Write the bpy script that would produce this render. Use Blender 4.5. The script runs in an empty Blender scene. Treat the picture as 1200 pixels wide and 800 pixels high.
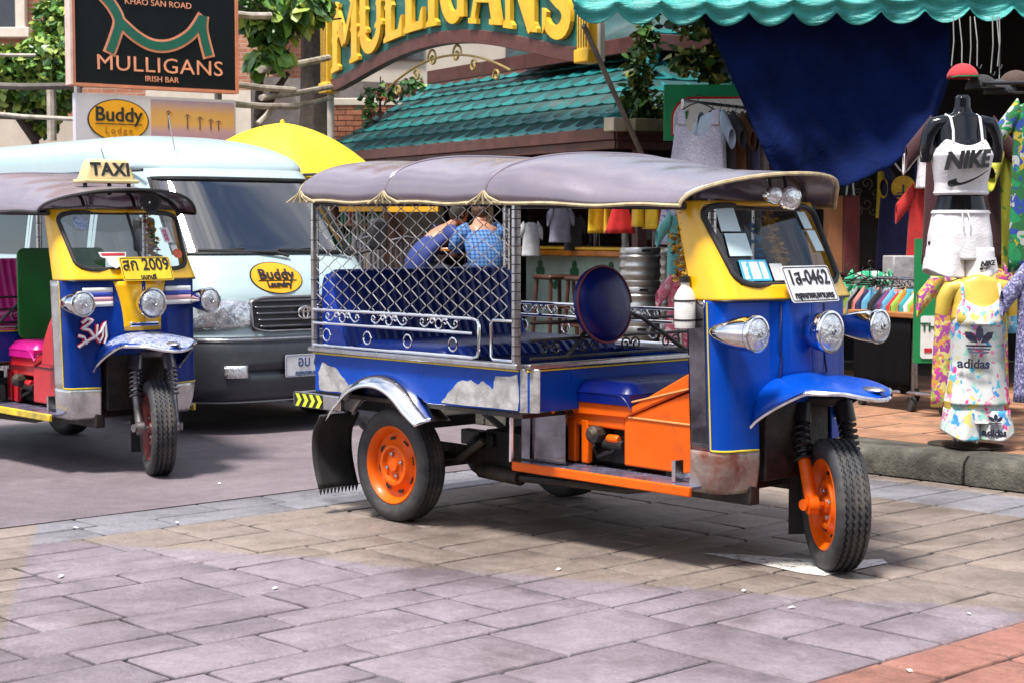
import bpy, math, random
from mathutils import Vector, Matrix
rad = math.radians
S = bpy.context.scene
COL = S.collection
random.seed(11)
# ------------------------------------------------------------ camera, sky, sun, exposure
cam = bpy.data.cameras.new('camera'); cam.lens = 60; cam.sensor_width = 36; cam.clip_end = 400
cam_o = bpy.data.objects.new('camera', cam); COL.objects.link(cam_o)
cam_o.location = (0, 0, 1.41); cam_o.rotation_euler = (rad(90) - math.atan(130 / 2000), 0, 0)
cam.dof.use_dof = True; cam.dof.focus_distance = 8.0; cam.dof.aperture_fstop = 9
S.camera = cam_o
W = bpy.data.worlds.new('World'); S.world = W; W.use_nodes = True
SUN_EL, SUN_AZ = rad(68), math.atan2(-.80, -.60)          # the sun stands behind the camera's left shoulder
bg = W.node_tree.nodes['Background']
sk = W.node_tree.nodes.new('ShaderNodeTexSky'); sk.sky_type = 'NISHITA'; sk.sun_disc = False
sk.sun_elevation = SUN_EL; sk.sun_rotation = math.pi / 2 - SUN_AZ
sk.air_density = 1.0; sk.dust_density = 1.0; sk.ozone_density = 1.0
_nt = W.node_tree; _tc = _nt.nodes.new('ShaderNodeTexCoord'); _no = _nt.nodes.new('ShaderNodeTexNoise')
_no.inputs['Scale'].default_value = 2.6; _no.inputs['Detail'].default_value = 8; _no.inputs['Roughness'].default_value = .62; _no.inputs['Distortion'].default_value = .4
_rp = _nt.nodes.new('ShaderNodeValToRGB'); _rp.color_ramp.elements[0].position = .40; _rp.color_ramp.elements[1].position = .62
_mx = _nt.nodes.new('ShaderNodeMix'); _mx.data_type = 'RGBA'; _mx.inputs[7].default_value = (7.5, 7.5, 7.7, 1)     # bright broken cloud
_ln = _nt.links.new; _ln(_tc.outputs['Generated'], _no.inputs['Vector']); _ln(_no.outputs[0], _rp.inputs[0]); _ln(_rp.outputs[0], _mx.inputs[0])
_ln(sk.outputs[0], _mx.inputs[6]); _ln(_mx.outputs[2], bg.inputs[0]); bg.inputs[1].default_value = .10
sun = bpy.data.lights.new('sun', 'SUN'); sun.energy = 3.6; sun.angle = rad(11); sun.color = (1, .95, .88)
sun_o = bpy.data.objects.new('sun', sun); COL.objects.link(sun_o)
sd = Vector((math.cos(SUN_AZ) * math.cos(SUN_EL), math.sin(SUN_AZ) * math.cos(SUN_EL), math.sin(SUN_EL)))
sun_o.rotation_euler = sd.to_track_quat('Z', 'Y').to_euler(); sun_o.location = sd * 30
S.view_settings.view_transform = 'Standard'; S.view_settings.look = 'None'
S.view_settings.exposure = 1.02; S.view_settings.gamma = 1
S.cycles.max_bounces = 8; S.cycles.transparent_max_bounces = 24

# ------------------------------------------------------------ helpers: materials
MATS = {}
def _n(nt, t, **k):
    n = nt.nodes.new(t)
    for a, b in k.items():
        if a.startswith('i_'): n.inputs[a[2:].replace('_', ' ')].default_value = b
        else: setattr(n, a, b)
    return n
def c4(c): return (c[0], c[1], c[2], 1)
def ramp(nt, fac, stops):
    r = nt.nodes.new('ShaderNodeValToRGB'); el = r.color_ramp.elements
    while len(el) < len(stops): el.new(.5)
    for e, (p, c) in zip(el, stops):
        e.position = p; e.color = c if len(c) == 4 else c4(c)
    nt.links.new(fac, r.inputs[0]); return r.outputs[0]
def mixc(nt, fac, a, b, mode='MIX'):
    m = nt.nodes.new('ShaderNodeMix'); m.data_type = 'RGBA'; m.blend_type = mode
    for sock, val in ((m.inputs[0], fac), (m.inputs[6], a), (m.inputs[7], b)):
        if isinstance(val, (int, float)): sock.default_value = val
        elif isinstance(val, tuple): sock.default_value = c4(val)
        else: nt.links.new(val, sock)
    return m.outputs[2]
def math_(nt, op, a, b=None):
    m = nt.nodes.new('ShaderNodeMath'); m.operation = op
    for s, v in ((m.inputs[0], a), (m.inputs[1], b)):
        if v is None: continue
        if isinstance(v, (int, float)): s.default_value = v
        else: nt.links.new(v, s)
    return m.outputs[0]
def noise(nt, vec, scale, detail=5, rough=.6, dist=0):
    n = _n(nt, 'ShaderNodeTexNoise'); n.inputs['Scale'].default_value = scale
    n.inputs['Detail'].default_value = detail; n.inputs['Roughness'].default_value = rough
    n.inputs['Distortion'].default_value = dist
    nt.links.new(vec, n.inputs['Vector']); return n.outputs[0]
def base(name):
    m = bpy.data.materials.new(name); m.use_nodes = True; nt = m.node_tree
    b = nt.nodes['Principled BSDF']
    tc = nt.nodes.new('ShaderNodeTexCoord')
    return m, nt, b, tc
def mat(name, col=(.5, .5, .5), rough=.5, metal=0, var=.18, scale=5, bump=0, bscale=60, coat=0, dirt=0, dcol=(.1, .085, .07),
        dscale=3, spec=.5, rnd=0, sheen=0, trans=0, sub=0, rvar=.12):
    """procedural paint, plastic, metal or cloth: broad mottling, dirt blotches, uneven gloss, fine relief"""
    if name in MATS: return MATS[name]
    m, nt, b, tc = base(name); L = nt.links
    vec = tc.outputs['Object']
    if rnd:
        oi = nt.nodes.new('ShaderNodeObjectInfo')
        vm = nt.nodes.new('ShaderNodeVectorMath'); vm.operation = 'ADD'
        cx = nt.nodes.new('ShaderNodeCombineXYZ'); L.new(math_(nt, 'MULTIPLY', oi.outputs['Random'], 37.), cx.inputs[0])
        L.new(vec, vm.inputs[0]); L.new(cx.outputs[0], vm.inputs[1]); vec = vm.outputs[0]
    n1 = noise(nt, vec, scale, 6, .65)
    lo = tuple(max(0, x * (1 - var)) for x in col); hi = tuple(min(1, x * (1 + var)) for x in col)
    c = ramp(nt, n1, [(.32, lo), (.68, hi)])
    if rnd:
        k = math_(nt, 'ADD', math_(nt, 'MULTIPLY', oi.outputs['Random'], rnd * 2), 1 - rnd)
        cc = nt.nodes.new('ShaderNodeCombineColor')
        for i in range(3): L.new(k, cc.inputs[i])
        c = mixc(nt, 1., c, cc.outputs[0], 'MULTIPLY')
    n2 = noise(nt, vec, dscale, 9, .72, .4)
    if dirt:
        fac = ramp(nt, n2, [(.62 - dirt * .4, (0, 0, 0)), (.74 - dirt * .2, (1, 1, 1))])
        c = mixc(nt, math_(nt, 'MULTIPLY', fac, min(1, .45 + dirt)), c, dcol)
    L.new(c, b.inputs['Base Color'])
    rr = ramp(nt, n2, [(.35, (max(.02, rough - rvar),) * 3), (.7, (min(1, rough + rvar),) * 3)])
    L.new(rr, b.inputs['Roughness'])
    b.inputs['Metallic'].default_value = metal
    b.inputs['Specular IOR Level'].default_value = spec
    b.inputs['Coat Weight'].default_value = coat; b.inputs['Coat Roughness'].default_value = .08
    if sheen: b.inputs['Sheen Weight'].default_value = sheen
    if trans: b.inputs['Transmission Weight'].default_value = trans
    if sub: b.inputs['Subsurface Weight'].default_value = sub; b.inputs['Subsurface Radius'].default_value = (.02, .01, .006)
    if bump:
        bp = nt.nodes.new('ShaderNodeBump'); bp.inputs['Strength'].default_value = bump; bp.inputs['Distance'].default_value = .01
        L.new(noise(nt, vec, bscale, 4, .6), bp.inputs['Height']); L.new(bp.outputs[0], b.inputs['Normal'])
    MATS[name] = m; return m
def glass(name, tint=(.55, .62, .64), alpha=.35, rough=.03):
    """thin pane: a see-through share and a glossy share"""
    if name in MATS: return MATS[name]
    m, nt, b, tc = base(name); L = nt.links; nt.nodes.remove(b)
    out = nt.nodes['Material Output']
    tr = nt.nodes.new('ShaderNodeBsdfTransparent'); tr.inputs[0].default_value = c4(tint)
    gl = nt.nodes.new('ShaderNodeBsdfGlossy'); gl.inputs['Roughness'].default_value = rough
    fr = nt.nodes.new('ShaderNodeFresnel'); fr.inputs[0].default_value = 1.5
    mx = nt.nodes.new('ShaderNodeMixShader')
    k = math_(nt, 'ADD', math_(nt, 'MULTIPLY', fr.outputs[0], .9), alpha)
    L.new(math_(nt, 'MINIMUM', k, .95), mx.inputs[0]); L.new(tr.outputs[0], mx.inputs[1]); L.new(gl.outputs[0], mx.inputs[2])
    L.new(mx.outputs[0], out.inputs[0]); MATS[name] = m; return m

# ------------------------------------------------------------ helpers: meshes and objects
def frame(d):
    d = Vector(d).normalized(); up = Vector((0, 0, 1)) if abs(d.z) < .95 else Vector((1, 0, 0))
    x = up.cross(d).normalized(); return x, d.cross(x), d
class MB:
    def __init__(s): s.v = []; s.f = []
    def add(s, vs, fs):
        o = len(s.v); s.v += [tuple(p) for p in vs]; s.f += [tuple(i + o for i in f) for f in fs]; return s
    def box(s, c, d, rz=0, M=None, tx=1, ty=1):
        x, y, z = d[0] / 2, d[1] / 2, d[2] / 2
        P = [Vector((a * x * (tx if e > 0 else 1), b * y * (ty if e > 0 else 1), e * z)) for e in (-1, 1) for a, b in ((-1, -1), (1, -1), (1, 1), (-1, 1))]
        R = M if M is not None else Matrix.Rotation(rz, 3, 'Z')
        return s.add([R @ p + Vector(c) for p in P], [(3, 2, 1, 0), (4, 5, 6, 7), (0, 1, 5, 4), (1, 2, 6, 5), (2, 3, 7, 6), (3, 0, 4, 7)])
    def tube(s, pts, r, n=8, closed=False, caps=True):
        pts = [Vector(p) for p in pts]; m = len(pts)
        rs = r if isinstance(r, (list, tuple)) else [r] * m
        vs = []; prev = None
        for i, p in enumerate(pts):
            if closed: d = pts[(i + 1) % m] - pts[i - 1]
            else: d = pts[min(i + 1, m - 1)] - pts[max(i - 1, 0)]
            if d.length < 1e-9: d = Vector((0, 0, 1))
            d.normalize()
            if prev is None: x, y, _ = frame(d)
            else:
                x = prev - d * prev.dot(d)
                if x.length < 1e-6: x = frame(d)[0]
                x.normalize(); y = d.cross(x)
            prev = x
            for k in range(n):
                a = 2 * math.pi * k / n
                vs.append(p + (x * math.cos(a) + y * math.sin(a)) * rs[i])
        fs = []
        for i in range(m if closed else m - 1):
            j = (i + 1) % m
            for k in range(n): fs.append((i * n + k, i * n + (k + 1) % n, j * n + (k + 1) % n, j * n + k))
        if caps and not closed: fs += [tuple(range(n - 1, -1, -1)), tuple(range((m - 1) * n, m * n))]
        return s.add(vs, fs)
    def lathe(s, prof, n=24, c=(0, 0, 0), ax=(0, 0, 1), closed=False):
        x, y, d = frame(ax); vs = []; m = len(prof); c = Vector(c)
        for r, h in prof:
            for k in range(n):
                a = 2 * math.pi * k / n
                vs.append(c + d * h + (x * math.cos(a) + y * math.sin(a)) * r)
        fs = []
        for i in range(m if closed else m - 1):
            j = (i + 1) % m
            for k in range(n): fs.append((i * n + k, i * n + (k + 1) % n, j * n + (k + 1) % n, j * n + k))
        if not closed:
            if prof[0][0] > 1e-4: fs.append(tuple(range(n - 1, -1, -1)))
            if prof[-1][0] > 1e-4: fs.append(tuple(range((m - 1) * n, m * n)))
        return s.add(vs, fs)
    def prism(s, poly, h, o=(0, 0, 0), ux=(1, 0, 0), uy=(0, 1, 0)):
        """2-d outline in the plane (ux, uy) at o, extruded by h along ux x uy"""
        ux = Vector(ux); uy = Vector(uy); nz = ux.cross(uy).normalized(); o = Vector(o); m = len(poly)
        a = sum(poly[i][0] * poly[(i + 1) % m][1] - poly[(i + 1) % m][0] * poly[i][1] for i in range(m))
        if a < 0: poly = poly[::-1]
        lo = [o + ux * p[0] + uy * p[1] for p in poly]; hi = [p + nz * h for p in lo]
        fs = [tuple(range(m - 1, -1, -1)), tuple(range(m, 2 * m))] + [(i, (i + 1) % m, m + (i + 1) % m, m + i) for i in range(m)]
        return s.add(lo + hi, fs)
    def grid(s, nu, nv, fn, keep=None, cu=False):
        vs = [fn(i / (nu - 1 if not cu else nu), j / (nv - 1)) for i in range(nu) for j in range(nv)]
        fs = []
        for i in range(nu if cu else nu - 1):
            for j in range(nv - 1):
                q = (i * nv + j, ((i + 1) % nu) * nv + j, ((i + 1) % nu) * nv + j + 1, i * nv + j + 1)
                if keep is None or keep([vs[k] for k in q]): fs.append(q)
        return s.add(vs, fs)
    def ell(s, c, r, nu=16, nv=9, M=None):
        c = Vector(c)
        def fn(u, v):
            a = 2 * math.pi * u; b = math.pi * (v - .5)
            p = Vector((math.cos(a) * math.cos(b) * r[0], math.sin(a) * math.cos(b) * r[1], math.sin(b) * r[2]))
            return c + (M @ p if M is not None else p)
        return s.grid(nu, nv, fn, cu=True)
    def mesh(s, name, smooth=40):
        me = bpy.data.meshes.new(name); me.from_pydata(s.v, [], s.f); me.validate(); me.update()
        if smooth:
            me.polygons.foreach_set('use_smooth', [True] * len(me.polygons))
            me.set_sharp_from_angle(angle=rad(smooth))
        return me
    def build(s, name, m, parent=None, smooth=40, bevel=0, solid=0, sub=0, loc=None, rot=None, soff=0):
        return obj(name, s.mesh(name, smooth), m, parent, bevel, solid, sub, loc, rot, soff)
def obj(name, me, m, parent=None, bevel=0, solid=0, sub=0, loc=None, rot=None, soff=0):
    o = bpy.data.objects.new(name, me); COL.objects.link(o)
    if m is not None and not me.materials: me.materials.append(m)
    if parent: o.parent = parent
    if loc is not None: o.location = loc
    if rot is not None: o.rotation_euler = rot
    if solid:
        md = o.modifiers.new('s', 'SOLIDIFY'); md.thickness = solid; md.offset = soff
    if bevel:
        md = o.modifiers.new('b', 'BEVEL'); md.width = bevel; md.segments = 2; md.limit_method = 'ANGLE'; md.angle_limit = rad(35)
        md.harden_normals = False
    if sub:
        md = o.modifiers.new('u', 'SUBSURF'); md.levels = sub; md.render_levels = sub
    return o
def tag(o, label, cat, group=None):
    o['label'] = label; o['category'] = cat
    if group: o['group'] = group
    return o
def thing(name, label, cat, loc=(0, 0, 0), rz=0, group=None):
    o = bpy.data.objects.new(name, None); COL.objects.link(o); o.empty_display_size = .2
    o.location = loc; o.rotation_euler = (0, 0, rz)
    return tag(o, label, cat, group)
def struct(o): o['kind'] = 'structure'; return o
def copy_tree(o, parent=None):
    c = o.copy(); COL.objects.link(c); c.parent = parent
    for ch in list(o.children): copy_tree(ch, c)
    return c
def at(u, v, y):
    """the point that shows at photo pixel (u, v) when it stands y metres away: used once, to survey the place"""
    th = math.atan(130 / 2000); a = (u - 600) / 2000; b = (400 - v) / 2000
    ry = math.cos(th) + b * math.sin(th); rz_ = -math.sin(th) + b * math.cos(th)
    return Vector((a * y / ry, y, 1.41 + rz_ * y / ry))
def arc(cx, cy, r, a0, a1, n=8):
    return [(cx + r * math.cos(rad(a0 + (a1 - a0) * i / n)), cy + r * math.sin(rad(a0 + (a1 - a0) * i / n))) for i in range(n + 1)]
def rrect(w, h, r, n=5):
    x, y = w / 2 - r, h / 2 - r
    return arc(x, y, r, 0, 90, n) + arc(-x, y, r, 90, 180, n) + arc(-x, -y, r, 180, 270, n) + arc(x, -y, r, 270, 360, n)
def text_mesh(body, size, depth=.002, align='CENTER', bold=0, sx=1., shear=0, spacing=1.):
    c = bpy.data.curves.new('t', 'FONT'); c.body = body; c.size = size; c.extrude = depth; c.align_x = align; c.align_y = 'CENTER'
    c.offset = bold; c.shear = shear; c.space_character = spacing; c.resolution_u = 3
    t = bpy.data.objects.new('t', c); COL.objects.link(t); bpy.context.view_layer.update()
    me = bpy.data.meshes.new_from_object(t.evaluated_get(bpy.context.evaluated_depsgraph_get()))
    bpy.data.objects.remove(t); bpy.data.curves.remove(c)
    me.materials.clear()
    if sx != 1:
        for v in me.vertices: v.co.x *= sx
    return me
def basis(o, x, y):
    """matrix whose local x, y run along the given directions"""
    x = Vector(x).normalized(); y = Vector(y); z = x.cross(y).normalized(); y = z.cross(x)
    M = Matrix((x, y, z)).transposed().to_4x4(); M.translation = Vector(o); return M
def letters(name, body, size, m, parent, o, x, y, **k):
    ob = obj(name, text_mesh(body, size, **k), m, parent); ob.matrix_local = basis(o, x, y); return ob
def bez(p0, p1, p2, p3, n=10):
    out = []
    for i in range(n + 1):
        t = i / n; q = 1 - t
        out.append(tuple(q**3 * a + 3 * q * q * t * b + 3 * q * t * t * c + t**3 * d for a, b, c, d in zip(p0, p1, p2, p3)))
    return out
def spiral(cx, cy, r0, r1, a0, a1, n=18):
    return [(cx + (r0 + (r1 - r0) * i / n) * math.cos(rad(a0 + (a1 - a0) * i / n)), cy + (r0 + (r1 - r0) * i / n) * math.sin(rad(a0 + (a1 - a0) * i / n))) for i in range(n + 1)]
# ------------------------------------------------------------ ground: joints, stamped paving stones, road, kerb, sidewalk
D = Vector((.676, -.737, 0)).normalized()      # along the street (towards the camera's right)
N = Vector((.737, .676, 0)).normalized()       # across the street
def ab(a, b, z=0): return D * a + N * b + Vector((0, 0, z))
def stone_mat():
    m, nt, b, tc = base('stamped stone'); L = nt.links
    g = nt.nodes.new('ShaderNodeNewGeometry'); pos = g.outputs['Position']
    sx = nt.nodes.new('ShaderNodeSeparateXYZ'); L.new(pos, sx.inputs[0]); X, Y = sx.outputs[0], sx.outputs[1]
    def dot(cx, cy, c): return math_(nt, 'ADD', math_(nt, 'ADD', math_(nt, 'MULTIPLY', X, cx), math_(nt, 'MULTIPLY', Y, cy)), c)
    wob = math_(nt, 'MULTIPLY', math_(nt, 'SUBTRACT', noise(nt, pos, 1.6, 6, .6), .5), .5)
    def step(v, w=.02):
        r = nt.nodes.new('ShaderNodeMapRange'); r.inputs[1].default_value = -w; r.inputs[2].default_value = w
        L.new(v, r.inputs[0]); return r.outputs[0]
    grey = mixc(nt, noise(nt, pos, 1.1, 6, .7), (.175, .143, .168), (.31, .262, .298))
    tan = mixc(nt, noise(nt, pos, 1.3, 6, .7), (.172, .134, .116), (.325, .265, .228))
    red = mixc(nt, noise(nt, pos, 2., 5, .6), (.25, .10, .075), (.42, .20, .15))
    slate = mixc(nt, noise(nt, pos, 1.8, 5, .6), (.15, .15, .175), (.27, .26, .29))
    # the stain colours laid over the stamped concrete: grey band in front, tan behind, slate borders, brick red corner
    c = mixc(nt, step(math_(nt, 'ADD', dot(-.38, -1, 6.96), wob), .05), tan, grey)
    c = mixc(nt, step(dot(-.676, .737, -7.06)), c, slate)                 # border next to the road
    c = mixc(nt, math_(nt, 'MULTIPLY', step(dot(.737, .676, -7.5)), step(dot(-.737, -.676, 8.05))), c, slate)
    c = mixc(nt, step(dot(-.976, -.218, -.455)), c, tan)
    c = mixc(nt, step(dot(.676, -.737, 3.25)), c, red)
    c = mixc(nt, .55, c, ramp(nt, noise(nt, pos, 9, 7, .75, .8), [(.32, (.62, .60, .60)), (.68, (1.22, 1.22, 1.22))]), 'MULTIPLY')
    oi = nt.nodes.new('ShaderNodeObjectInfo')
    k = ramp(nt, oi.outputs['Random'], [(0, (.92, .92, .93)), (1, (1.05, 1.04, 1.03))])
    c = mixc(nt, 1., c, k, 'MULTIPLY')
    stain = ramp(nt, noise(nt, pos, .75, 9, .75, .5), [(.36, (.62, .60, .58)), (.52, (1, 1, 1))])
    c = mixc(nt, 1., c, stain, 'MULTIPLY')
    spk = ramp(nt, noise(nt, pos, 55, 4, .8), [(.3, (.68, .68, .68)), (.7, (1.2, 1.2, 1.2))])
    c = mixc(nt, .8, c, spk, 'MULTIPLY')
    grit = nt.nodes.new('ShaderNodeMapRange'); L.new(sx.outputs[2], grit.inputs[0]); grit.inputs[1].default_value = -.0085; grit.inputs[2].default_value = -.0035
    fade = ramp(nt, noise(nt, pos, 2.3, 4, .6), [(.38, (0, 0, 0)), (.62, (.75, .75, .75))])
    c = mixc(nt, math_(nt, 'MAXIMUM', grit.outputs[0], fade), (.04, .032, .034), c)            # dirt packed into the joints
    L.new(c, b.inputs['Base Color'])
    L.new(ramp(nt, noise(nt, pos, 2.2, 7, .7), [(.35, (.48,) * 3), (.7, (.8,) * 3)]), b.inputs['Roughness'])
    h = math_(nt, 'ADD', noise(nt, pos, 7, 8, .68, 1.0), math_(nt, 'MULTIPLY', noise(nt, pos, 70, 4, .7), .22))
    bp = nt.nodes.new('ShaderNodeBump'); bp.inputs['Strength'].default_value = .8; bp.inputs['Distance'].default_value = .02
    L.new(h, bp.inputs['Height']); L.new(bp.outputs[0], b.inputs['Normal'])
    return m
STONE = stone_mat()
GROUT = mat('dark joint grit', (.055, .045, .045), .9, var=.4, scale=30, bump=.5, bscale=200)
gr = MB(); gr.add([(-60, -20, -.03), (60, -20, -.03), (60, 120, -.03), (-60, 120, -.03)], [(0, 1, 2, 3)])
struct(gr.build('ground', GROUT, smooth=0))
pave = MB()
pave.add([ab(-7.56, 0, -.022), ab(2, 0, -.022), ab(2, 8.2, -.022), ab(-7.56, 8.2, -.022)], [(0, 1, 2, 3)])
pavement = struct(pave.build('pavement', GROUT, smooth=0))
def in_view(p, m=130):
    y = p.y
    if y < 3.5: return False
    u = 600 + 2000 * p.x / y; v = 270 + 2000 * 1.41 / y
    return -m < u < 1200 + m and v < 800 + m
rs = random.Random(5)
acuts = [-7.56, -7.31, -7.06]
while acuts[-1] < -3.6: acuts.append(acuts[-1] + rs.choice((.22, .32, .42, .50)))
acuts[-1] = -3.25
while acuts[-1] < -2.2: acuts.append(acuts[-1] + rs.choice((.26, .34, .42)))
stones = []
def put_stone(a0, a1, b0, b1):
    g = .006
    pts = [ab(a0, b0), ab(a1, b0), ab(a1, b1), ab(a0, b1)]
    if not any(in_view(p) for p in pts): return
    c = sum(pts, Vector()) / 4
    tilt = rs.uniform(-.0007, .0007), rs.uniform(-.0007, .0007)
    def ring(d, z, jz=0):
        out = []
        n = 3
        cs = [(a0 + d, b0 + d), (a1 - d, b0 + d), (a1 - d, b1 - d), (a0 + d, b1 - d)]
        for i in range(4):
            p, q = cs[i], cs[(i + 1) % 4]
            for k in range(n):
                t = k / n; j = rs.uniform(-.0045, .0045)
                a = p[0] + (q[0] - p[0]) * t + (j if i in (1, 3) else 0); b_ = p[1] + (q[1] - p[1]) * t + (j if i in (0, 2) else 0)
                w = ab(a, b_, z + jz * rs.uniform(-1, 1) + tilt[0] * (a - a0 - .2) * 4 + tilt[1] * (b_ - b0 - .2) * 4)
                out.append(w - c)
        return out
    r0 = ring(g, -.03); r1 = ring(g, -.010); r2 = ring(g + .008, 0, .0004)
    m = len(r0); vs = r0 + r1 + r2
    fs = [(k * m + i, k * m + (i + 1) % m, (k + 1) * m + (i + 1) % m, (k + 1) * m + i) for k in (0, 1) for i in range(m)]
    fs.append(tuple(range(2 * m, 3 * m)))
    o = MB().add(vs, fs).build('paving_stone', STONE, pavement, smooth=50, loc=c); stones.append(o)
for i in range(len(acuts) - 1):
    a0, a1 = acuts[i], acuts[i + 1]; b = -.2 - rs.random() * .5
    while b < 8.2:
        w = rs.choice((.26, .34, .42, .52, .62)) if a1 - a0 > .27 else rs.choice((.4, .55, .7))
        e = min(b + w, 8.2)
        if e - b < .12: e = 8.2
        for cut in (7.5, 8.03):
            if b < cut - .08 and cut - .12 < e < cut + .2: e = cut
        if a1 - a0 > .40 and rs.random() < .55:      # a stamped pair of smaller stones
            m_ = a0 + (a1 - a0) * rs.uniform(.42, .58); put_stone(a0, m_, b, e); put_stone(m_, a1, b, e)
        else: put_stone(a0, a1, b, e)
        b = e
def road_mat():
    m, nt, b, tc = base('worn road concrete'); L = nt.links
    g = nt.nodes.new('ShaderNodeNewGeometry'); pos = g.outputs['Position']
    c = ramp(nt, noise(nt, pos, .55, 9, .72, .5), [(.3, (.115, .093, .103)), (.5, (.17, .14, .155)), (.7, (.235, .20, .215))])
    c = mixc(nt, 1., c, ramp(nt, noise(nt, pos, 90, 3, .8), [(.3, (.62,) * 3), (.7, (1.25,) * 3)]), 'MULTIPLY')
    c = mixc(nt, .6, c, ramp(nt, noise(nt, pos, 11, 7, .75, .6), [(.32, (.66, .65, .66)), (.68, (1.2, 1.2, 1.2))]), 'MULTIPLY')
    oil = ramp(nt, noise(nt, pos, 1.4, 7, .7, .3), [(.62, (1, 1, 1)), (.72, (.45, .42, .42))])
    c = mixc(nt, .8, c, oil, 'MULTIPLY')
    L.new(c, b.inputs['Base Color']); b.inputs['Roughness'].default_value = .72
    bp = nt.nodes.new('ShaderNodeBump'); bp.inputs['Strength'].default_value = .4; bp.inputs['Distance'].default_value = .01
    L.new(noise(nt, pos, 120, 4, .7), bp.inputs['Height']); L.new(bp.outputs[0], b.inputs['Normal'])
    return m
ROAD = road_mat()
rd = MB(); rd.add([ab(-7.575, -14, 0), ab(-7.575, 8.2, 0), ab(-40, 8.2, 0), ab(-40, -14, 0)], [(0, 1, 2, 3)])
rd.add([ab(-7.575, -14, 0), ab(-7.575, 8.2, 0), ab(-7.575, 8.2, -.03), ab(-7.575, -14, -.03)], [(0, 1, 2, 3)])
struct(rd.build('road', ROAD, smooth=0))
# white paint worn into the paving
def worn_paint():
    m, nt, b, tc = base('worn white road paint'); L = nt.links
    g = nt.nodes.new('ShaderNodeNewGeometry'); pos = g.outputs['Position']
    b.inputs['Base Color'].default_value = (.62, .6, .58, 1); b.inputs['Roughness'].default_value = .7
    L.new(ramp(nt, noise(nt, pos, 26, 8, .8, 1.), [(.40, (0, 0, 0)), (.47, (1, 1, 1))]), b.inputs['Alpha']); return m
def gp(u, v, z=0):
    y = 2000 * (1.41 - z) / (v - 270); p = at(u, v, y)
    for _ in range(8):
        y *= (1.41 - z) / (1.41 - p.z); p = at(u, v, y)
    return p
wm = MB(); wm.add([gp(*q) + Vector((0, 0, .004)) for q in ((821, 648), (868, 650), (985, 658), (1034, 655), (1040, 660), (966, 675), (940, 672), (890, 661))], [tuple(range(7, -1, -1))])
tag(wm.build('painted_mark', worn_paint(), smooth=0), 'worn white painted mark on the paving under the front wheel', 'road marking')
# kerb stones and the tiled sidewalk
KERB = mat('dirty kerb concrete', (.085, .078, .064), .85, var=.5, scale=9, bump=.9, bscale=60, dirt=.5, dcol=(.03, .028, .022), rnd=.12)
SIDE = mat('sidewalk bed', (.10, .075, .06), .9, var=.3, scale=14)
KH = .165
sw = MB(); sw.box(ab(-14, 22, KH / 2 - .014), (40, 27.2, KH - .012), rz=math.atan2(D.y, D.x))
sidewalk = struct(sw.build('sidewalk', SIDE, smooth=0))
kb = MB(); pr = [(0, 0), (.30, 0), (.30, KH), (.05, KH), (.012, KH - .035), (0, KH - .06)]
kb.prism(pr, .985, (0, 0, 0), N, (0, 0, 1))
kme = kb.mesh('kerb_stone', 30); kme.materials.append(KERB)
for i in range(22):
    a = -3.23 - i * 1.0 + 1
    o = obj('kerb_stone', kme, KERB, sidewalk, bevel=.006, loc=ab(a, 8.2)); 
TILE = mat('terracotta paver', (.33, .165, .095), .75, var=.22, scale=9, bump=.3, bscale=90, dirt=.32, dcol=(.09, .07, .055), rnd=.22)
tl = MB(); tl.box((0, 0, -.01), (.392, .392, .03)); tme = tl.mesh('paver', 0)
for i in range(26):
    for j in range(11):
        a = -2.6 - i * .4; b = 8.71 + j * .4; p = ab(a, b)
        u = 600 + 2000 * p.x / p.y
        if u > 1330 or u < 820 or b > 12.4: continue
        obj('paver', tme, TILE, sidewalk, loc=ab(a, b, KH - .006 + rs.uniform(-.002, .002)), rot=(0, 0, math.atan2(D.y, D.x)))
# scraps of litter
PAPER = mat('paper scrap', (.75, .73, .68), .8, var=.1)
for i, (u, v) in enumerate(((257, 567), (72, 676), (323, 690), (928, 713), (872, 693), (1135, 720), (1065, 787), (207, 613), (88, 619), (655, 668), (1008, 600))):
    p = gp(u, v); l = rs.uniform(.008, .024)
    s_ = MB(); s_.add([(-l, -.007, .004), (l * .2, -.008, .008), (l, .0, .005), (l * .3, .008, .009), (-l * .8, .007, .004)], [(0, 1, 3, 4), (1, 2, 3)])
    o = s_.build('paper_scrap', PAPER, smooth=0, loc=(p.x, p.y, .002), rot=(0, 0, rs.random() * 3)); o.modifiers.new('s', 'SOLIDIFY').thickness = .001
    tag(o, 'small pale scrap of litter lying on the ground', 'litter', 'scraps of litter on the ground')
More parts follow.
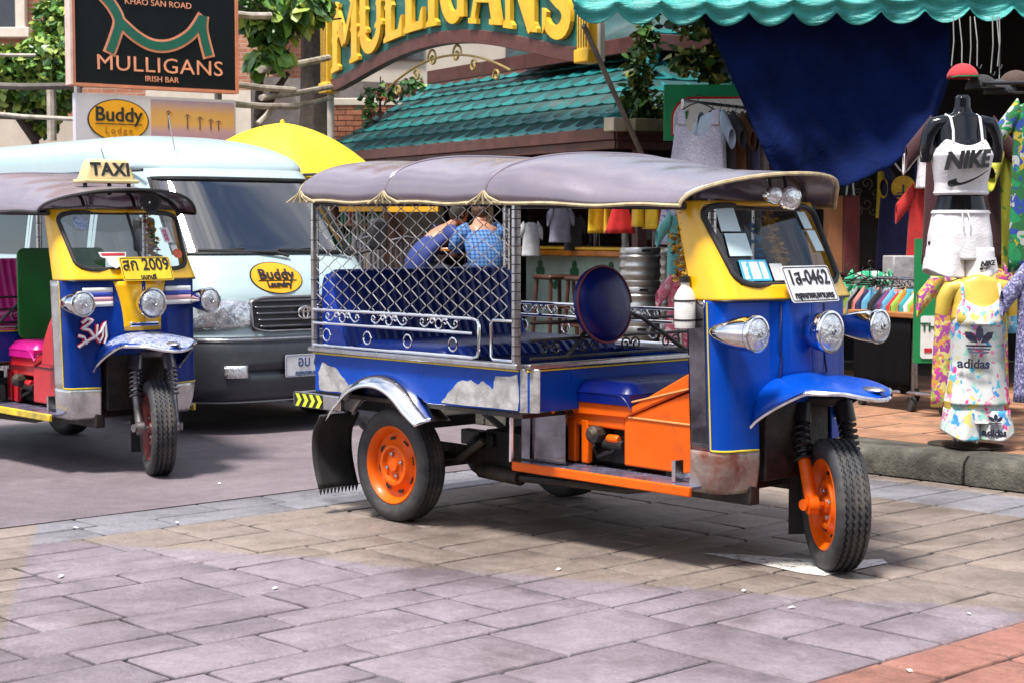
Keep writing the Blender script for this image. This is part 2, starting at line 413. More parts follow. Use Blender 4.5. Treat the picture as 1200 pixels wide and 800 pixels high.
# ------------------------------------------------------------ unseen shophouse row behind the camera, added to cut sky light and darken reflections
def shophouse(label, x0, w, h, wall, shut, seed):
    R = thing('shophouse', label, 'shophouse', (x0 + w / 2, -9.5, 0)); rr = random.Random(seed)
    b = MB(); b.box((0, -3, h / 2), (w - .04, 6, h)); b.build('wall', wall, R)
    b = MB(); b.box((0, .06, 1.45), (w - .6, .1, 2.7)); b.build('shopfront', shut, R)
    b = MB(); b.box((0, .7, 3.1), (w - .2, 1.5, .08), M=Matrix.Rotation(-.18, 3, 'X')); b.build('awning', mat('maroon awning cloth', (.10, .02, .03), .7), R)
    n = max(2, int(w / 1.8))
    for j in range(int((h - 3.8) / 2.6)):
        for i in range(n):
            x = -w / 2 + (i + .5) * w / n; b = MB(); b.box((x, .05, 4.9 + j * 2.6), (.95, .12, 1.4)); f = b.build('window', mat('cream window paint', (.66, .58, .48), .6, var=.12), R)
            b = MB(); b.box((x, .115, 4.9 + j * 2.6), (.8, .03, 1.22)); b.build('pane', mat('dark pane', (.03, .03, .035), .1, spec=.8), f)
    b = MB(); b.box((0, .15, h + .1), (w + .0, .5, .22)); b.build('cornice', wall, R)
SHUT = mat('dark shopfront', (.03, .022, .022), .5, var=.4)
shophouse('unseen maroon shophouse added across the street, opposite the taxi', -16, 9, 8.2, mat('maroon render', (.14, .045, .045), .8, var=.2, scale=1), SHUT, 1)
shophouse('unseen grey shophouse added across the street, opposite the parked tuk-tuk', -7, 7.5, 9.0, mat('grey render', (.20, .19, .19), .8, var=.2, scale=1), SHUT, 2)
shophouse('unseen ochre shophouse added across the street, opposite the clothes stall', .5, 8, 8.0, mat('ochre render', (.34, .22, .11), .8, var=.2, scale=1), SHUT, 3)
shophouse('unseen cream shophouse added across the street at the far corner', 8.5, 9, 9.4, mat('cream shop render', (.45, .40, .33), .8, var=.2, scale=1), SHUT, 4)
# ------------------------------------------------------------ tuk-tuks
CHROME = mat('chrome', (.78, .78, .80), .12, 1, var=.06, scale=12, dirt=.12, dcol=(.25, .2, .16), rvar=.08)
STEEL = mat('brushed steel', (.5, .5, .52), .32, 1, var=.15, scale=20, dirt=.3, dcol=(.22, .15, .1))
BLACK = mat('black rubber', (.018, .018, .02), .62, var=.3, scale=14, bump=.25, bscale=120, dirt=.2, dcol=(.07, .06, .055))
TYRE = mat('tyre rubber', (.03, .03, .035), .7, var=.25, scale=18, dirt=.35, dcol=(.1, .088, .075), bump=.2, bscale=150, dscale=7)
DARKM = mat('oily dark metal', (.022, .02, .02), .55, .3, var=.5, scale=9, dirt=.4, dcol=(.09, .06, .04), bump=.4, bscale=40)
SCUFF = mat('scuffed bare aluminium', (.52, .51, .50), .5, .55, var=.28, scale=16, dirt=.35, dcol=(.2, .18, .17), dscale=9, bump=.3, bscale=40)
WSGL = glass('windscreen glass', (.86, .90, .91), .03)
LENS = mat('lamp lens', (.75, .77, .8), .08, .85, var=.3, scale=40, bump=.9, bscale=45)
WIRE = mat('galvanised wire', (.42, .41, .42), .42, .85, var=.3, scale=30)
BLKIRON = mat('black iron', (.02, .018, .018), .45, .2, var=.3)
WHITE = mat('white plastic', (.72, .71, .68), .4, var=.1, dirt=.25, dcol=(.4, .36, .3))
INK = mat('black ink', (.012, .012, .014), .5, var=.1)
YLINE = mat('yellow pinstripe', (.72, .55, .02), .45, var=.15)
def tyre_mesh(r=.275, rb=.188, w=.07):
    prof = [(rb - .012, -w * .62), (rb, -w * .8), (rb + .03, -w), (r - .04, -w * 1.02), (r - .014, -w * .93), (r - .003, -w * .78)]
    gs = [-.040, -.0135, .0135, .040]
    for g in gs: prof += [(r, g - .0065), (r - .009, g - .004), (r - .009, g + .004), (r, g + .0065)]
    prof += [(r - .003, w * .78), (r - .014, w * .93), (r - .04, w * 1.02), (rb + .03, w), (rb, w * .8), (rb - .012, w * .62)]
    n = 112; vs = []; m = len(prof)
    for i in range(n):
        a = 2 * math.pi * i / n; z = .0032 if i % 2 else -.0032
        for k, (q, h) in enumerate(prof):
            tread = 6 <= k < 6 + 16
            qq = q - (.004 if (k in (5, m - 6) and i % 3 == 0) else 0)
            vs.append((qq * math.cos(a), h + (z if tread else 0), qq * math.sin(a)))
    fs = [(i * m + k, i * m + k + 1, ((i + 1) % n) * m + k + 1, ((i + 1) % n) * m + k) for i in range(n) for k in range(m - 1)]
    return MB().add(vs, fs).mesh('tyre', 45)
TYRE_ME = tyre_mesh()
def wheel(parent, loc, steer, rimm, side):
    """rim facing -y for side -1; children: tyre, vent plates, nuts"""
    s = side; b = MB()
    prof = [(.0, .052), (.03, .05), (.036, .034), (.075, .030), (.083, .048), (.098, .048), (.108, .030), (.138, .012), (.158, .018), (.168, .046), (.186, .062), (.192, .058), (.188, .03), (.186, -.06), (.17, -.06), (.16, 0), (.0, 0)]
    b.lathe([(r, h) for r, h in prof], 40, ax=(0, s, 0))
    w = b.build('wheel', rimm, parent, 35, loc=loc, rot=(0, 0, steer))
    obj('tyre', TYRE_ME, TYRE, w)
    v = MB(); pr = [(math.cos(t * math.pi / 5) * .013, math.sin(t * math.pi / 5) * .021) for t in range(10)]
    for i in range(8):
        a = 2 * math.pi * (i + .3) / 8; c = Vector((math.cos(a) * .127, s * .0205, math.sin(a) * .127))
        er = Vector((math.cos(a), s * .42, math.sin(a))).normalized(); et = Vector((-math.sin(a), 0, math.cos(a)))
        v.prism(pr, .004 , c - er.cross(et) * .002, er, et)
    v.build('vent_shade_plates', DARKM, w, 0)['kind'] = 'stuff'  # dark plates on the rim stand in for the shade inside the holes
    nb = MB()
    for i in range(4):
        a = 2 * math.pi * (i + .2) / 4
        nb.lathe([(.011, 0), (.011, .018), (.006, .022)], 6, (math.cos(a) * .055, s * .028, math.sin(a) * .055), (0, s, 0))
    nb.build('wheel_nuts', STEEL, w, 30)['kind'] = 'stuff'
    return w
def headlamp(parent, name, p, r, L, ax=(1, 0, 0)):
    """chrome bullet shell with a ring and a lens"""
    b = MB(); pr = [(0, -L)] + [(r * .95 * math.sin(math.pi / 2 * (i / 9)) ** .55, -L * (1 - i / 9) ** 1.05) for i in range(1, 10)] + [(r * .95, .0), (r, .004), (r * 1.03, .012), (r, .024), (r * .9, .026), (r * .88, .014)]
    b.lathe(pr + [(0, .01)], 28, p, ax)
    o = b.build(name, CHROME, parent, 40)
    q = MB(); q.lathe([(r * .9, .014)] + [(r * .89 * math.cos(t * .262), .014 + .026 * math.sin(t * .262)) for t in range(0, 7)], 28, p, ax)
    q.build('lens', LENS, o, 40)
    g = MB(); x, y, z = frame(ax)
    g.tube([Vector(p) + z * .042 + x * (.012 * math.cos(t * .7)) + y * (.012 * math.sin(t * .7)) for t in range(9)], .003, 5, closed=True)
    g.build('bulb_ring', STEEL, o)
    return o
def roof_pt(u, v):
    """u along, v across; front visor bows forwards"""
    s = v * 2 - 1; t = s * math.pi / 2
    k = max(0., min(1., (u - .55) / .45)); k = k * k * (3 - 2 * k)
    hw = .705 - .185 * k
    ex = .62 + .38 * k; ey = .72 + .2 * k
    y = hw * (abs(math.sin(t)) ** ey) * (1 if s > 0 else -1)
    xf = 1.77 + .25 * (1 - (y / hw) ** 2)
    X = -.63 + u * (xf + .63)
    ze = 1.56 - .045 * u; zc = 1.775 - .02 * u - .105 * k
    if u < .04: zc -= (1 - u / .04) ** 2 * .05
    cz = max(0, math.cos(t)) ** ex
    z = ze + (zc - ze) * cz
    for b0, b1 in ((-.6, .12), (.12, .93), (.93, 1.8)):
        if b0 < X < b1:
            q = math.sin(math.pi * (X - b0) / (b1 - b0))
            z -= .022 * q * min(1, cz * 1.6) ; y *= 1 - .018 * q * (1 - cz)
            z += .006 * math.sin(X * 31 + s * 5) * (1 - abs(s)) * q
            z += .006 * q * (1 - cz) * math.sin((X - b0) * 12)
    return (X, y, z)
def lerp2(A, B, t): return [(a[0] + (b[0] - a[0]) * t, a[1] + (b[1] - a[1]) * t) for a, b in zip(A, B)]
def resample(P, n):
    d = [0]
    for i in range(1, len(P)): d.append(d[-1] + math.hypot(P[i][0] - P[i - 1][0], P[i][1] - P[i - 1][1]))
    out = []; j = 0
    for i in range(n):
        t = d[-1] * i / (n - 1)
        while j < len(P) - 2 and d[j + 1] < t: j += 1
        q = (t - d[j]) / max(1e-9, d[j + 1] - d[j]); out.append((P[j][0] + (P[j + 1][0] - P[j][0]) * q, P[j][1] + (P[j + 1][1] - P[j][1]) * q))
    return out
def half_plan(xr, xc, xf, hw):
    """plan outline of the cab from its rear edge round the corner to the centre line (x, y)"""
    side = [(xr + (xc - xr) * i / 8, -hw) for i in range(9)]
    cor = bez((xc, -hw), (xc + .055, -hw), (xc + .075, -hw + .03), (xc + .082, -hw + .085), 8)[1:]
    fr = [(xc + .082 + (xf - xc - .082) * math.sin(i / 12 * math.pi / 2), -hw + .085 + (hw - .085) * i / 12) for i in range(1, 13)]
    return side + cor + fr
def chain_mesh(x0, x1, z0, z1, y, pitch=.116, hh=.068, r=.0025):
    """chain-link: every wire zigzags down and hooks its neighbour"""
    b = MB(); rows = int((z1 - z0) / hh * 2); rr = random.Random(3)
    for i in range(int((x1 - x0) / pitch) + 2):
        for s in (0, 1):
            prev = None
            for k in range(rows + 1):
                z = z1 - k * hh / 2; x = x0 + (i - .5) * pitch + (pitch * .5 if (k % 2) else 0) * (1 if s else -1)
                x += .008 * math.sin(z * 8 + i * .7); z += .006 * math.sin(x * 6 + k * .2)
                p = Vector((x, y + (.003 if (k + s) % 2 else -.003), z))
                if prev is not None and x0 - .01 <= x <= x1 + .01 and x0 - .01 <= prev.x <= x1 + .01: b.tube([prev, p], r, 5, caps=False)
                prev = p
    return b
def scroll(b, cx, cz, s, m, y, r=.0045):
    """S-scroll pair round a ring, in the plane y"""
    b.tube([(cx + x, y, cz + z) for x, z in arc(0, 0, .026 * s, 0, 340, 14)], r, 6, closed=True)
    for k in (-1, 1):
        pts = bez((.03, .012), (.06, .06), (.09, -.05), (.135, -.012), 10) + spiral(.132, .006, .02, .008, -80, 250, 12)
        b.tube([(cx + k * x * s, y, cz + z * s) for x, z in pts], r, 6)
        b.tube([(cx + k * (x * s + .0) , y, cz + z * s) for x, z in spiral(.052, .012, .026, .008, 190, -160, 12)], r, 6)

def tuktuk(c, label, loc, yaw, steer, group=None):
    R = thing('tuk_tuk', label, 'tuk-tuk', loc, -rad(yaw), group)
    P = c['paint']; BOX = c['box']; RIM = c['rim']
    # wheels
    wheel(R, (0, -.565, .275), 0, RIM, -1); wheel(R, (0, .565, .275), 0, RIM, 1)
    wheel(R, (2.18, 0, .275), -rad(steer), RIM, -1)
    # chassis, axle, exhaust, sump
    b = MB()
    for s in (-1, 1): b.box((.75, s * .24, .31), (2.4, .06, .08))
    for x in (-.45, .35, 1.0, 1.6): b.box((x, 0, .40), (.05, .6, .06))
    b.tube([(0, -.5, .275), (0, .5, .275)], .04, 10); b.ell((0, 0, .275), (.13, .1, .12))
    b.box((.55, -.1, .34), (.5, .35, .22)); b.box((1.1, 0, .33), (.35, .4, .12))
    b.box((1.68, 0, .35), (.4, .56, .06)); b.box((1.95, 0, .55), (.06, .42, .36))
    for s in (-1, 1):
        b.tube([(-.5, s * .42, .42), (-.25, s * .42, .3), (0, s * .42, .25), (.25, s * .42, .3), (.45, s * .42, .42)], .02, 6)
    b.build('chassis', DARKM, R, 30, bevel=.006)
    b = MB(); b.tube([(1.65, -.28, .33), (1.3, -.33, .27), (.9, -.34, .26), (.6, -.34, .25)], .018, 8); b.tube([(.62, -.34, .25), (.3, -.30, .25)], .036, 12)
    b.build('exhaust_pipe', DARKM, R)
    # tub
    for s in (-1, 1):
        b = MB()
        pr = [(-.57, .60), (-.30, .60), (-.22, .645), (0, .665), (.22, .645), (.32, .60), (.96, .612), (.96, .80), (-.57, .80)]
        b.prism(pr, .022, (0, s * .66 + (.022 if s < 0 else 0), 0), (1, 0, 0), (0, 0, 1))
        sp = b.build('side_panel', P, R, 30, bevel=.004)
        t = MB(); t.box((.19, s * .667, .812), (1.56, .05, .024)); t.build('belt_rail', STEEL, R, bevel=.006)
        t = MB(); t.box((.19, s * .6645, .793), (1.53, .008, .007)); t.build('pinstripe', YLINE, sp)
    b = MB(); b.box((.985, 0, .705), (.024, 1.28, .195)); fp = b.build('tub_front_panel', P, R, bevel=.004)
    b = MB(); b.prism([(0, 0), (.075, .045), (.08, .055), (0, .02)], .195, (.955, -.66, .607), (1, 0, 0), (0, 1, 0)); b.build('corner_plate', SCUFF if c['worn'] else P, R, bevel=.003)
    b = MB(); b.box((.992, 0, .812), (.045, 1.30, .022)); b.build('front_rail_cap', STEEL, R, bevel=.005)
    b = MB(); b.box((1.0, -.02, .793), (.008, 1.26, .007)); b.build('pinstripe', YLINE, fp)
    b = MB(); b.box((-.572, 0, .70), (.022, 1.3, .195)); b.build('tail_panel', P, R, bevel=.004)
    b = MB(); b.box((.2, 0, .59), (1.52, 1.29, .02)); b.build('tub_floor', DARKM, R)
    if c['worn']:
        def patch(pts):
            q = MB(); q.prism(pts, .0025, (0, -.661, 0), (1, 0, 0), (0, 0, 1)); q.v = [(x, y - .0005, z) for x, y, z in q.v]
            q.build('bare_metal_patch', SCUFF, R, 0)
        def jag(P_, k=3, e=.006):
            r_ = random.Random(len(P_) * 7); out = []
            for i, p in enumerate(P_):
                n_ = P_[(i + 1) % len(P_)]
                for t in range(k): out.append((p[0] + (n_[0] - p[0]) * t / k + r_.uniform(-e, e), p[1] + (n_[1] - p[1]) * t / k + r_.uniform(-e, e)))
            return out
        patch(jag([(-.53, .607), (-.535, .70), (-.50, .745), (-.45, .74), (-.39, .725), (-.32, .68), (-.27, .635), (-.29, .606)]))
        patch(jag([(.42, .617), (.47, .66), (.55, .72), (.64, .735), (.68, .71), (.72, .73), (.78, .70), (.80, .755), (.95, .772), (.955, .62)]))
    # bench seat
    b = MB()
    def cush(x0, x1, y0, y1, z0, z1, ribs, ax):
        def fn(u, v):
            x = x0 + (x1 - x0) * u; y = y0 + (y1 - y0) * v
            q = (v if ax == 'y' else u)
            e = min(1, min(u, 1 - u) / .10) ; e2 = min(1, min(v, 1 - v) / .05)
            zz = z1 - (1 - e) ** 2 * .05 - (1 - e2) ** 2 * .05 - .012 * (1 - abs(math.sin(q * ribs * math.pi)) ** .5)
            return (x, y, zz)
        return fn
    b.grid(20, 81, cush(-.36, .38, -.6, .6, .7, .865, 20, 'y')); b.box((.01, 0, .70), (.72, 1.19, .22))
    b.build('seat_cushion', c['seat'], R, 50)
    b = MB()
    def back(u, v):
        y = -.61 + 1.22 * v; a = u
        pts = bez((-.34, .80), (-.40, .95), (-.44, 1.05), (-.47, 1.16), 10) + bez((-.47, 1.16), (-.48, 1.235), (-.545, 1.235), (-.555, 1.15), 5)[1:] + [(-.55, .82)]
        q = a * (len(pts) - 1); i = min(int(q), len(pts) - 2); t = q - i
        x = pts[i][0] + (pts[i + 1][0] - pts[i][0]) * t; z = pts[i][1] + (pts[i + 1][1] - pts[i][1]) * t
        rib = .010 * (1 - abs(math.sin(v * 22 * math.pi)) ** .5)
        e = min(1, min(v, 1 - v) / .04); z -= (1 - e) ** 2 * .03
        if i < 12: x -= rib
        return (x, y, z)
    b.grid(28, 89, back); bk = b.build('backrest', c['seat'], R, 50)
    for s in (-1, 1):
        t = MB(); pts = [back(i / 30, 0 if s < 0 else 1) for i in range(31)]
        t.prism([(p[0], p[2]) for p in pts], .012, (0, s * .612, 0), (1, 0, 0), (0, 0, 1)); t.tube([(p[0], s * .612, p[2]) for p in pts], .011, 6)
        t.build('bolster', c.get('bolster', c['seat2']), bk, 40)
    # posts with wound ties, roof frame
    for x in (-.57, .93):
        for s in (-1, 1):
            b = MB(); b.tube([(x, s * .655, .81), (x, s * .655, 1.56)], .021, 12); po = b.build('post', STEEL, R)
            t = MB()
            for k in range(17 if x > 0 else 7):
                z = .86 + k * (.04 if x > 0 else .1); t.lathe([(.0225, -.0022), (.0232, 0), (.0225, .0022)], 12, (x, s * .655, z), closed=False)
            t.build('wire_ties', INK, po)['kind'] = 'stuff'
    b = MB()
    for s in (-1, 1): b.tube([(-.58, s * .65, 1.545), (.93, s * .635, 1.53), (1.4, s * .52, 1.515), (1.72, s * .43, 1.51)], .016, 8)
    for u in (.02, .29, .585, .92): b.tube([(p[0], p[1] * .96, p[2] - .02) for p in (roof_pt(u, .03 + .94 * k / 16) for k in range(17))], .012, 8)
    b.build('roof_frame', BLKIRON, R)
    b = MB(); b.grid(70, 45, roof_pt); rf = b.build('roof', c['roof'], R, 60, solid=.007)
    b = MB()
    edge = [roof_pt(i / 60, 0) for i in range(61)] + [roof_pt(1, j / 40) for j in range(1, 41)] + [roof_pt(1 - i / 60, 1) for i in range(1, 61)] + [roof_pt(0, 1 - j / 30) for j in range(1, 30)]
    b.tube([(p[0], p[1], p[2] - .004) for p in edge], .009, 6, closed=True); b.build('roof_piping', c['piping'], rf)
    b = MB()
    for u in (.29, .585):
        b.tube([(p[0], p[1], p[2] + .004) for p in (roof_pt(u, .0 + k / 40) for k in range(41))], .007, 6)
    b.build('roof_seams', c['roof'], rf)
    if c['worn']:
        for u in (.012, .29, .585):
            p = roof_pt(u, 0); b = MB()
            for k in range(5):
                q = -.07 + .035 * k; b.tube([(p[0], p[1] - .012, p[2] + .045), (p[0] + q * .5, p[1] - .018, p[2] + .02), (p[0] + q * 1.7, p[1] - .012, p[2] - .012)], .006, 5)
            b.build('roof_tassel', c['piping'], rf)
    # side rails with scrolls
    for s in (-1, 1):
        b = MB(); y = s * .672
        for z in (.835, .945, 1.012): b.tube([(-.56, y, z), (.66, y, z)] , .008, 8)
        b.tube([(.66, y, 1.012), (.69, y, 1.005), (.70, y, .985), (.70, y, .87), (.69, y, .842), (.66, y, .835)], .008, 8)
        for x in (-.40, -.05, .3, .6): b.tube([(x, y, .82), (x, y, .84)], .006, 6)
        for x in (-.32, .05, .42): scroll(b, x, .979, .9, None, y)
        for x in (-.45, -.12, .19, .52): b.tube([(x + q[0], y, .888 + q[1]) for q in arc(0, 0, .03, 0, 340, 14)], .0045, 6, closed=True)
        b.tube([(.93, y, 1.01), (.80, y, 1.01), (.785, y, .99), (.785, y, .85), (.80, y, .835), (.93, y, .835)], .008, 8)
        b.build('side_rail', CHROME, R)
        if s < 0: chain_mesh(-.56, .92, .99, 1.54, s * .66).build('chain_link_mesh', WIRE, R)['kind'] = 'stuff'
    # railing behind the driver with scrolls and the oval backrest
    b = MB(); x = .985
    for z in (.845, .925, 1.0): b.tube([(x, -.62, z), (x, .6, z)], .007, 8)
    for y in (-.5, -.25, .02, .3, .52):
        for k in (-1, 1):
            b.tube([(x, y + k * q[0], .885 + q[1]) for q in spiral(.035, 0, .032, .008, 180, -300, 20)], .0045, 6)
    b.tube([(x, -.4, .84), (x, -.2, 1.02), (x + .02, -.15, 1.06)], .01, 6); b.tube([(x, .4, .84), (x, .1, 1.0), (x + .02, -.1, 1.06)], .01, 6)
    b.build('driver_railing', BLKIRON, R)
    b = MB(); b.lathe([(.0, .045), (.10, .043), (.15, .03), (.168, .012), (.172, 0), (.168, -.02), (0, -.025)], 36, (0, 0, 0), (1, 0, 0))
    b.v = [(q[0] - q[2] * .12, q[1], q[2]) for q in b.v]
    ov = None if c.get('no_oval') else b.build('driver_backrest', c['seat2'], R, 40, loc=(1.02, -.20, 1.075))
    t = MB(); t.tube([(.012 - .172 * .12 * math.sin(a * .2), .173 * math.cos(a * .2), .173 * math.sin(a * .2)) for a in range(31)], .006, 6); ov and t.build('piping', c['trim'], ov)
    # driver seat, engine cover, step
    b = MB()
    b.grid(22, 30, lambda u, v: (.93 + .40 * u, -.345 + .62 * v, .735 - (1 - min(1, min(u, 1 - u) / .18)) ** 2 * .055 - (1 - min(1, min(v, 1 - v) / .12)) ** 2 * .055 + .008 * math.sin(u * 3)))
    b.box((1.13, -.035, .668), (.396, .614, .05)); b.build('driver_seat', c['seat2'], R, 50)
    b = MB()
    b.prism([(.92, .58), (1.29, .585), (1.31, .60), (1.66, .74), (1.66, .81), (1.33, .645), (.92, .645)], .62, (0, .29, 0), (1, 0, 0), (0, 0, 1))
    b.prism([(1.27, .375), (1.70, .375), (1.70, .745), (1.31, .598), (1.27, .59)], .60, (0, .28, 0), (1, 0, 0), (0, 0, 1))
    b.box((1.095, -.30, .565), (.35, .03, .07)); b.box((1.02, -.30, .46), (.045, .035, .2)); b.box((.935, -.30, .46), (.05, .035, .2)); b.box((1.1, .27, .48), (.36, .03, .2))
    ec = b.build('engine_cover', BOX, R, 30, bevel=.008)
    b = MB(); b.tube([(1.30, -.332, .655), (1.66, -.332, .742)], .004, 5); b.tube([(1.27, -.322, .592), (1.69, -.322, .588)], .004, 5); b.build('cover_seams', c['seamcol'], ec)
    b = MB(); b.box((1.12, -.05, .46), (.26, .4, .18)); b.lathe([(.04, 0), (.04, .1), (.02, .12)], 10, (1.1, -.25, .5), (0, -1, 0)); b.tube([(1.02, -.27, .45), (1.1, -.31, .40), (1.18, -.30, .43), (1.24, -.28, .5)], .012, 6); b.lathe([(.02, -.06), (.026, 0), (.02, .06)], 10, (1.19, -.3, .46), (1, 0, 0)); b.build('engine', DARKM, R, 30)
    b = MB(); b.lathe([(.014, 0), (.02, .01), (.02, .06), (.014, .07)], 10, (1.16, -.31, .485), (1, 0, 0)); b.build('filler_cap', BOX, R)
    for s in (-1, 1):
        b = MB(); b.box((1.26, s * .385, .345), (1.08, .17, .012)); st = b.build('step_board', c['plate'], R)
        t = MB()
        for i in range(34):
            for j in range(5):
                k = 1 if (i + j) % 2 else -1
                t.box((.74 + i * .031, s * (.313 + j * .034), .3515), (.020, .0045, .0022), rz=k * .7)
        t.build('tread_bumps', c['plate'], st, 0)['kind'] = 'stuff'
        t = MB(); t.box((1.26, s * .478, .332), (1.085, .02, .042)); t.build('step_edge', c['step'], R, bevel=.005)
        t = MB(); t.prism([(.70, .36), (.99, .36), (.99, .60), (.70, .60)], .008, (0, s * .40, 0), (1, 0, 0), (0, 0, 1)); t.build('heat_shield', SIDET, R)
        t = MB(); t.tube([(.70, s * .475, .35), (.705, s * .475, .59), (.73, s * .475, .605), (.98, s * .475, .605)], .012, 8); t.build('shield_frame', CHROME, R)
    b = MB(); b.box((1.66, -.40, .40), (.02, .05, .09)); b.tube([(1.66, -.38, .375), (1.8, -.38, .40)], .014, 8); b.build('pedal', STEEL, R)
    # rear fenders, mud flaps, bumper
    for s in (-1, 1):
        b = MB()
        def fend(u, v):
            a = rad(152 - 124 * u); rr = .345 + .012 * math.sin(u * math.pi)
            x = rr * math.cos(a) * (1.06 if u > .5 else 1.12); z = .315 + rr * math.sin(a) * 1.06
            fl = max(0, (u - .84) / .16); x += fl * .05; z += fl * fl * .03
            fl = max(0, (.14 - u) / .14); x -= fl * .03
            k = v - .5
            y = .56 + .20 * v; out = .026 * (1 - (2 * k) ** 2); ex = max(0, (v - .8) / .2)
            return (x + math.cos(a) * (out - ex * .03), s * y, z + math.sin(a) * (out - ex * .03))
        b.grid(36, 12, fend); b.build('rear_fender', CHROME, R, 60, solid=.006)
        b = MB(); pts = []
        x0 = -.385; top = .50; bot = .10; n = 11
        pr = [(.53, top), (.77, top - .03), (.775, bot)] + [(.775 - (i + .5) * .245 / n, bot + (.028 if i % 2 == 0 else 0)) for i in range(n)] + [(.53, bot)]
        b.prism([(s * p, q) for p, q in pr], .006, (x0 - .01, 0, 0), (0, 1, 0), (0, 0, 1))
        b2 = MB(); b2.grid(14, 8, lambda u, v: (x0 - .055 * math.sin(min(1, u * 1.1) * 2.5) + .06 * max(0, u - .75) ** 1.2 * 4, s * (.53 + .245 * v), bot + .03 + (top - bot - .03) * u))
        b.v = [(x0 - .0, q[1], q[2]) for q in b.v if q[2] < -5] or b2.v; b.f = b2.f
        for i in range(n): b.add([(x0, s * (.532 + .245 * i / n), bot + .032), (x0, s * (.532 + .245 * (i + .8) / n), bot + .032), (x0 - .002, s * (.532 + .245 * (i + .4) / n), bot)], [(0, 1, 2)])
        b.build('mud_flap', BLACK, R, 50, solid=.006)
        b = MB(); b.box((-.52, s * .675, .552), (.40, .03, .075)); bm = b.build('bumper_end', STEEL, R, bevel=.006)
        t = MB(); t.box((-.585, s * .692, .552), (.24, .003, .07)); t.build('reflector_plate', INK, bm)
        t = MB()
        for i in range(4):
            x = -.69 + i * .058; pr = [(0, 0), (.028, 0), (.052, .032), (.028, .064), (0, .064), (.024, .032)]
            t.prism([(x + p, .52 + q) for p, q in pr], .002, (0, s * .695, 0), (1, 0, 0), (0, 0, 1))
        t.build('chevrons', c['chev'], bm, 0)
    b = MB(); b.box((-.71, 0, .55), (.03, 1.36, .075)); b.build('rear_bumper', STEEL, R, bevel=.008)
    # cab: side trim, shield, toe panels
    H0 = half_plan(1.755, 1.86, 2.005, .42)
    def shield_pt(q, z, s):
        x, y = q; k = (z - .5) / .62
        low = max(0, (.50 - z) / .2); x -= .02 * k + low * low * .05; y = y * (1 + .02 * k) * (1 - .07 * low * low)
        bul = max(0, 1 - (y / .19) ** 2) ** 1.2 * max(0, min(1, (z - .70) / .12)); x += .05 * bul
        return (x, y * (-s if s > 0 else 1), z)
    def mir(q, s): return q
    for s in (-1, 1):
        P0 = resample(H0, 60); ncut = next(i for i, p in enumerate(P0) if p[0] > 1.845)
        zs = lambda v: .345 + (1.12 - .345) * v
        m = 59 - ncut; mi = next(i for i, p in enumerate(P0) if p[1] > -.245)
        b = MB(); b.grid(ncut + 1, 20, lambda u, v: shield_pt(P0[round(u * ncut)], .50 + .62 * v, s)); b.build('side_trim', c['sidetrim'], R, 45, solid=.012)
        b = MB(); yc_ = abs(P0[mi][1]); b.grid(m + 1, 63, lambda u, v: shield_pt(P0[ncut + round(u * m)], .50 + .62 * v, s), keep=lambda q: sum(abs(p[1]) for p in q) / 4 > yc_ * .995 or sum(p[2] for p in q) / 4 > .69)
        sh = b.build('front_shield', P, R, 45, solid=.012)
        b = MB(); b.grid(mi + 1, 10, lambda u, v: shield_pt(P0[round(u * mi)], .325 + .176 * v, s)); b.build('toe_panel', c['toe'], R, 45, solid=.014)
        b = MB(); q = P0[ncut]
        b.tube([(p[0] + .004, p[1] + s * .008, p[2]) for p in (shield_pt(P0[ncut + 1], .505 + .61 * k / 12, s) for k in range(13))] , .004, 5)
        b.tube([(p[0] + .006, p[1] + s * .006, p[2]) for p in (shield_pt(P0[ncut + 1 + k], .505, s) for k in range(0, mi - ncut))], .004, 5)
        b.build('pinstripe', YLINE, sh)
    # yellow windscreen frame
    A0 = half_plan(1.765, 1.875, 2.01, .425); A1 = half_plan(1.655, 1.662, 1.79, .418)
    A0 = resample(A0, 46); A1 = resample(A1, 46)
    full0 = A0 + [(x, -y) for x, y in A0[-2::-1]]; full1 = A1 + [(x, -y) for x, y in A1[-2::-1]]
    NP = len(full0)
    def ws_pt(i, t, off=0):
        i = max(0, min(NP - 1, i)); j = int(i); k = min(j + 1, NP - 1); f = i - j
        a = [full0[j][n] + (full0[k][n] - full0[j][n]) * f for n in (0, 1)]; e = [full1[j][n] + (full1[k][n] - full1[j][n]) * f for n in (0, 1)]
        return (a[0] + (e[0] - a[0]) * t + off, a[1] + (e[1] - a[1]) * t, 1.122 + .408 * t + off * .5)
    WY, T0, T1 = c.get('wy', .335), .14, .95
    def wyt(t): return WY + .048 * t
    def inside(y, t):
        dx = abs(y) / wyt(t)
        ty = (t - T0) / (T1 - T0)
        if dx > 1 or not 0 < ty < 1: return False
        ex = max(0, abs(y) - (wyt(t) - .06)); ez = max(0, (abs(ty - .5) - .5 + .15)) * .408 * .8
        return math.hypot(ex, ez) < .06
    b = MB(); b.grid(NP * 2 - 1, 50, lambda u, v: ws_pt(u * (NP - 1), v), keep=lambda q: not inside(sum(p[1] for p in q) / 4, (sum(p[2] for p in q) / 4 - 1.122) / .408))
    wf = b.build('windscreen_frame', c['cab'], R, 45, solid=.016)
    def yi(y):     # station whose y at mid height matches
        best = min(range(NP), key=lambda k: abs((full0[k][1] + full1[k][1]) / 2 - y)); return best
    def ys(y, t):     # fractional station for y at height t
        Y_ = [a_[1] + (e_[1] - a_[1]) * t for a_, e_ in zip(full0, full1)]
        for k in range(NP - 1):
            if Y_[k] <= y <= Y_[k + 1] and Y_[k + 1] - Y_[k] > 1e-6: return k + (y - Y_[k]) / (Y_[k + 1] - Y_[k])
        return 0 if y < 0 else NP - 1
    gk = []
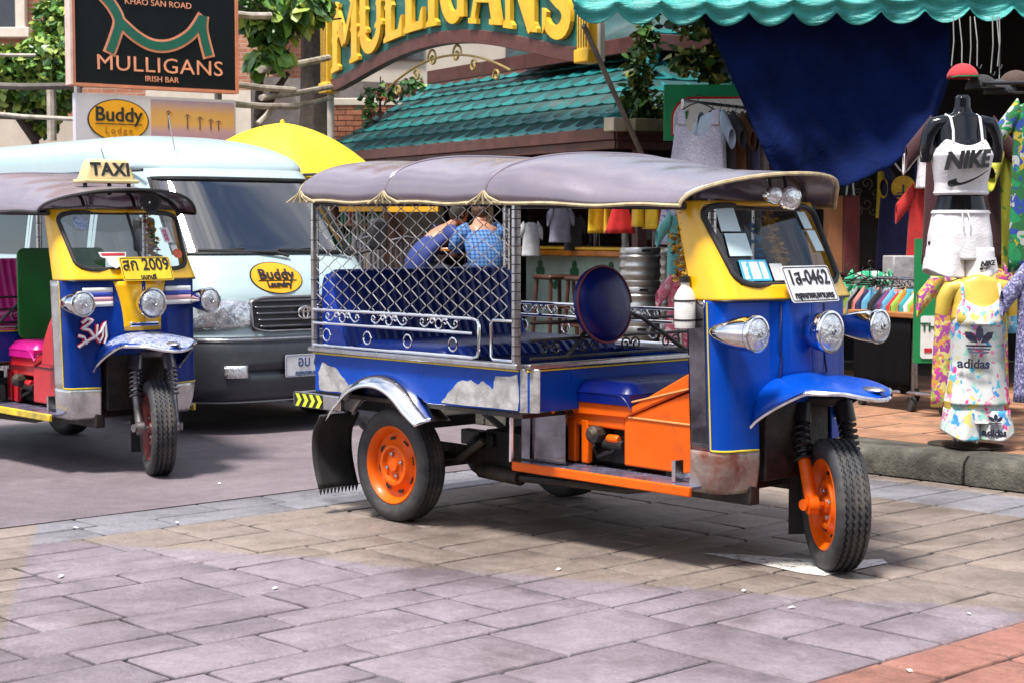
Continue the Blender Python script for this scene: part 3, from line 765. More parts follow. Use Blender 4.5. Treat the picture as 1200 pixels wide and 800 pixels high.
    for x_, t in [(x_, T0 + (T1 - T0) * z_) for x_, z_ in [(a * 2, b_ + .5) for a, b_ in rrect(1, 1, .15, 5)]]:
        gk.append(ws_pt(ys(x_ * wyt(t), t), t, .008))
    b = MB(); b.tube(gk, .0135, 8, closed=True); b.build('gasket', BLACK, wf)
    b = MB(); b.grid(24, 8, lambda u, v: ws_pt(ys(wyt(T0 + (T1 - T0) * v) * (2 * u - 1), T0 + (T1 - T0) * v), T0 + (T1 - T0) * v, -.004)); b.build('windscreen', WSGL, wf, 60)
    if c.get('mullion'):
        b = MB(); b.tube([ws_pt(yi(.03), T0 + (T1 - T0) * k / 6, .002) for k in range(7)], .010, 6); b.build('mullion', BLACK, wf)
    b = MB(); b.tube([(p[0] + .003, p[1] * 1.004, p[2]) for p in (ws_pt(k, .0) for k in range(NP))], .006, 6); b.build('waist_seam', INK, wf)
    # stickers and papers on the glass
    for (y0, y1, t0, t1, mm) in c['stickers']:
        k0, k1 = yi(y0), yi(y1); b = MB()
        b.grid(4, 4, lambda u, v: ws_pt(k0 + (k1 - k0) * u, t0 + (t1 - t0) * v, c.get('stoff', .0015))); b.build('sticker', mm, wf, 60)
    # dash and handlebar, inside of cab
    b = MB(); b.box((1.82, 0, 1.06), (.18, .68, .06)); b.box((1.78, 0, .72), (.02, .76, .68)); b.build('dashboard', BLACK, R, bevel=.02)
    b = MB(); b.tube([(1.62, -.3, 1.06), (1.72, -.2, 1.09), (1.78, 0, 1.07), (1.72, .2, 1.09), (1.62, .3, 1.06)], .014, 8); b.tube([(1.78, 0, 1.07), (1.95, 0, .62)], .025, 10); b.build('handlebar', BLKIRON, R)
    # nose fender
    b = MB()
    def nose(u, v):
        x = 1.955 + .455 * (1 - (1 - u) ** 1.5); w = .275 * max(0., 1 - ((x - 1.955) / .458) ** 2.4) ** .62 + .003
        k = (x - 1.955) / .455
        zr = .822 - .02 * k - .062 * k ** 2.4; zl = .60 + .155 * min(1, k / .55) ** .8 - .0 * k
        zl = min(zl, zr - .012); t = (v - .5) * math.pi
        return (x, w * math.copysign(abs(math.sin(t)) ** .9, t), zl + (zr - zl) * max(0, math.cos(t)) ** .8)
    b.grid(26, 27, nose); nf = b.build('nose_fender', P, R, 60, solid=.006)
    b = MB(); b.tube([(p[0], p[1] * 1.01, p[2]) for p in ([nose(1 - k / 26, 0) for k in range(27)][::-1] + [nose(1 - k / 26, 1) for k in range(27)])], .010, 6); b.build('fender_trim', CHROME, nf)
    b = MB(); b.ell((2.36, 0, .765), (.06, .035, .014)); b.build('fender_badge', STEEL, nf)
    if c.get('fender_decal'):
        q = MB(); q.grid(14, 15, lambda u, v: tuple(a + d_ for a, d_ in zip(nose(.12 + .80 * u, .10 + .80 * v), (0, 0, .005)))); q.build('fender_decal', c['fender_decal'], nf, 60)
    if c.get('nose_panel'):
        q = MB()
        def npan(u, v):
            z = .83 + .285 * v; hw = .12 + .05 * v ** 2; p = shield_pt((0, 0), z, 1); y = (u - .5) * 2 * hw
            x = 1.992 - .02 * (z - .5) / .62 + .05 * max(0, 1 - (y / .19) ** 2) ** 1.2 - .12 * y * y
            return (x + .016, y, z)
        q.grid(15, 10, npan); q.build('nose_panel', c['nose_panel'], R, 60, solid=.006)
    # fork and front shocks, turned with the wheel
    F = MB(); M = Matrix.Rotation(-rad(steer), 3, 'Z'); O = Vector((2.18, 0, 0))
    def fk(x, y, z): return O + M @ Vector((x, y, z))
    for s in (-1, 1):
        F.tube([fk(0, s * .10, .275), fk(-.10, s * .105, .45)], [.027, .027], 12)
        F.tube([fk(-.02, s * .10, .275), fk(.0, s * .14, .275)], .024, 10)
        F.lathe([(.04, -.02), (.04, .02)], 12, fk(0, s * .10, .275), M @ Vector((0, 1, 0)))
    F.tube([fk(0, -.12, .275), fk(0, .12, .275)], .014, 8)
    F.build('fork', c['fork'], R, 40)
    F = MB()
    for s in (-1, 1):
        pts = []
        a = fk(-.10, s * .105, .45); e = fk(-.165, s * .10, .60)
        for k in range(49):
            t = k / 48; p = a + (e - a) * t; x, y, z = frame(e - a); an = k / 48 * 6 * 2 * math.pi
            pts.append(p + (x * math.cos(an) + y * math.sin(an)) * .036)
        F.tube(pts, .0075, 6); F.tube([fk(-.10, s * .105, .45), fk(-.2, s * .09, .72)], .024, 10)
        F.tube([fk(-.165, s * .10, .60), fk(-.19, s * .09, .68)], .042, 12)
    F.tube([fk(-.2, -.1, .70), fk(-.2, .1, .70)], .04, 8); F.build('shock_absorber', c.get('shock', BLKIRON), R, 40)
    F = MB(); F.prism([(-.11, .10), (.11, .10), (.11, .36), (-.11, .36)], .008, fk(-.30, 0, 0), M @ Vector((0, 1, 0)), (0, 0, 1)); F.build('front_mud_flap', BLACK, R)
    # lamps
    headlamp(R, 'headlamp', (2.075, -.415, .995), .074, .235); headlamp(R, 'headlamp', (2.075, .415, .995), .074, .235)
    headlamp(R, 'centre_lamp', (2.125, 0, .99), .088, .13)
    b = MB()
    for s in (-1, 1): b.tube([(1.95, s * .39, .97), (1.98, s * .42, .99)], .018, 8)
    b.build('lamp_brackets', BLKIRON, R)
    return R, ws_pt, yi, shield_pt

BLUE = mat('cobalt paint', (.0006, .052, .37), .34, 0, var=.14, scale=3, coat=.18, spec=.16, dirt=.06, dcol=(.05, .06, .12), dscale=5, bump=.02, bscale=8)
ORANGE = mat('orange paint', (.76, .112, .0025), .38, 0, var=.14, scale=5, coat=.08, spec=.22, dirt=.16, dcol=(.25, .06, .02))
YELLOW = mat('yellow paint', (.82, .46, .004), .3, 0, var=.08, scale=4, coat=.5, dirt=.05, dcol=(.4, .22, .02))
VINYL = mat('silver vinyl', (.215, .185, .225), .26, .25, var=.1, scale=3, dirt=.08, dcol=(.16, .14, .15), bump=.12, bscale=14, coat=.15)
SEATB = mat('blue vinyl', (.002, .014, .13), .36, spec=.3, var=.2, scale=8, bump=.1)
SEATN = mat('deep blue vinyl', (.002, .010, .14), .34, spec=.3, var=.2, scale=8, bump=.1)
PIPE = mat('tan piping', (.42, .34, .20), .6, var=.3, scale=20)
PLATE = mat('tread plate', (.30, .29, .42), .3, .7, var=.3, scale=8, dirt=.4, dcol=(.12, .08, .09))
CHEV = mat('yellow reflector', (.62, .72, .03), .4, var=.1)
PAPERB = mat('pale permit paper', (.56, .72, .76), .5, var=.08)
PAPERC = mat('cyan permit card', (.06, .38, .60), .45, var=.2)
PAPERW = mat('white card', (.72, .73, .72), .5, var=.12, scale=18)
TOE = mat('rusty toe plate', (.33, .30, .27), .5, .4, var=.3, scale=8, dirt=.45, dcol=(.22, .05, .025), dscale=6)
SIDET = mat('polished side plate', (.22, .22, .25), .07, 1., var=.6, scale=4, rvar=.05, dirt=.3, dcol=(.06, .05, .05))
hero_cfg = dict(paint=BLUE, box=ORANGE, rim=ORANGE, seat=SEATB, seat2=SEATN, trim=mat('maroon piping', (.16, .02, .05), .5), roof=VINYL, piping=PIPE, plate=PLATE, step=ORANGE, chev=CHEV,
    cab=YELLOW, toe=TOE, sidetrim=SIDET, fork=ORANGE, seamcol=mat('pale seam', (.75, .35, .12), .5), worn=True, bolster=mat('bright blue vinyl', (.004, .035, .34), .35, var=.15), stoff=.003,
    stickers=[(-.325, -.22, .69, .93, PAPERB), (-.315, -.20, .44, .67, PAPERB), (-.285, -.14, .19, .40, PAPERC), (-.27, -.155, .21, .38, PAPERW), (-.125, -.065, .19, .36, PAPERW), (.235, .315, .72, .90, PAPERB), (.245, .325, .48, .70, PAPERB)])
hero, hw_pt, hyi, hsh = tuktuk(hero_cfg, 'blue and yellow tuk-tuk with orange wheels and silver canopy, parked on the paving', (-.1275, 8.65, 0), 47.5, 35)
# hero's own fittings: number plate, spot lamps, garlands, bottle
def plate(parent, o, x, y, w, h, pm, im, t1, t2, s1, s2, y1=0., name='number_plate', y2=None):
    b = MB(); b.prism(rrect(w, h, .012), .004, (0, 0, 0)); p = b.build(name, pm, parent, 30); p.matrix_local = basis(o, x, y)
    q = MB(); q.tube([(a, c, .005) for a, c in rrect(w - .014, h - .014, .01)], .0018, 5, closed=True); q.build('plate_rim', im, p)
    letters('plate_text', t1, s1, im, p, (0, h * .16 + y1, .006), (1, 0, 0), (0, 1, 0), bold=.0012 * s1 / .1, sx=.85)
    letters('plate_text', t2, s2, im, p, (0, (-h * .33 if y2 is None else y2), .006), (1, 0, 0), (0, 1, 0), bold=.001)
    return p
PLW = mat('white plate enamel', (.66, .66, .68), .35, var=.12, scale=14, dirt=.2, dcol=(.35, .33, .33))
PLY = mat('yellow plate enamel', (.78, .52, .02), .35, var=.1, scale=14)
pl = plate(hero, (2.035, .0, 1.185), (0, 1, 0), (-.42, 0, .9), .315, .165, PLW, INK, '1ส-0462', 'กรุงเทพมหานคร', .093, .040, y2=-.053)
for (y, z, r) in ((-.115, 1.555, .036), (-.01, 1.545, .05)):
    b = MB(); b.lathe([(0, -.07), (r * .6, -.06), (r * .9, -.03), (r, 0), (r * 1.05, .012), (r * .92, .018), (0, .012)], 20, (1.93, y, z), (.9, -.35, -.12)); sl = b.build('spot_lamp', CHROME, hero, 40)
    q = MB(); q.lathe([(r * .9, .016), (r * .7, .026), (r * .35, .032), (0, .034)], 20, (1.93, y, z), (.9, -.35, -.12)); q.build('lens', LENS, sl)
    q = MB(); q.tube([(1.93, y, z - .02), (1.90, y, z + .09)], .008, 6); q.build('lamp_stalk', BLKIRON, sl)
GARL = [mat('garland gold', (.5, .28, .02), .6, var=.4, scale=30), mat('garland blue', (.02, .22, .5), .6, var=.3), mat('garland magenta', (.5, .03, .2), .6, var=.3), mat('garland green', (.05, .13, .03), .6, var=.3)]
def garland(parent, pts, n, r, mats, name='garland', seed=1):
    rr = random.Random(seed); bs = [MB() for _ in mats]
    for i in range(n):
        t = i / (n - 1) * (len(pts) - 1); k = min(int(t), len(pts) - 2); f = t - k
        p = Vector(pts[k]) * (1 - f) + Vector(pts[k + 1]) * f
        for _ in range(5):
            b = rr.choice(bs) if rr.random() < .35 else bs[0]
            q = p + Vector([rr.uniform(-r, r) for _ in range(3)]); a = Vector([rr.gauss(0, 1) for _ in range(3)]).normalized(); x, y, z = frame(a); l = r * rr.uniform(.5, .9)
            b.add([q - x * l, q - y * l * .5 + z * l * .3, q + x * l, q + y * l * .5 + z * l * .3], [(0, 1, 2, 3)])
    root = None
    for b, m in zip(bs, mats):
        if not b.f: continue
        root_ = b.build(name, m, parent if root is None else root, 0); root_['kind'] = 'stuff'; root = root or root_
    return root
for k, (a, e, n) in enumerate((((1.68, -.40, 1.50), (1.70, -.40, 1.22), 34), ((1.60, -.36, 1.40), (1.66, -.37, 1.20), 20), ((1.62, -.38, 1.22), (1.78, -.34, 1.23), 14))):
    garland(hero, [a, e], n, .022, [GARL[0], GARL[1], GARL[2], GARL[3]], seed=k)
garland(hero, [(1.72, .10, 1.50), (1.80, .10, 1.30), (1.86, .09, 1.17)], 40, .024, [mat('garland marigold', (.55, .3, .01), .6, var=.3), GARL[0]], seed=9)
garland(hero, [(1.74, -.01, 1.44), (1.80, -.02, 1.24), (1.86, -.02, 1.16)], 26, .022, [GARL[1], GARL[3], GARL[0]], seed=12)
b = MB(); b.lathe([(.0, 0), (.042, .002), (.045, .02), (.045, .13), (.03, .16), (.018, .175), (.018, .19)], 20, (1.745, -.455, 1.005)); bt = b.build('water_bottle', WHITE, hero)
b = MB(); b.lathe([(.022, .19), (.022, .215), (0, .217)], 16, (1.745, -.455, 1.005)); b.build('cap', BLKIRON, bt)
b = MB()
for z in (1.04, 1.12): b.lathe([(.0465, -.004), (.048, 0), (.0465, .004)], 16, (1.745, -.455, z))
b.tube([(1.745, -.42, 1.02), (1.76, -.40, 1.14)], .006, 6); b.build('bottle_holder', BLKIRON, bt)
# crease lines of the nose
for s in (-1, 1):
    b = MB(); b.tube([(p[0] + .016, s * abs(p[1]), p[2]) for p in ((1.998 - .02 * (z - .5) / .62 + .004, .175 + (.72 - z) * (.18 if z < .9 else .08), z) for z in [.74 + .36 * i / 12 for i in range(13)])], .005, 6)
    b.build('nose_crease', mat('dark blue crease', (.003, .012, .09), .4), hero)

# ------------------------------------------------------------ the taxi tuk-tuk on the road
MAG = mat('magenta vinyl', (.55, .01, .22), .35, var=.2, bump=.1); RED = mat('red paint', (.5, .012, .02), .35, var=.15, coat=.4)
GREEN = mat('green board paint', (.012, .17, .03), .4, var=.2)
NAVY = mat('navy paint', (.002, .03, .22), .32, var=.2, scale=4, coat=.1, spec=.25, dirt=.12, dcol=(.12, .13, .2))
ALU = mat('cast grey metal', (.26, .25, .26), .38, .8, var=.3, dirt=.3, dcol=(.1, .08, .06))
BRIGHT = mat('worn bright plate', (.6, .6, .6), .28, .85, var=.25, scale=5, dirt=.3, dcol=(.25, .22, .2))
def decal_mat(name, a, b_, c_, scale):
    m, nt, bs, tc = base(name)
    c = ramp(nt, noise(nt, tc.outputs['Object'], scale, 6, .8, 1.5), [(.38, a), (.48, b_), (.56, c_), (.66, a)])
    nt.links.new(c, bs.inputs['Base Color']); bs.inputs['Roughness'].default_value = .3; bs.inputs['Coat Weight'].default_value = .5; return m
taxi_cfg = dict(paint=NAVY, box=RED, rim=mat('maroon rim', (.22, .03, .03), .5, var=.3, dirt=.3), seat=MAG, seat2=MAG, trim=INK, roof=VINYL, piping=BLACK, plate=PLATE, step=mat('yellow step paint', (.7, .5, .02), .5, dirt=.4), chev=CHEV,
    cab=YELLOW, toe=BRIGHT, sidetrim=BRIGHT, fork=ALU, shock=ALU, seamcol=INK, worn=False, mullion=True, no_oval=True, wy=.35, nose_panel=YELLOW, stoff=.004,
    fender_decal=decal_mat('scratched fender', (.03, .08, .3), (.5, .52, .6), (.1, .16, .36), 14),
    stickers=[(.25, .315, .52, .74, PAPERW), (.255, .31, .54, .72, mat('pink badge', (.55, .12, .2), .5, var=.4, scale=60)), (.285, .325, .30, .48, PAPERW)])
taxi, tw_pt, tyi, tsh = tuktuk(taxi_cfg, 'navy and yellow tuk-tuk with a lit-style roof box reading TAXI, beside the pale van', (-3.51, 11.45, 0), 48, 21)
taxi['label'] = 'navy and yellow tuk-tuk with a cream TAXI box on its roof'
plate(taxi, (2.04, .02, 1.185), (0, 1, 0), (-.42, 0, .9), .33, .15, PLY, INK, 'สก 2009', 'นนทบุรี', .105, .035, y2=-.052)
CREAM = mat('cream plastic', (.72, .55, .26), .4, var=.1, dirt=.12, dcol=(.4, .3, .15))
b = MB(); b.box((1.62, 0, 1.765), (.13, .345, .135), tx=.55, ty=.76); tb = b.build('taxi_box', CREAM, taxi, bevel=.02)
b = MB(); b.box((1.62, 0, 1.70), (.15, .365, .022)); b.build('box_base', CREAM, tb, bevel=.008)
letters('taxi_letters', 'TAXI', .108, INK, tb, (1.672, 0, 1.768), (0, 1, 0), (-.17, 0, 1), bold=.003, sx=1.05, spacing=1.05)
b = MB()
for y in (-.14, .02, .15): b.tube([(1.62, y, 1.62), (1.62, y, 1.695)], .014, 6)
b.build('box_feet', BLKIRON, tb)
b = MB(); b.tube([(1.55, .03, 1.83), (1.56, .0, 1.90)], .0025, 5); b.build('aerial', BLKIRON, tb)
b = MB(); b.lathe([(0, -.06), (.03, -.05), (.035, -.01), (.06, .02), (.066, .03), (.055, .03), (.03, .005), (.0, .008)], 24, (1.90, .12, 1.575), (1, .05, -.05)); hn = b.build('horn', BLACK, taxi)
b = MB(); b.ell((1.908, .12, 1.575), (.012, .012, .012), 10, 6); b.build('horn_centre', CHROME, hn)
FLAGR, FLAGW, FLAGB = PAPERW, mat('flag pink', (.66, .36, .40), .5), mat('flag blue', (.03, .05, .36), .5)
for s in (-1, 1):
    root = None
    for k, mm in enumerate((FLAGR, FLAGB, FLAGW, FLAGR)):
        q = MB(); z0 = 1.08 - k * .027
        q.grid(12, 3, lambda u, v: (lambda yy, zz: (1.995 - .02 * (zz - .5) / .62 - .35 * max(0, abs(yy) - .22) ** 2 - .06 * yy * yy + .012, yy, zz))(s * (.17 + .185 * u), z0 - .027 * v))
        o = q.build('flag_sticker' if root is None else 'flag_stripe', mm, root or taxi, 60, solid=.002); root = root or o
# graffiti loops sprayed on the shield
g1, g2 = MB(), MB()
for pts in ([(-.36, .88), (-.33, .905), (-.30, .895), (-.33, .87), (-.36, .85), (-.32, .84), (-.29, .80), (-.35, .77), (-.38, .745)], [(-.27, .87), (-.28, .80), (-.26, .77), (-.24, .80), (-.235, .86)], [(-.30, .79), (-.25, .83), (-.22, .88), (-.215, .80), (-.23, .76)], [(-.38, .81), (-.35, .80), (-.34, .76)]):
    dense = [(pts[i][0] + (pts[i + 1][0] - pts[i][0]) * t / 5, pts[i][1] + (pts[i + 1][1] - pts[i][1]) * t / 5) for i in range(len(pts) - 1) for t in range(5)] + [pts[-1]]
    w3 = [(1.972 - .02 * (z - .5) / .62 - 3.5 * max(0, abs(y) - .30) ** 2 + .020, y, z) for y, z in dense]
    g1.tube([(x - .002, y, z) for x, y, z in w3], .013, 6); g2.tube([(x + .004, y, z) for x, y, z in w3], .0085, 6)
gr_ = g1.build('graffiti_mark', mat('graffiti red', (.5, .02, .06), .5), taxi); g2.build('graffiti_core', PAPERW, gr_)
b = MB(); b.prism(rrect(.60, .56, .05), .02, (1.03, 0, 1.02), (0, 1, 0), (0, 0, 1)); b.build('partition', GREEN, taxi, bevel=.006)
b = MB(); b.prism([(1.50, .62), (1.72, .62), (1.72, 1.0), (1.60, .86), (1.52, .74)], .02, (0, -.36, 0), (1, 0, 0), (0, 0, 1)); b.build('knee_panel', RED, taxi, bevel=.005)
b = MB(); b.tube([(.40, -.62, .94), (.75, -.62, .94)], .045, 14); b.build('armrest', mat('green vinyl', (.02, .14, .06), .35), taxi)
b = MB(); b.lathe([(0, 0), (.048, 0), (.048, .004), (0, .004)], 20, (0, 0, 0), (1, 0, 0)); o = b.build('round_sticker', decal_mat('round badge', (.08, .25, .6), (.6, .65, .7), (.05, .15, .4), 30), taxi, loc=(1.80, -.27, 1.455), rot=(0, -.45, 0))
b = MB(); b.lathe([(0, 0), (.03, 0), (.03, .004), (0, .004)], 20, (0, 0, 0), (1, 0, 0)); b.build('round_sticker', mat('orange badge', (.6, .1, .03), .5, var=.3, scale=40), taxi, loc=(1.945, .285, 1.27), rot=(0, -.45, 0))
b = MB(); b.prism([(-.09, .03), (.09, .03), (.08, 0), (.05, -.01), (.04, -.05), (0, -.075), (-.04, -.05), (-.05, -.01), (-.08, 0)], .003, (0, 0, 0)); st = b.build('shield_sticker', PAPERW, taxi, 0); st.matrix_local = basis((1.963, -.15, 1.255), (0, 1, 0), (-.45, 0, .9))
q = MB(); q.box((0, .015, .004), (.15, .016, .002)); q.build('sticker_band', RED, st)
garland(taxi, [(1.80, .17, 1.48), (1.84, .18, 1.36), (1.86, .17, 1.28)], 20, .028, [GARL[0], GARL[2], GARL[3]], seed=4)
b = MB(); b.box((2.045, 0, .865), (.02, .19, .028)); b.build('nose_grille', CHROME, taxi, bevel=.008)

# ------------------------------------------------------------ the van
VAN = mat('pale blue van paint', (.37, .48, .50), .32, 0, var=.05, scale=2, coat=.15, dirt=.05, dcol=(.35, .42, .42), rvar=.05)
VBUMP = mat('charcoal bumper', (.03, .033, .042), .45, var=.2, scale=6, dirt=.1)
VGL = glass('tinted van glass', (.10, .13, .15), .22)
van = thing('van', 'pale blue minibus with oval laundry logo and dark bumper, behind the tuk-tuks', 'van', (-1.45, 12.05, 0), -rad(50))
PROF = [(.22, -.03), (.30, 0), (.62, 0), (.68, -.035), (.92, -.07), (.98, -.09), (1.1, -.17), (1.215, -.28), (1.24, -.31), (1.79, -.80), (1.86, -.88)]
def profx(z):
    if z <= PROF[0][0]: return PROF[0][1]
    for (z0, x0), (z1, x1) in zip(PROF, PROF[1:]):
        if z <= z1: return x0 + (x1 - x0) * (z - z0) / (z1 - z0)
    return PROF[-1][1]
def vhw(z): return .845 if z < 1.0 else .845 - .115 * ((z - 1.0) / .86) ** 1.3
def vf(s, z, off=0):
    w = vhw(z); a = abs(s)
    return (profx(z) - .05 * s * s - .34 * a ** 7 + off, s * (w + off * .5 * a ** 6), z)
zz = [.22, .26, .30, .36, .42, .48, .54, .60, .64, .68, .72, .76, .80, .84, .88, .92, .95, .98, 1.02, 1.06, 1.10, 1.14, 1.18, 1.215, 1.24] + [1.24 + .55 * i / 14 for i in range(1, 15)] + [1.83, 1.86]
b = MB(); b.grid(61, len(zz), lambda u, v: vf(2 * u - 1, zz[round(v * (len(zz) - 1))]), keep=lambda q: not (1.25 < sum(p[2] for p in q) / 4 < 1.785 and abs(sum(p[1] for p in q) / 4) < .90 * vhw(sum(p[2] for p in q) / 4)))
for s in (-1, 1):
    b.grid(40, len(zz), lambda u, v: (lambda z: (vf(s, z)[0] * (1 - u) + -4.7 * u, s * vhw(z), z))(zz[round(v * (len(zz) - 1))]),
           keep=lambda q: not any(math.hypot(sum(p[0] for p in q) / 4 + xc, sum(p[2] for p in q) / 4 - .31) < .37 for xc in (.95, 3.55)))
b.add([(-4.7, -.84, .3), (-4.7, .84, .3), (-4.7, .74, 1.86), (-4.7, -.74, 1.86)], [(0, 1, 2, 3)])
body = b.build('body', VAN, van, 40)
b = MB()
def vroof(u, v):
    t = (v - .5) * math.pi; X = -.88 - 3.82 * u ** 1.6
    f = min(1, (-.88 - X) / 1.3); hh = .295 * max(0, 1 - (1 - f) ** 2.2) ** .62; e = max(0, (-X - 4.3) / .42); hh *= (1 - e ** 3 * .5)
    y = .732 * math.copysign(abs(math.sin(t)) ** .72, t); s_ = abs(y / .732); X -= (.05 * s_ ** 2 + .34 * s_ ** 7) * (1 - u) ** 3
    return (X, y, 1.856 + hh * max(0, math.cos(t)) ** .55)
b.grid(44, 41, vroof); b.build('roof', VAN, van, 60)
b = MB()
for s in (-1, 1): b.tube([(-1.0 - 3.6 * i / 10, s * .742, 1.842) for i in range(11)], .012, 6); 
b.build('drip_rail', VBUMP, van)
b = MB(); b.grid(41, 16, lambda u, v: vf(.90 * (2 * u - 1), 1.236 + .56 * v, -.004)); b.build('windscreen', VGL, van, 60)
b = MB()
for s in (-1, 1): b.grid(4, 14, lambda u, v: vf(s * (.875 + .05 * u), 1.238 + .555 * v, .003))
b.build('glass_border', INK, van, 60)
b = MB(); rim_ = [vf(.905 * (2 * u - 1), 1.245, .004) for u in [i / 30 for i in range(31)]] + [vf(.905, 1.245 + .54 * i / 12, .004) for i in range(1, 12)] + [vf(.905 * (1 - 2 * u), 1.785, .004) for u in [i / 30 for i in range(31)]] + [vf(-.905, 1.785 - .54 * i / 12, .004) for i in range(1, 12)]
b.tube(rim_, .016, 6, closed=True); b.build('windscreen_seal', BLACK, van)
b = MB(); b.box((-.75, 0, 1.16), (.6, 1.46, .12)); b.build('dashboard', BLACK, van, bevel=.03)
for y in (-.42, .42):
    b = MB(); b.box((-1.55, y, .95), (.5, .5, .2)); b.box((-1.8, y, 1.28), (.14, .5, .62)); b.box((-1.82, y, 1.66), (.1, .28, .17)); b.build('front_seat', mat('grey upholstery', (.06, .065, .07), .8), van, bevel=.04)
b = MB(); b.box((-2.2, 0, 1.3), (.05, 1.3, 1.0)); b.build('partition', BLACK, van)
b = MB(); b.box((-2.6, 0, .5), (4.0, 1.5, .1)); b.build('underbody', DARKM, van)
for s in (-1, 1):
    for k, (x0, x1) in enumerate(((-.80, -1.62), (-1.75, -2.75), (-2.85, -3.7), (-3.8, -4.55))):
        q = MB(); q.grid(3, 6, lambda u, v: (x0 + (x1 - x0) * u - (.30 * v if k == 0 and u < .1 else 0), s * (vhw(1.22 + .52 * v) + .004), 1.22 + .52 * v)); w_ = q.build('side_window', mat('dark side glass', (.012, .015, .018), .06, var=.1, spec=.8, rvar=.02), van, 60)
    q = MB(); q.tube([(-.70, s * .86, .98), (-4.6, s * .86, .98)], .014, 6); q.build('side_moulding', VBUMP, van)
    for xc in (-1.68, -2.8):
        q = MB(); q.tube([(xc, s * (vhw(z) + .001), z) for z in (.4, .8, 1.1, 1.5, 1.8)], .003, 5); q.build('door_seam', INK, van)
b = MB(); b.grid(51, 14, lambda u, v: vf(2 * u - 1, .235 + .44 * v, .028 + .022 * math.sin(v * math.pi) + (-.03 if .42 < v < .52 and abs(2 * u - 1) < .62 else 0)))
for s in (-1, 1): b.grid(6, 4, lambda u, v: (vf(s, .235 + .44 * v, .03)[0] * (1 - u) - .72 * u, s * .862, .235 + .44 * v))
bu = b.build('bumper', VBUMP, van, 50, solid=.01)
q = MB(); q.grid(41, 3, lambda u, v: vf(1.9 * u - .95, .655 + .012 * v, .058)); q.build('bumper_strip', STEEL, bu, solid=.006)
for s in (-1, 1):
    q = MB(); q.grid(8, 4, lambda u, v: vf(s * (.60 + .17 * u), .40 + .085 * v, .062)); q.build('fog_lamp', LENS, bu, 60, solid=.012)
    q = MB(); q.grid(14, 8, lambda u, v: vf(s * (.50 + .44 * u + .05 * (1 - v) * 0), (.715 - .03 * u * 0) + (.20 + .035 * u) * v + (1 - v) * .03 * (1 - u), .012 + .01 * math.sin(v * math.pi))); hl = q.build('headlamp', mat('headlamp glass', (.55, .57, .6), .05, .75, var=.5, scale=22, bump=.5, bscale=30), van, 60, solid=.012)
    q = MB()
    for yy in (.58, .72): q.lathe([(.0, -.01), (.05, 0), (.062, .02), (.058, .022), (.045, .006), (0, .0)], 20, vf(s * yy, .82, .0), (1, s * .2, 0))
    q.build('reflector_bowls', CHROME, hl)['kind'] = 'stuff'
b = MB(); b.grid(31, 8, lambda u, v: vf(.98 * u - .49, .715 + .22 * v, .004)); gq = b.build('grille', INK, van, 60, solid=.008)
for k in range(5):
    q = MB(); q.grid(31, 3, lambda u, v: vf((.96 - .1 * (4 - k) / 4) * u - (.48 - .05 * (4 - k) / 4), .735 + .044 * k + .014 * v, .022)); q.build('grille_slat', mat('grey grille slat', (.10, .10, .11), .35, .5), gq, 60, solid=.01)
q = MB(); q.tube([vf(x * 1., z, .026) for x, z in [(.50 * a * 2, .825 + .118 * c * 2) for a, c in rrect(1, 1, .18, 5)]], .009, 6, closed=True); q.build('grille_surround', ALU, gq)
q = MB()
for (rx, rz_) in ((.062, .043), (.020, .040)): q.tube([(vf(0, .83, .045)[0], rx * math.cos(t * .2618), .83 + rz_ * math.sin(t * .2618)) for t in range(24)], .006, 6, closed=True)
q.tube([(vf(0, .83, .045)[0], .040 * math.cos(t * .2618), .852 + .014 * math.sin(t * .2618)) for t in range(24)], .0055, 6, closed=True); q.build('badge', CHROME, gq)
plate(van, (.075, -.02, .47), (0, 1, 0), (0, 0, 1), .42, .155, PLW, mat('plate blue ink', (.03, .07, .2), .5), 'อบ 66', 'กรุงเทพมหานคร', .105, .04, y2=-.052)
DEC = mat('amber decal', (.80, .36, .01), .35, var=.05)
def on_hood(pts, off): return [vf(y / vhw(z), z, off) for y, z in pts]
for nm, k, mm, off in (('logo_edge', 1.05, INK, .006), ('logo_oval', 1., DEC, .010)):
    q = MB(); pts = [(-.155 + .20 * k * math.cos(t * .1745), 1.075 + .105 * k * math.sin(t * .1745)) for t in range(36)]
    q.add([vf(-.155 / vhw(1.075), 1.075, off)] + on_hood(pts, off), [(0, i + 1, (i + 1) % 36 + 1) for i in range(36)]); lg = q.build(nm, mm, van, 60)
xh = Vector(vf(0, 1.10, 0)) - Vector(vf(0, 1.05, 0))
for t_, z, sz in (('Buddy', 1.098, .115), ('Laundry', 1.03, .06)):
    letters('logo_text', t_, sz, INK, van, Vector(vf(-.155 / vhw(z), z, .018)), (.02, 1, 0), xh, bold=.003)
q = MB(); q.tube([vf(y / vhw(1.058), 1.058, .014) for y in (-.31, -.2, -.1, 0)], .003, 5); q.build('logo_rule', INK, van)
for y0, y1 in ((-.62, .02), (-.05, .58)):
    q = MB(); q.tube([vf(y1 / .8, 1.225, .03), vf((y1 - .1) / .8, 1.255, .045), vf(y0 / .8, 1.27, .03)], .012, 6); q.tube([vf(y0 / .8, 1.26, .022), vf(((y0 + y1) / 2) / .8, 1.28, .022)], .007, 5); q.build('wiper', BLACK, van)
for s in (-1, 1):
    q = MB(); q.tube([(-.62, s * .80, 1.22), (-.55, s * .95, 1.26), (-.52, s * .98, 1.3)], .014, 8); mr = q.build('mirror_arm', BLACK, van)
    q = MB(); q.box((-.52, s * .99, 1.38), (.07, .16, .24)); q.build('mirror', BLACK, mr, bevel=.03)
VRIM = mat('steel van rim', (.42, .42, .43), .4, .7, var=.2, dirt=.3)
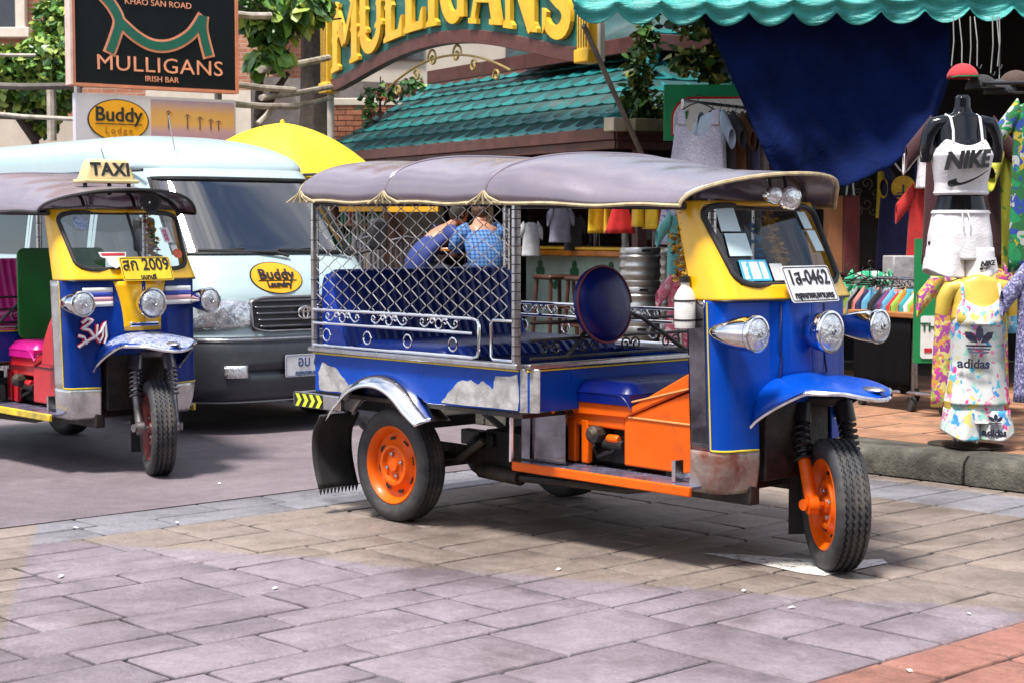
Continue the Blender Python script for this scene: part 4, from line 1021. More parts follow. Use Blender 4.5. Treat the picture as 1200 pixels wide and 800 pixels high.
for xw in (-.95, -3.55):
    for s in (-1, 1):
        w_ = wheel(van, (xw, s * .70, .32), 0, VRIM, s); w_.scale = (1.16, 1.3, 1.16)
b = MB(); b.tube([(-1.05, -.45, 1.99), (-1.12, -.46, 2.25)], .004, 5); b.build('aerial', STEEL, van)
# ------------------------------------------------------------ the pub: floor, tiled hip roof, arched sign, bar
TEAL = mat('teal glazed tile', (.006, .135, .135), .55, var=.25, scale=4, coat=.0, spec=.3, dirt=.25, dcol=(.015, .07, .075), rnd=.25)
BROWN = mat('maroon timber', (.10, .035, .030), .5, var=.3, scale=5, bump=.2, bscale=30, dirt=.2)
DARKW = mat('dark interior timber', (.022, .012, .010), .7, var=.4, scale=4)
GOLD = mat('gold paint', (.80, .46, .03), .4, var=.1, dirt=.1, dcol=(.45, .25, .03))
SIGNG = mat('sign green', (.01, .12, .11), .5, var=.12)
ER = Vector((1.0, 16.5, 2.40)); PX = Vector((-.507, .862, 0)).normalized(); PN = Vector((.862, .507, 0)).normalized(); UP = Vector((0, 0, 1))
def pb(s, t, z): return Vector((ER.x, ER.y, 0)) + PX * s + PN * t + UP * z       # s along the front (back left), t into the building
pub = thing('pub', 'open-fronted pub with teal tiled hip roof and maroon fascia', 'pub', tuple(pb(0, 0, 0)))
def pm(b, name, m, **k):
    b.v = [tuple(Vector(p) - pub.location) for p in b.v]; return b.build(name, m, pub, **k)
b = MB(); b.add([pb(-.3, .2, .175), pb(9, .2, .175), pb(9, 7, .175), pb(-.3, 7, .175)], [(0, 1, 2, 3)]); pm(b, 'pub_floor', mat('dark floor tile', (.05, .035, .03), .5, var=.3))
b = MB(); b.add([pb(-.5, 4.6, .1), pb(9.5, 4.6, .1), pb(9.5, 4.6, 3.6), pb(-.5, 4.6, 3.6)], [(0, 1, 2, 3)]); pm(b, 'back_wall', mat('maroon back wall', (.045, .014, .014), .7, var=.4, scale=2), solid=.06)
b = MB(); b.add([pb(9.3, 0, .1), pb(9.3, 6, .1), pb(9.3, 6, 3.6), pb(9.3, 0, 3.6)], [(0, 1, 2, 3)]); pm(b, 'end_wall', DARKW, solid=.06)
b = MB(); b.add([pb(-.2, .1, 2.36), pb(9.2, .1, 2.36), pb(9.2, 6, 2.36), pb(-.2, 6, 2.36)], [(0, 1, 2, 3)]); pm(b, 'soffit', DARKW, solid=.04)
for s_ in (.25, 3.3, 6.4, 9.0):
    b = MB(); b.box(pb(s_, .45, 1.25), (.11, .11, 2.2), rz=math.atan2(PX.y, PX.x)); pm(b, 'post', BROWN if s_ < 1 else mat('cream post', (.42, .33, .22), .6, var=.2), bevel=.008)
def fascia(z0, off, s1, n1, hgt=.20):
    for (a, e) in (((-.02 - off, -.02 - off), (s1, -.02 - off)), ((-.02 - off, -.02 - off), (-.02 - off, n1))):
        for k, (d, zz_, th) in enumerate(((0, z0 - .06, .12), (.03, z0 - .165, .085))):
            b = MB(); p, q = pb(a[0] + d, a[1] + d, zz_), pb(e[0] + (d if e[0] != s1 else 0), e[1] + (d if e[1] != n1 else 0), zz_); c = (p + q) / 2; v = q - p
            b.box(c, (v.length, .04, th), rz=math.atan2(v.y, v.x)); pm(b, 'fascia_board', BROWN, bevel=.006)
fascia(2.40, 0, 7.6, 5.2)
SL = rad(31)
tile = MB()
pr = [(-.165, 0), (-.165, .016), (-.125, .030), (-.085, .016), (.03, .010), (.12, .014), (.165, .022), (.168, .010), (.03, -.004), (-.10, 0)]
tile.prism(pr, .34, (0, .34, 0), (1, 0, 0), (0, 0, 1)); TILE_ME = tile.mesh('roof_tile', 30); TILE_ME.materials.append(TEAL)
ntile = [0]
def slope(o, ex, ein, z0, length, depth, uok=lambda p: True, hip=True, t0=0.):
    """tiles over a plane that rises along ein from the eave o + ex*s"""
    up = (ein * math.cos(SL) + UP * math.sin(SL)).normalized(); R_ = basis((0, 0, 0), ex if ex.cross(up).z > 0 else -ex, up)
    tiltm = Matrix.Rotation(rad(-7), 4, 'X')
    rows = int(depth / .285); rr = random.Random(4)
    for i in range(rows):
        t = t0 + i * .285
        for k in range(int(length / .33) + 1):
            s_ = (k + .5) * .33 + (.165 if i % 2 else 0)
            if hip and s_ < t * math.cos(SL) + .10: continue
            p = o + ex * s_ + up * (t - .02) + UP * z0
            if not uok(p): continue
            ob = obj('roof_tile', TILE_ME, TEAL, pub); ob.matrix_local = Matrix.Translation(p - pub.location) @ R_ @ tiltm @ Matrix.Rotation(rr.uniform(-.02, .02), 4, 'Z'); ntile[0] += 1
    b = MB(); w0 = 0 if not hip else 0
    P = [o + UP * (z0 - .02), o + ex * length + UP * (z0 - .02), o + ex * length + up * depth + UP * (z0 - .02), o + ex * (depth * math.cos(SL) if hip else 0) + up * depth + UP * (z0 - .02)]
    b.add(P, [(0, 1, 2, 3)]); pm(b, 'roof_deck', mat('roof deck', (.006, .05, .052), .7), solid=.03)
def uv(p): return 600 + 2000 * p.x / p.y, 270 - 2000 * (p.z - 1.41) / p.y
def seen(p):
    u, v = uv(p); return 385 < u < 905 and v > -14
EO = Vector((ER.x, ER.y, 0))
slope(EO, PX, PN, 2.40, 6.9, 2.35, seen)
slope(EO, PN, PX, 2.40, 3.2, 1.75, lambda p: seen(p) and p.x > 1.0)
b = MB(); hd = (PN + PX) * math.cos(SL) + UP * math.sin(SL)
for k in range(8):
    p = EO + UP * 2.415 + hd * (.30 * k); q = p + hd * .33
    b = MB(); b.tube([p + UP * .03, q + UP * .02], [.10, .075], 10); pm(b, 'hip_cap', TEAL)
b = MB(); b.box(EO + UP * 2.42 - (PX + PN) * .03, (.16, .16, .13), rz=.6); pm(b, 'hip_end_block', mat('cream block', (.55, .47, .36), .6), bevel=.01)
# upper tier
U0 = EO + (PX + PN) * 1.25
b = MB()
for (ex) in (PX, PN):
    a = U0 + (PX + PN) * .35
    b.add([a + UP * 2.4, a + ex * 5 + UP * 2.4, a + ex * 5 + UP * 3.5, a + UP * 3.5], [(0, 1, 2, 3)])
pm(b, 'clerestory', BROWN, solid=.05)
for ex in (PX, PN):
    p, q = U0 + UP * 3.40, U0 + ex * 5 + UP * 3.40; c = (p + q) / 2; b = MB(); b.box(c, (5.0, .05, .17), rz=math.atan2(ex.y, ex.x)); pm(b, 'fascia_board', BROWN, bevel=.006)
slope(U0, PN, PX, 3.50, 3.0, 1.2, lambda p: seen(p) and p.x > 1.3)
slope(U0, PX, PN, 3.50, 3.0, 1.2, lambda p: False)
b = MB(); b.add([pb(.7, 2.1, 3.1), pb(4.3, 2.1, 3.1), pb(4.3, 2.1, 4.7), pb(.7, 2.1, 4.7)], [(0, 1, 2, 3)]); pm(b, 'gable_wall', mat('dark maroon gable', (.05, .018, .016), .7, var=.3, scale=3), solid=.05)
# planter tray on the side eave, with drooping plants
PLANTG = [mat('leaf green', (.06, .14, .025), .45, var=.4, scale=20), mat('leaf dark', (.02, .055, .016), .5, var=.4, scale=20), mat('leaf yellowish', (.24, .26, .05), .5, var=.3, scale=20)]
def leaf_cloud(bs, rr, c, r, n, size, droop=.3, weights=(5, 4, 2)):
    for _ in range(n):
        while True:
            d = Vector([rr.uniform(-1, 1) for _ in range(3)])
            if d.length < 1: break
        p = Vector(c) + Vector((d.x * r[0], d.y * r[1], d.z * r[2]))
        l = size * rr.uniform(.6, 1.3); w = l * rr.uniform(.28, .42)
        a = Vector((rr.gauss(0, 1), rr.gauss(0, 1), rr.gauss(-droop, .5))).normalized(); x, y, z = frame(a)
        n_ = (x * math.cos(rr.random() * 6.28) + y * math.sin(rr.random() * 6.28)); sd_ = a.cross(n_).normalized()
        b = rr.choices(bs, weights)[0]
        b.add([p, p + a * l * .35 + sd_ * w + n_ * w * .2, p + a * l * .75 + sd_ * w * .7, p + a * l - n_ * l * .1, p + a * l * .75 - sd_ * w * .7, p + a * l * .35 - sd_ * w + n_ * w * .2], [(0, 1, 2, 3), (0, 3, 4, 5)])
def plant(name, label, cat, clouds, seed, size, group=None, stems=(), loc=None, mats=PLANTG, weights=(5, 4, 2), stem_r=.02, bark=None, droop=.3):
    """a plant: one crown of leaves (three leaf tones) and its stems"""
    rr = random.Random(seed); c0 = Vector(loc if loc is not None else clouds[0][0]); R = thing(name, label, cat, tuple(c0), 0, group)
    bs = [MB(), MB(), MB()]
    for c, r, n in clouds: leaf_cloud(bs, rr, Vector(c) - c0, r, n, size, droop, weights)
    crown = None
    for b, m in zip(bs, mats):
        if b.f:
            o = b.build('crown' if crown is None else 'leaves', m, R if crown is None else crown, 0); o['kind'] = 'stuff'; crown = crown or o
    for pts in stems:
        b = MB(); pts = [Vector(p) - c0 for p in pts]; n = len(pts); b.tube(pts, [stem_r * (1 - .6 * i / max(1, n - 1)) for i in range(n)], 8)
        b.build('trunk', bark or mat('bark', (.05, .035, .025), .85, var=.4, scale=20, bump=.6, bscale=40), R)
    return R
b = MB(); c = at(765, 148, 16.6); b.box(c, (.62, .3, .12), rz=math.atan2(PN.y, PN.x)); tr = b.build('planter_box', mat('mossy planter', (.16, .14, .08), .8, var=.4), None, bevel=.01); tag(tr, 'mossy planter box on the eave of the teal roof', 'planter')
plant('potted_plant', 'drooping leafy plant growing from the mossy planter box on the eave', 'plant', [(at(765, 125, 16.6), (.32, .14, .16), 260), (at(748, 90, 16.55), (.12, .12, .3), 160), (at(758, 45, 16.5), (.10, .1, .35), 150)], 3, .10, stems=[[at(765, 140, 16.6), at(755, 90, 16.55), at(758, 20, 16.5)]], stem_r=.015)
plant('hanging_vine', 'yellowish vine hanging beside the navy tarpaulin', 'plant', [(at(812, 72, 15.5), (.22, .12, .12), 170), (at(835, 85, 15.5), (.06, .06, .3), 110), (at(818, 32, 15.5), (.25, .12, .12), 120)], 5, .11, stems=[[at(836, 130, 15.5), at(834, 60, 15.5), at(836, 0, 15.5)]], stem_r=.02, weights=(4, 2, 4))
# ------------------------------------------------------------ arched sign with gold letters
SR = Vector((.78, 16.40, 0)); SLEN = 5.95
sign = thing('pub_sign', 'arched green sign with large gold letters MULLIGANS between gold columns', 'sign', tuple(SR))
def sg(s, z, n=0): return PX * s + UP * z - PN * n          # local to the sign; s from right to left seen from the street
def arch(s): 
    q = s / SLEN; return 3.02 + .12 * q + .36 * math.sin(max(0, min(1, (q - .04) / .92)) * math.pi) ** 1.15
b = MB(); n = 48
def bar(b, s0, s1, lo, hi, n0, n1, n=48):
    vs = []
    for i in range(n + 1):
        s = s0 + (s1 - s0) * i / n
        for nn in (n0, n1):
            vs += [sg(s, lo(s), nn), sg(s, hi(s), nn)]
    fs = []
    for i in range(n):
        a, e = i * 4, i * 4 + 4
        fs += [(a, a + 1, e + 1, e), (a + 2, e + 2, e + 3, a + 3), (a, e, e + 2, a + 2), (a + 1, a + 3, e + 3, e + 1)]
    fs += [(0, 2, 3, 1), (n * 4, n * 4 + 1, n * 4 + 3, n * 4 + 2)]
    b.add(vs, fs)
bar(b, .05, SLEN - .05, lambda s: arch(s) + .12, lambda s: arch(s) + 1.25, 0, .06); b.build('sign_board', SIGNG, sign, 30)
b = MB(); bar(b, .03, SLEN - .03, lambda s: arch(s), lambda s: arch(s) + .145, -.02, .09); b.build('arch_border', BROWN, sign, 30, bevel=.006)
for s in (.0, SLEN):
    zb = arch(s) - .02; b = MB(); b.box(sg(s, zb + .55, .06), (.20, .14, 1.1), rz=math.atan2(PX.y, PX.x)); col = b.build('column', GOLD, sign, bevel=.006)
    for zc in (zb + .06, zb + 1.04):
        b = MB(); b.box(sg(s, zc, .06), (.25, .19, .13), rz=math.atan2(PX.y, PX.x)); b.build('capital', GOLD, col, bevel=.015)
    for k in range(4):
        b = MB(); b.box(sg(s + (-.066 + .044 * k), zb + .55, .132), (.014, .006, .82), rz=math.atan2(PX.y, PX.x)); b.build('flute', mat('dark flute', (.10, .055, .01), .6), col)
    b = MB(); b.box(sg(s, zb + .55, .0), (.30, .05, 1.1), rz=math.atan2(PX.y, PX.x)); b.build('column_back', mat('pale post', (.62, .60, .55), .6), col)
def band(P, w, closed=False):
    """outline of a thick polyline"""
    L_, R_ = [], []; m = len(P)
    for i, p in enumerate(P):
        a = P[max(0, i - 1)]; e = P[min(m - 1, i + 1)]; dx, dy = e[0] - a[0], e[1] - a[1]; l = math.hypot(dx, dy) or 1
        ww = (w[i] if isinstance(w, list) else w) / 2
        L_.append((p[0] - dy / l * ww, p[1] + dx / l * ww)); R_.append((p[0] + dy / l * ww, p[1] - dx / l * ww))
    return L_ + R_[::-1]
def rect(x0, y0, x1, y1): return [(x0, y0), (x1, y0), (x1, y1), (x0, y1)]
def stem(x, w=.2, y0=0, y1=1, f=.07):
    """upright stroke with flared feet and a mid nub"""
    h = w / 2; m = (y0 + y1) / 2
    return [(x - h - f, y0), (x + h + f, y0), (x + h + f, y0 + .05), (x + h, y0 + .10), (x + h, m - .05), (x + h + .035, m), (x + h, m + .05), (x + h, y1 - .10), (x + h + f, y1 - .05), (x + h + f, y1), (x - h - f, y1), (x - h - f, y1 - .05), (x - h, y1 - .10), (x - h, m + .05), (x - h - .035, m), (x - h, m - .05), (x - h, y0 + .10), (x - h - f, y0 + .05)]
def earc(cx, cy, rx, ry, a0, a1, n=16): return [(cx + rx * math.cos(rad(a0 + (a1 - a0) * i / n)), cy + ry * math.sin(rad(a0 + (a1 - a0) * i / n))) for i in range(n + 1)]
GLY = {
 'M': (1.0, [stem(.12, .19), stem(.88, .21), band([(.10, 1), (.5, .36)], .19), band([(.5, .36), (.90, 1)], .10)]),
 'U': (.86, [stem(.14, .21, .3, 1), stem(.74, .15, .3, 1), band(earc(.44, .33, .30, .27, 180, 360), [.21 - .06 * i / 16 for i in range(17)])]),
 'L': (.66, [stem(.16, .21), rect(.1, 0, .62, .12), [(.50, .1), (.64, 0), (.64, .3), (.58, .26)]]),
 'I': (.42, [stem(.21, .21)]),
 'G': (.86, [band(earc(.45, .5, .33, .42, 42, 318, 22), [.12 + .10 * math.sin(math.pi * i / 22) for i in range(23)]), rect(.58, .08, .78, .42), rect(.5, .38, .86, .47), [(.60, .66), (.78, .62), (.80, .98), (.70, .84)]]),
 'A': (.92, [band([(.10, .02), (.44, 1)], .11), band([(.80, .02), (.47, 1)], .22), rect(.2, .28, .72, .38), rect(.0, 0, .24, .07), rect(.62, 0, .98, .07)]),
 'N': (.94, [stem(.14, .13), stem(.80, .13), band([(.14, .97), (.80, .03)], .22)]),
 'S': (.76, [band(earc(.39, .74, .26, .20, 20, 250, 14)[:] + [(.40, .50)] + earc(.38, .27, .28, .21, 75, -160, 14), [.12 + .12 * math.sin(math.pi * i / 30) for i in range(31)]), [(.58, .70), (.70, .66), (.72, .96), (.64, .86)], [(.06, .34), (.18, .30), (.14, .12), (.06, .02)]]),
}
word = 'MULLIGANS'; tot = sum(GLY[c_][0] for c_ in word); scale = (SLEN - .42) / tot; x = .20
LH = .80
for ch in word:
    w, polys = GLY[ch]
    s_c = SLEN - (x + w * scale / 2)
    if ch == 'I': pass
    z0 = arch(s_c) + .21; tilt = (arch(s_c - .15) - arch(s_c + .15)) / .3
    big = None
    for k, pl_ in enumerate(polys):
        b = MB(); pts = [(px * scale * .93 + .03, py * LH) for px, py in pl_]
        b.prism(pts, .05, (0, 0, 0)); 
        off = .074 + .002 * k
        vs = []
        for vx, vy, vz in b.v:
            s = SLEN - (x + vx); zz_ = z0 + vy + tilt * (vx - w * scale / 2) * .85
            vs.append(tuple(sg(s, zz_, off + vz)))
        b.v = vs
        big = b.build('sign_letter' if k == 0 else 'letter_stroke', GOLD, big or sign, 20)
        if k: big = big.parent
    x += w * scale
b = MB()
for k in (-1, 1):
    for (dx, dz, r0, a0, a1) in ((.28, .18, .11, 0, 480), (.66, .02, .075, 20, 420), (1.15, -.12, .07, 200, -200)):
        b.tube([sg(SLEN * .5 + k * (dx + q[0]), arch(SLEN * .5) - .30 + dz + q[1], .02) for q in spiral(0, 0, r0, .02, a0, a1, 24)], .014, 6)
    b.tube([sg(SLEN * .5 + k * t, arch(SLEN * .5) - .12 - .13 * t * t, .02) for t in [i * .12 for i in range(13)]], .014, 6)
b.build('iron_scrollwork', mat('gilded iron', (.42, .30, .10), .4, .5), sign)
for s in (SLEN,):
    b = MB(); b.tube([sg(s, 0.15, .04), sg(s, 3.1, .04)], .045, 10); b.build('sign_post', mat('pale pipe', (.40, .37, .31), .5, var=.25, dirt=.3), sign)
# ------------------------------------------------------------ bar counter, stools, kegs, signs inside
bar_c = thing('bar_counter', 'orange-edged bar counter with pale green front and leaf motifs', 'counter', tuple(pb(.35, .95, .175)))
ANG = math.atan2(PX.y, PX.x)
def bc(b, name, m, par=None, **k):
    b.v = [tuple(Vector(p) - bar_c.location) for p in b.v]; return b.build(name, m, par or bar_c, **k)
b = MB(); b.box(pb(1.75, .95, 1.165), (2.8, .55, .07), rz=ANG); bc(b, 'counter_top', mat('varnished orange wood', (.60, .20, .015), .25, var=.25, scale=5, coat=.4), bevel=.015)
b = MB(); b.box(pb(1.75, .95, 1.215), (2.84, .59, .03), rz=ANG); bc(b, 'counter_lip', GOLD, bevel=.008)
b = MB(); b.box(pb(1.75, 1.02, .65), (2.7, .34, .95), rz=ANG); bf = bc(b, 'bar_front', mat('pale mint board', (.40, .55, .50), .5, var=.12), bevel=.006)
for k in range(7):
    b = MB(); o = pb(.62 + k * .36, .845, .98 - (k % 2) * .16)
    for a in (90, 210, 330): b.prism([(math.cos(rad(a)) * .05 + q[0], math.sin(rad(a)) * .05 + q[1]) for q in arc(0, 0, .045, 0, 330, 10)], .006, o, -PX, UP)
    bc(b, 'clover_motif', mat('clover green', (.01, .12, .05), .5), None)
def stool(p, label):
    R = thing('bar_stool', label, 'stool', tuple(p), ANG, 'bar stools'); W_ = mat('stool wood', (.06, .022, .014), .4, var=.3)
    b = MB(); b.box((0, 0, .735), (.36, .36, .05)); b.build('seat', W_, R, bevel=.02)
    for sx in (-1, 1):
        for sy in (-1, 1):
            b = MB(); b.tube([(sx * .14, sy * .14, .72), (sx * .18, sy * .18, 0)], .022, 8); b.build('leg', W_, R)
    for z, e in ((.25, .17), (.42, .16)):
        for a in ((1, 0), (0, 1)):
            for s in (-1, 1):
                b = MB(); q = Vector((a[0] * e, a[1] * e, z)); w = Vector((-a[1] * s * e, a[0] * s * e, 0)); b.tube([q * 1 + w, Vector((-q.x, -q.y, z)) + w], .014, 6); b.build('stretcher', W_, R)
    return R
stool(pb(1.15, .42, .175), 'dark wooden bar stool in front of the mint bar front, nearer the kegs')
stool(pb(1.78, .42, .175), 'dark wooden bar stool in front of the mint bar front, beside the tuk-tuk post')
KEG = mat('keg aluminium', (.52, .51, .50), .38, .85, var=.18, scale=6, dirt=.3, dcol=(.28, .23, .2), rnd=.08)
def keg_mesh():
    b = MB(); pr = [(0, .02), (.15, .0), (.185, .0), (.192, .012), (.19, .05), (.178, .06), (.186, .075), (.195, .10), (.197, .115), (.188, .13), (.188, .165), (.197, .18), (.197, .195), (.188, .21), (.188, .25), (.195, .265), (.195, .28), (.178, .30), (.19, .31), (.19, .352), (.185, .36), (.172, .36), (.168, .32), (0, .315)]
    b.lathe(pr, 36); return b.mesh('keg', 40)
KM = keg_mesh()
def keg(p, label, rz):
    R = obj('beer_keg', KM, KEG, None, loc=p, rot=(0, 0, rz)); tag(R, label, 'keg', 'stacked beer kegs')
    for a in (0, math.pi):
        b = MB(); b.prism(rrect(.085, .024, .011), .006, (math.cos(a) * .187, math.sin(a) * .187, .333), (-math.sin(a), math.cos(a), 0), (0, 0, 1)); b.build('hand_hole', INK, R, 0)
    return R
kp = at(750, 300, 15.9)
for k, nm in enumerate(('bottom', 'second from bottom', 'topmost')): keg((kp.x, kp.y, KH + .0 + k * .362), f'aluminium beer keg, {nm} of the taller stack beside the bar', -1.55 + .1 * k)
kp = at(792, 300, 16.3)
for k, nm in enumerate(('bottom', 'second from bottom', 'topmost')): keg((kp.x, kp.y, KH + .0 + k * .362), f'aluminium beer keg, {nm} of the stack tucked behind the striped dress', -1.3 + .2 * k)
# signs and shelves inside
YB = mat('yellow signboard', (.72, .36, .01), .5, var=.15)
for k, (u0, u1) in enumerate(((398, 450), (454, 514))):
    y = 20.2 - k * .6; a, e = at(u0, 232, y + .4), at(u1, 232, y); b = MB(); v = e - a; b.box((a + e) / 2 - UP * .08, (Vector((v.x, v.y, 0)).length, .03, .17), rz=math.atan2(v.y, v.x)); o = b.build('hanging_signboard', YB, None, bevel=.004)
    tag(o, ('yellow signboard hung above the bottle shelf', 'yellow signboard hung above the drinkers, next to the timber post')[k], 'signboard')
GLS = [mat('bottle brown', (.05, .02, .01), .15, spec=.7), mat('bottle clear', (.35, .33, .32), .15, var=.3), mat('bottle red', (.25, .03, .03), .2), mat('bottle green', (.02, .09, .04), .15)]
bm_ = MB(); bm_.lathe([(0, 0), (.035, 0), (.035, .15), (.014, .20), (.012, .27), (0, .27)], 12); BME = [bm_.mesh('bottle', 40) for _ in GLS]
for me_, m_ in zip(BME, GLS): me_.materials.append(m_)
shelf_p = at(420, 262, 20.9)
sh_ = thing('bottle_shelf', 'dark back-bar shelf rack behind the chain-link panel', 'shelf', (shelf_p.x, shelf_p.y, .175), ANG)
for z in (.65, 1.0, 1.3, 1.6): b = MB(); b.box((-.2, 0, z), (1.5, .26, .03)); b.build('shelf_board', mat('shelf wood', (.08, .04, .025), .6), sh_)
for x_ in (-.95, .55): b = MB(); b.box((x_, 0, .9), (.04, .26, 1.8)); b.build('upright', mat('shelf wood', (.08, .04, .025), .6), sh_)
rb_ = random.Random(8)
lab = {0: 'brown', 1: 'clear', 2: 'red', 3: 'green'}
for z, nm in ((1.015, 'middle'), (1.315, 'upper')):
    for k in range(13):
        q = rb_.randrange(4); p = Vector((shelf_p.x, shelf_p.y, .175 + z)) + PX * (-.88 + k * .11); o = obj('bottle', BME[q], GLS[q], None, loc=p)
        tag(o, f'{lab[q]} glass bottle standing on the {nm} board of the back-bar shelf', 'bottle', 'bottles on the back-bar shelf')
# glasses, taps and hanging jackets above the counter
for k, (u, v, c_) in enumerate(((617, 262, 1), (638, 268, 0), (652, 266, 1), (700, 275, 0))):
    p = pb(2.4 - k * .55, 1.0, 1.232); o = obj('bottle', BME[c_], GLS[c_], None, loc=p); o.scale = (1.2, 1.2, 1.1); tag(o, ('tall clear bottle on the counter end by the tuk-tuk post', 'brown bottle on the counter next to the beer tap', 'clear bottle on the counter between tap and screen', 'brown bottle on the counter end by the kegs')[k], 'bottle')
tp = thing('beer_tap', 'dark upright beer tap on the orange counter', 'beer tap', tuple(pb(1.95, 1.0, 1.232)), ANG)
b = MB(); b.lathe([(.05, 0), (.05, .02), (.03, .04), (.03, .34), (.04, .36), (.0, .38)], 14); b.build('tower', BLKIRON, tp); b = MB(); b.tube([(0, -.02, .28), (0, -.12, .28), (0, -.14, .22)], .012, 8); b.build('spout', CHROME, tp); b = MB(); b.box((0, -.1, .36), (.03, .03, .14)); b.build('handle', GOLD, tp, bevel=.006)
mo = thing('monitor', 'dark monitor standing on the bar counter', 'monitor', tuple(pb(1.05, 1.05, 1.232)), ANG)
b = MB(); b.box((0, 0, .21), (.42, .04, .28)); b.build('screen_case', BLACK, mo, bevel=.01); b = MB(); b.box((0, -.0215, .21), (.38, .004, .24)); b.build('screen', mat('grey screen', (.09, .09, .10), .2), mo); b = MB(); b.box((0, .02, .04), (.05, .03, .08)); b.box((0, 0, .006), (.2, .14, .012)); b.build('stand', BLACK, mo)
# ------------------------------------------------------------ two drinkers at a table (skinned bodies, seated, leaning in)
SKIN = mat('skin', (.45, .22, .14), .5, var=.1, sub=.1)
def skin_body(name, joints, edges, m, parent, root=0, sub=2):
    me = bpy.data.meshes.new(name); me.from_pydata([j[:3] for j in joints], edges, [])
    o = bpy.data.objects.new(name, me); COL.objects.link(o); o.parent = parent
    md = o.modifiers.new('skin', 'SKIN'); sv = me.skin_vertices[0].data
    for i, j in enumerate(joints):
        r = j[3]; sv[i].radius = r if isinstance(r, tuple) else (r, r); sv[i].use_root = (i == root)
    md.use_smooth_shade = True
    s_ = o.modifiers.new('sub', 'SUBSURF'); s_.levels = sub; s_.render_levels = sub
    me.materials.append(m); return o
def person(label, loc, rz, shirt, shirt_dark, hair, trousers, lean, head_tilt, arm_out):
    """seated figure facing local +y, hips at stool height .75"""
    R = thing('person', label, 'person', loc, rz, None)
    hz = .80; L = lean
    def sp(t): return (0, L * t * t * .9 + .02 * t, hz + .50 * t * (1 - .25 * L * t))
    chest = sp(.62); neck = sp(1.0); hd = (head_tilt, neck[1] + .09 + .05 * L, neck[2] + .17)
    J = [(0, 0, hz, (.155, .115)), (*sp(.35), (.15, .105)), (*chest, (.17, .115)), (*sp(.92), (.13, .09)), (neck[0], neck[1] + .02, neck[2] + .045, .055), (hd[0] * .6, hd[1] - .02, hd[2] - .06, .06)]
    E = [(0, 1), (1, 2), (2, 3), (3, 4), (4, 5)]
    for s in (-1, 1):
        b0 = len(J); sh = sp(.90); e = (s * .27, sh[1] + .14, sh[2] - .24); h = (s * arm_out, sh[1] + .38, sh[2] - .26)
        J += [(s * .185, sh[1], sh[2] - .02, .068), (e[0], e[1], e[2], .048), (h[0], h[1], h[2], .034), (h[0] * .9, h[1] + .07, h[2] + .005, (.036, .02))]
        E += [(3, b0), (b0, b0 + 1), (b0 + 1, b0 + 2), (b0 + 2, b0 + 3)]
        b1 = len(J); J += [(s * .10, .03, hz - .02, .09), (s * .14, .42, hz - .04, .075), (s * .14, .40, hz - .44, .05), (s * .14, .36, .09, .042), (s * .14, .50, .05, (.042, .03))]
        E += [(0, b1), (b1, b1 + 1), (b1 + 1, b1 + 2), (b1 + 2, b1 + 3), (b1 + 3, b1 + 4)]
        for k in range(4):
            f0 = len(J); w = (-.03 + .02 * k); ln = (.060, .072, .068, .052)[k]
            J += [(h[0] * .9 + w, h[1] + .10, h[2] + .004, .010), (h[0] * .9 + w, h[1] + .10 + ln * .6, h[2] - .006, .009), (h[0] * .9 + w, h[1] + .10 + ln, h[2] - .024, .008)]
            E += [(b0 + 3, f0), (f0, f0 + 1), (f0 + 1, f0 + 2)]
        f0 = len(J); J += [(h[0] * .9 - s * .045, h[1] + .06, h[2] + .004, .012), (h[0] * .9 - s * .06, h[1] + .095, h[2], .010)]; E += [(b0 + 3, f0), (f0, f0 + 1)]
    body = skin_body('body', J, E, SKIN, R, 0, 1)
    # head with face, ears, hair
    H = Vector(hd)
    b = MB(); b.ell(H, (.076, .096, .118), 20, 14); b.v = [(x, y + (.012 if z < H.z - .05 and y > H.y else 0), z) for x, y, z in b.v]
    b.ell(H + Vector((0, .097, -.012)), (.014, .022, .026), 8, 6); b.ell(H + Vector((.078, .0, -.01)), (.012, .026, .034), 8, 6); b.ell(H + Vector((-.078, .0, -.01)), (.012, .026, .034), 8, 6)
    hdo = b.build('head', SKIN, R, 60)
    for s in (-1, 1): q = MB(); q.ell(H + Vector((s * .032, .088, .012)), (.014, .008, .008), 8, 6); q.build('eye', PAPERW, hdo)
    q = MB(); q.ell(H + Vector((0, .094, -.055)), (.026, .008, .007), 8, 6); q.build('mouth', mat('lip', (.35, .10, .08), .5), hdo)
    b = MB(); rr = random.Random(3)
    b.grid(28, 14, lambda u, v: (lambda a, e: (H.x + math.cos(a) * math.cos(e) * .086, H.y - .008 + math.sin(a) * math.cos(e) * .106, H.z + .012 + math.sin(e) * .122))(2 * math.pi * u, -.55 + 2.12 * v), keep=lambda q: not (sum(p[1] for p in q) / 4 > H.y + .035 and sum(p[2] for p in q) / 4 < H.z + .055), cu=True)
    b.v = [(x + rr.uniform(-.006, .006), y + rr.uniform(-.006, .006), z + rr.uniform(-.006, .006)) for x, y, z in b.v]
    b.build('hair', hair, R, 70, solid=.012)
    # shirt over the torso and upper arms
    b = MB()
    def shirt_fn(u, v):
        a = 2 * math.pi * u; t = -.06 + 1.10 * v; c = sp(max(t, 0)); z = c[2] + (t if t < 0 else 0) * .6
        w = .185 + .03 * math.sin(min(1, max(0, t)) * math.pi * .9); w *= 1 if t < .90 else 1 - (t - .90) * 4.2
        d = w * .74; k = 1 + .035 * math.sin(a * 5 + t * 6) * (1 - t)
        return (math.cos(a) * w * k, c[1] + math.sin(a) * d * k, z - abs(math.cos(a)) ** 3 * .03 * v)
    b.grid(36, 16, shirt_fn, cu=True); sh_o = b.build('shirt', shirt, R, 70, solid=.006)
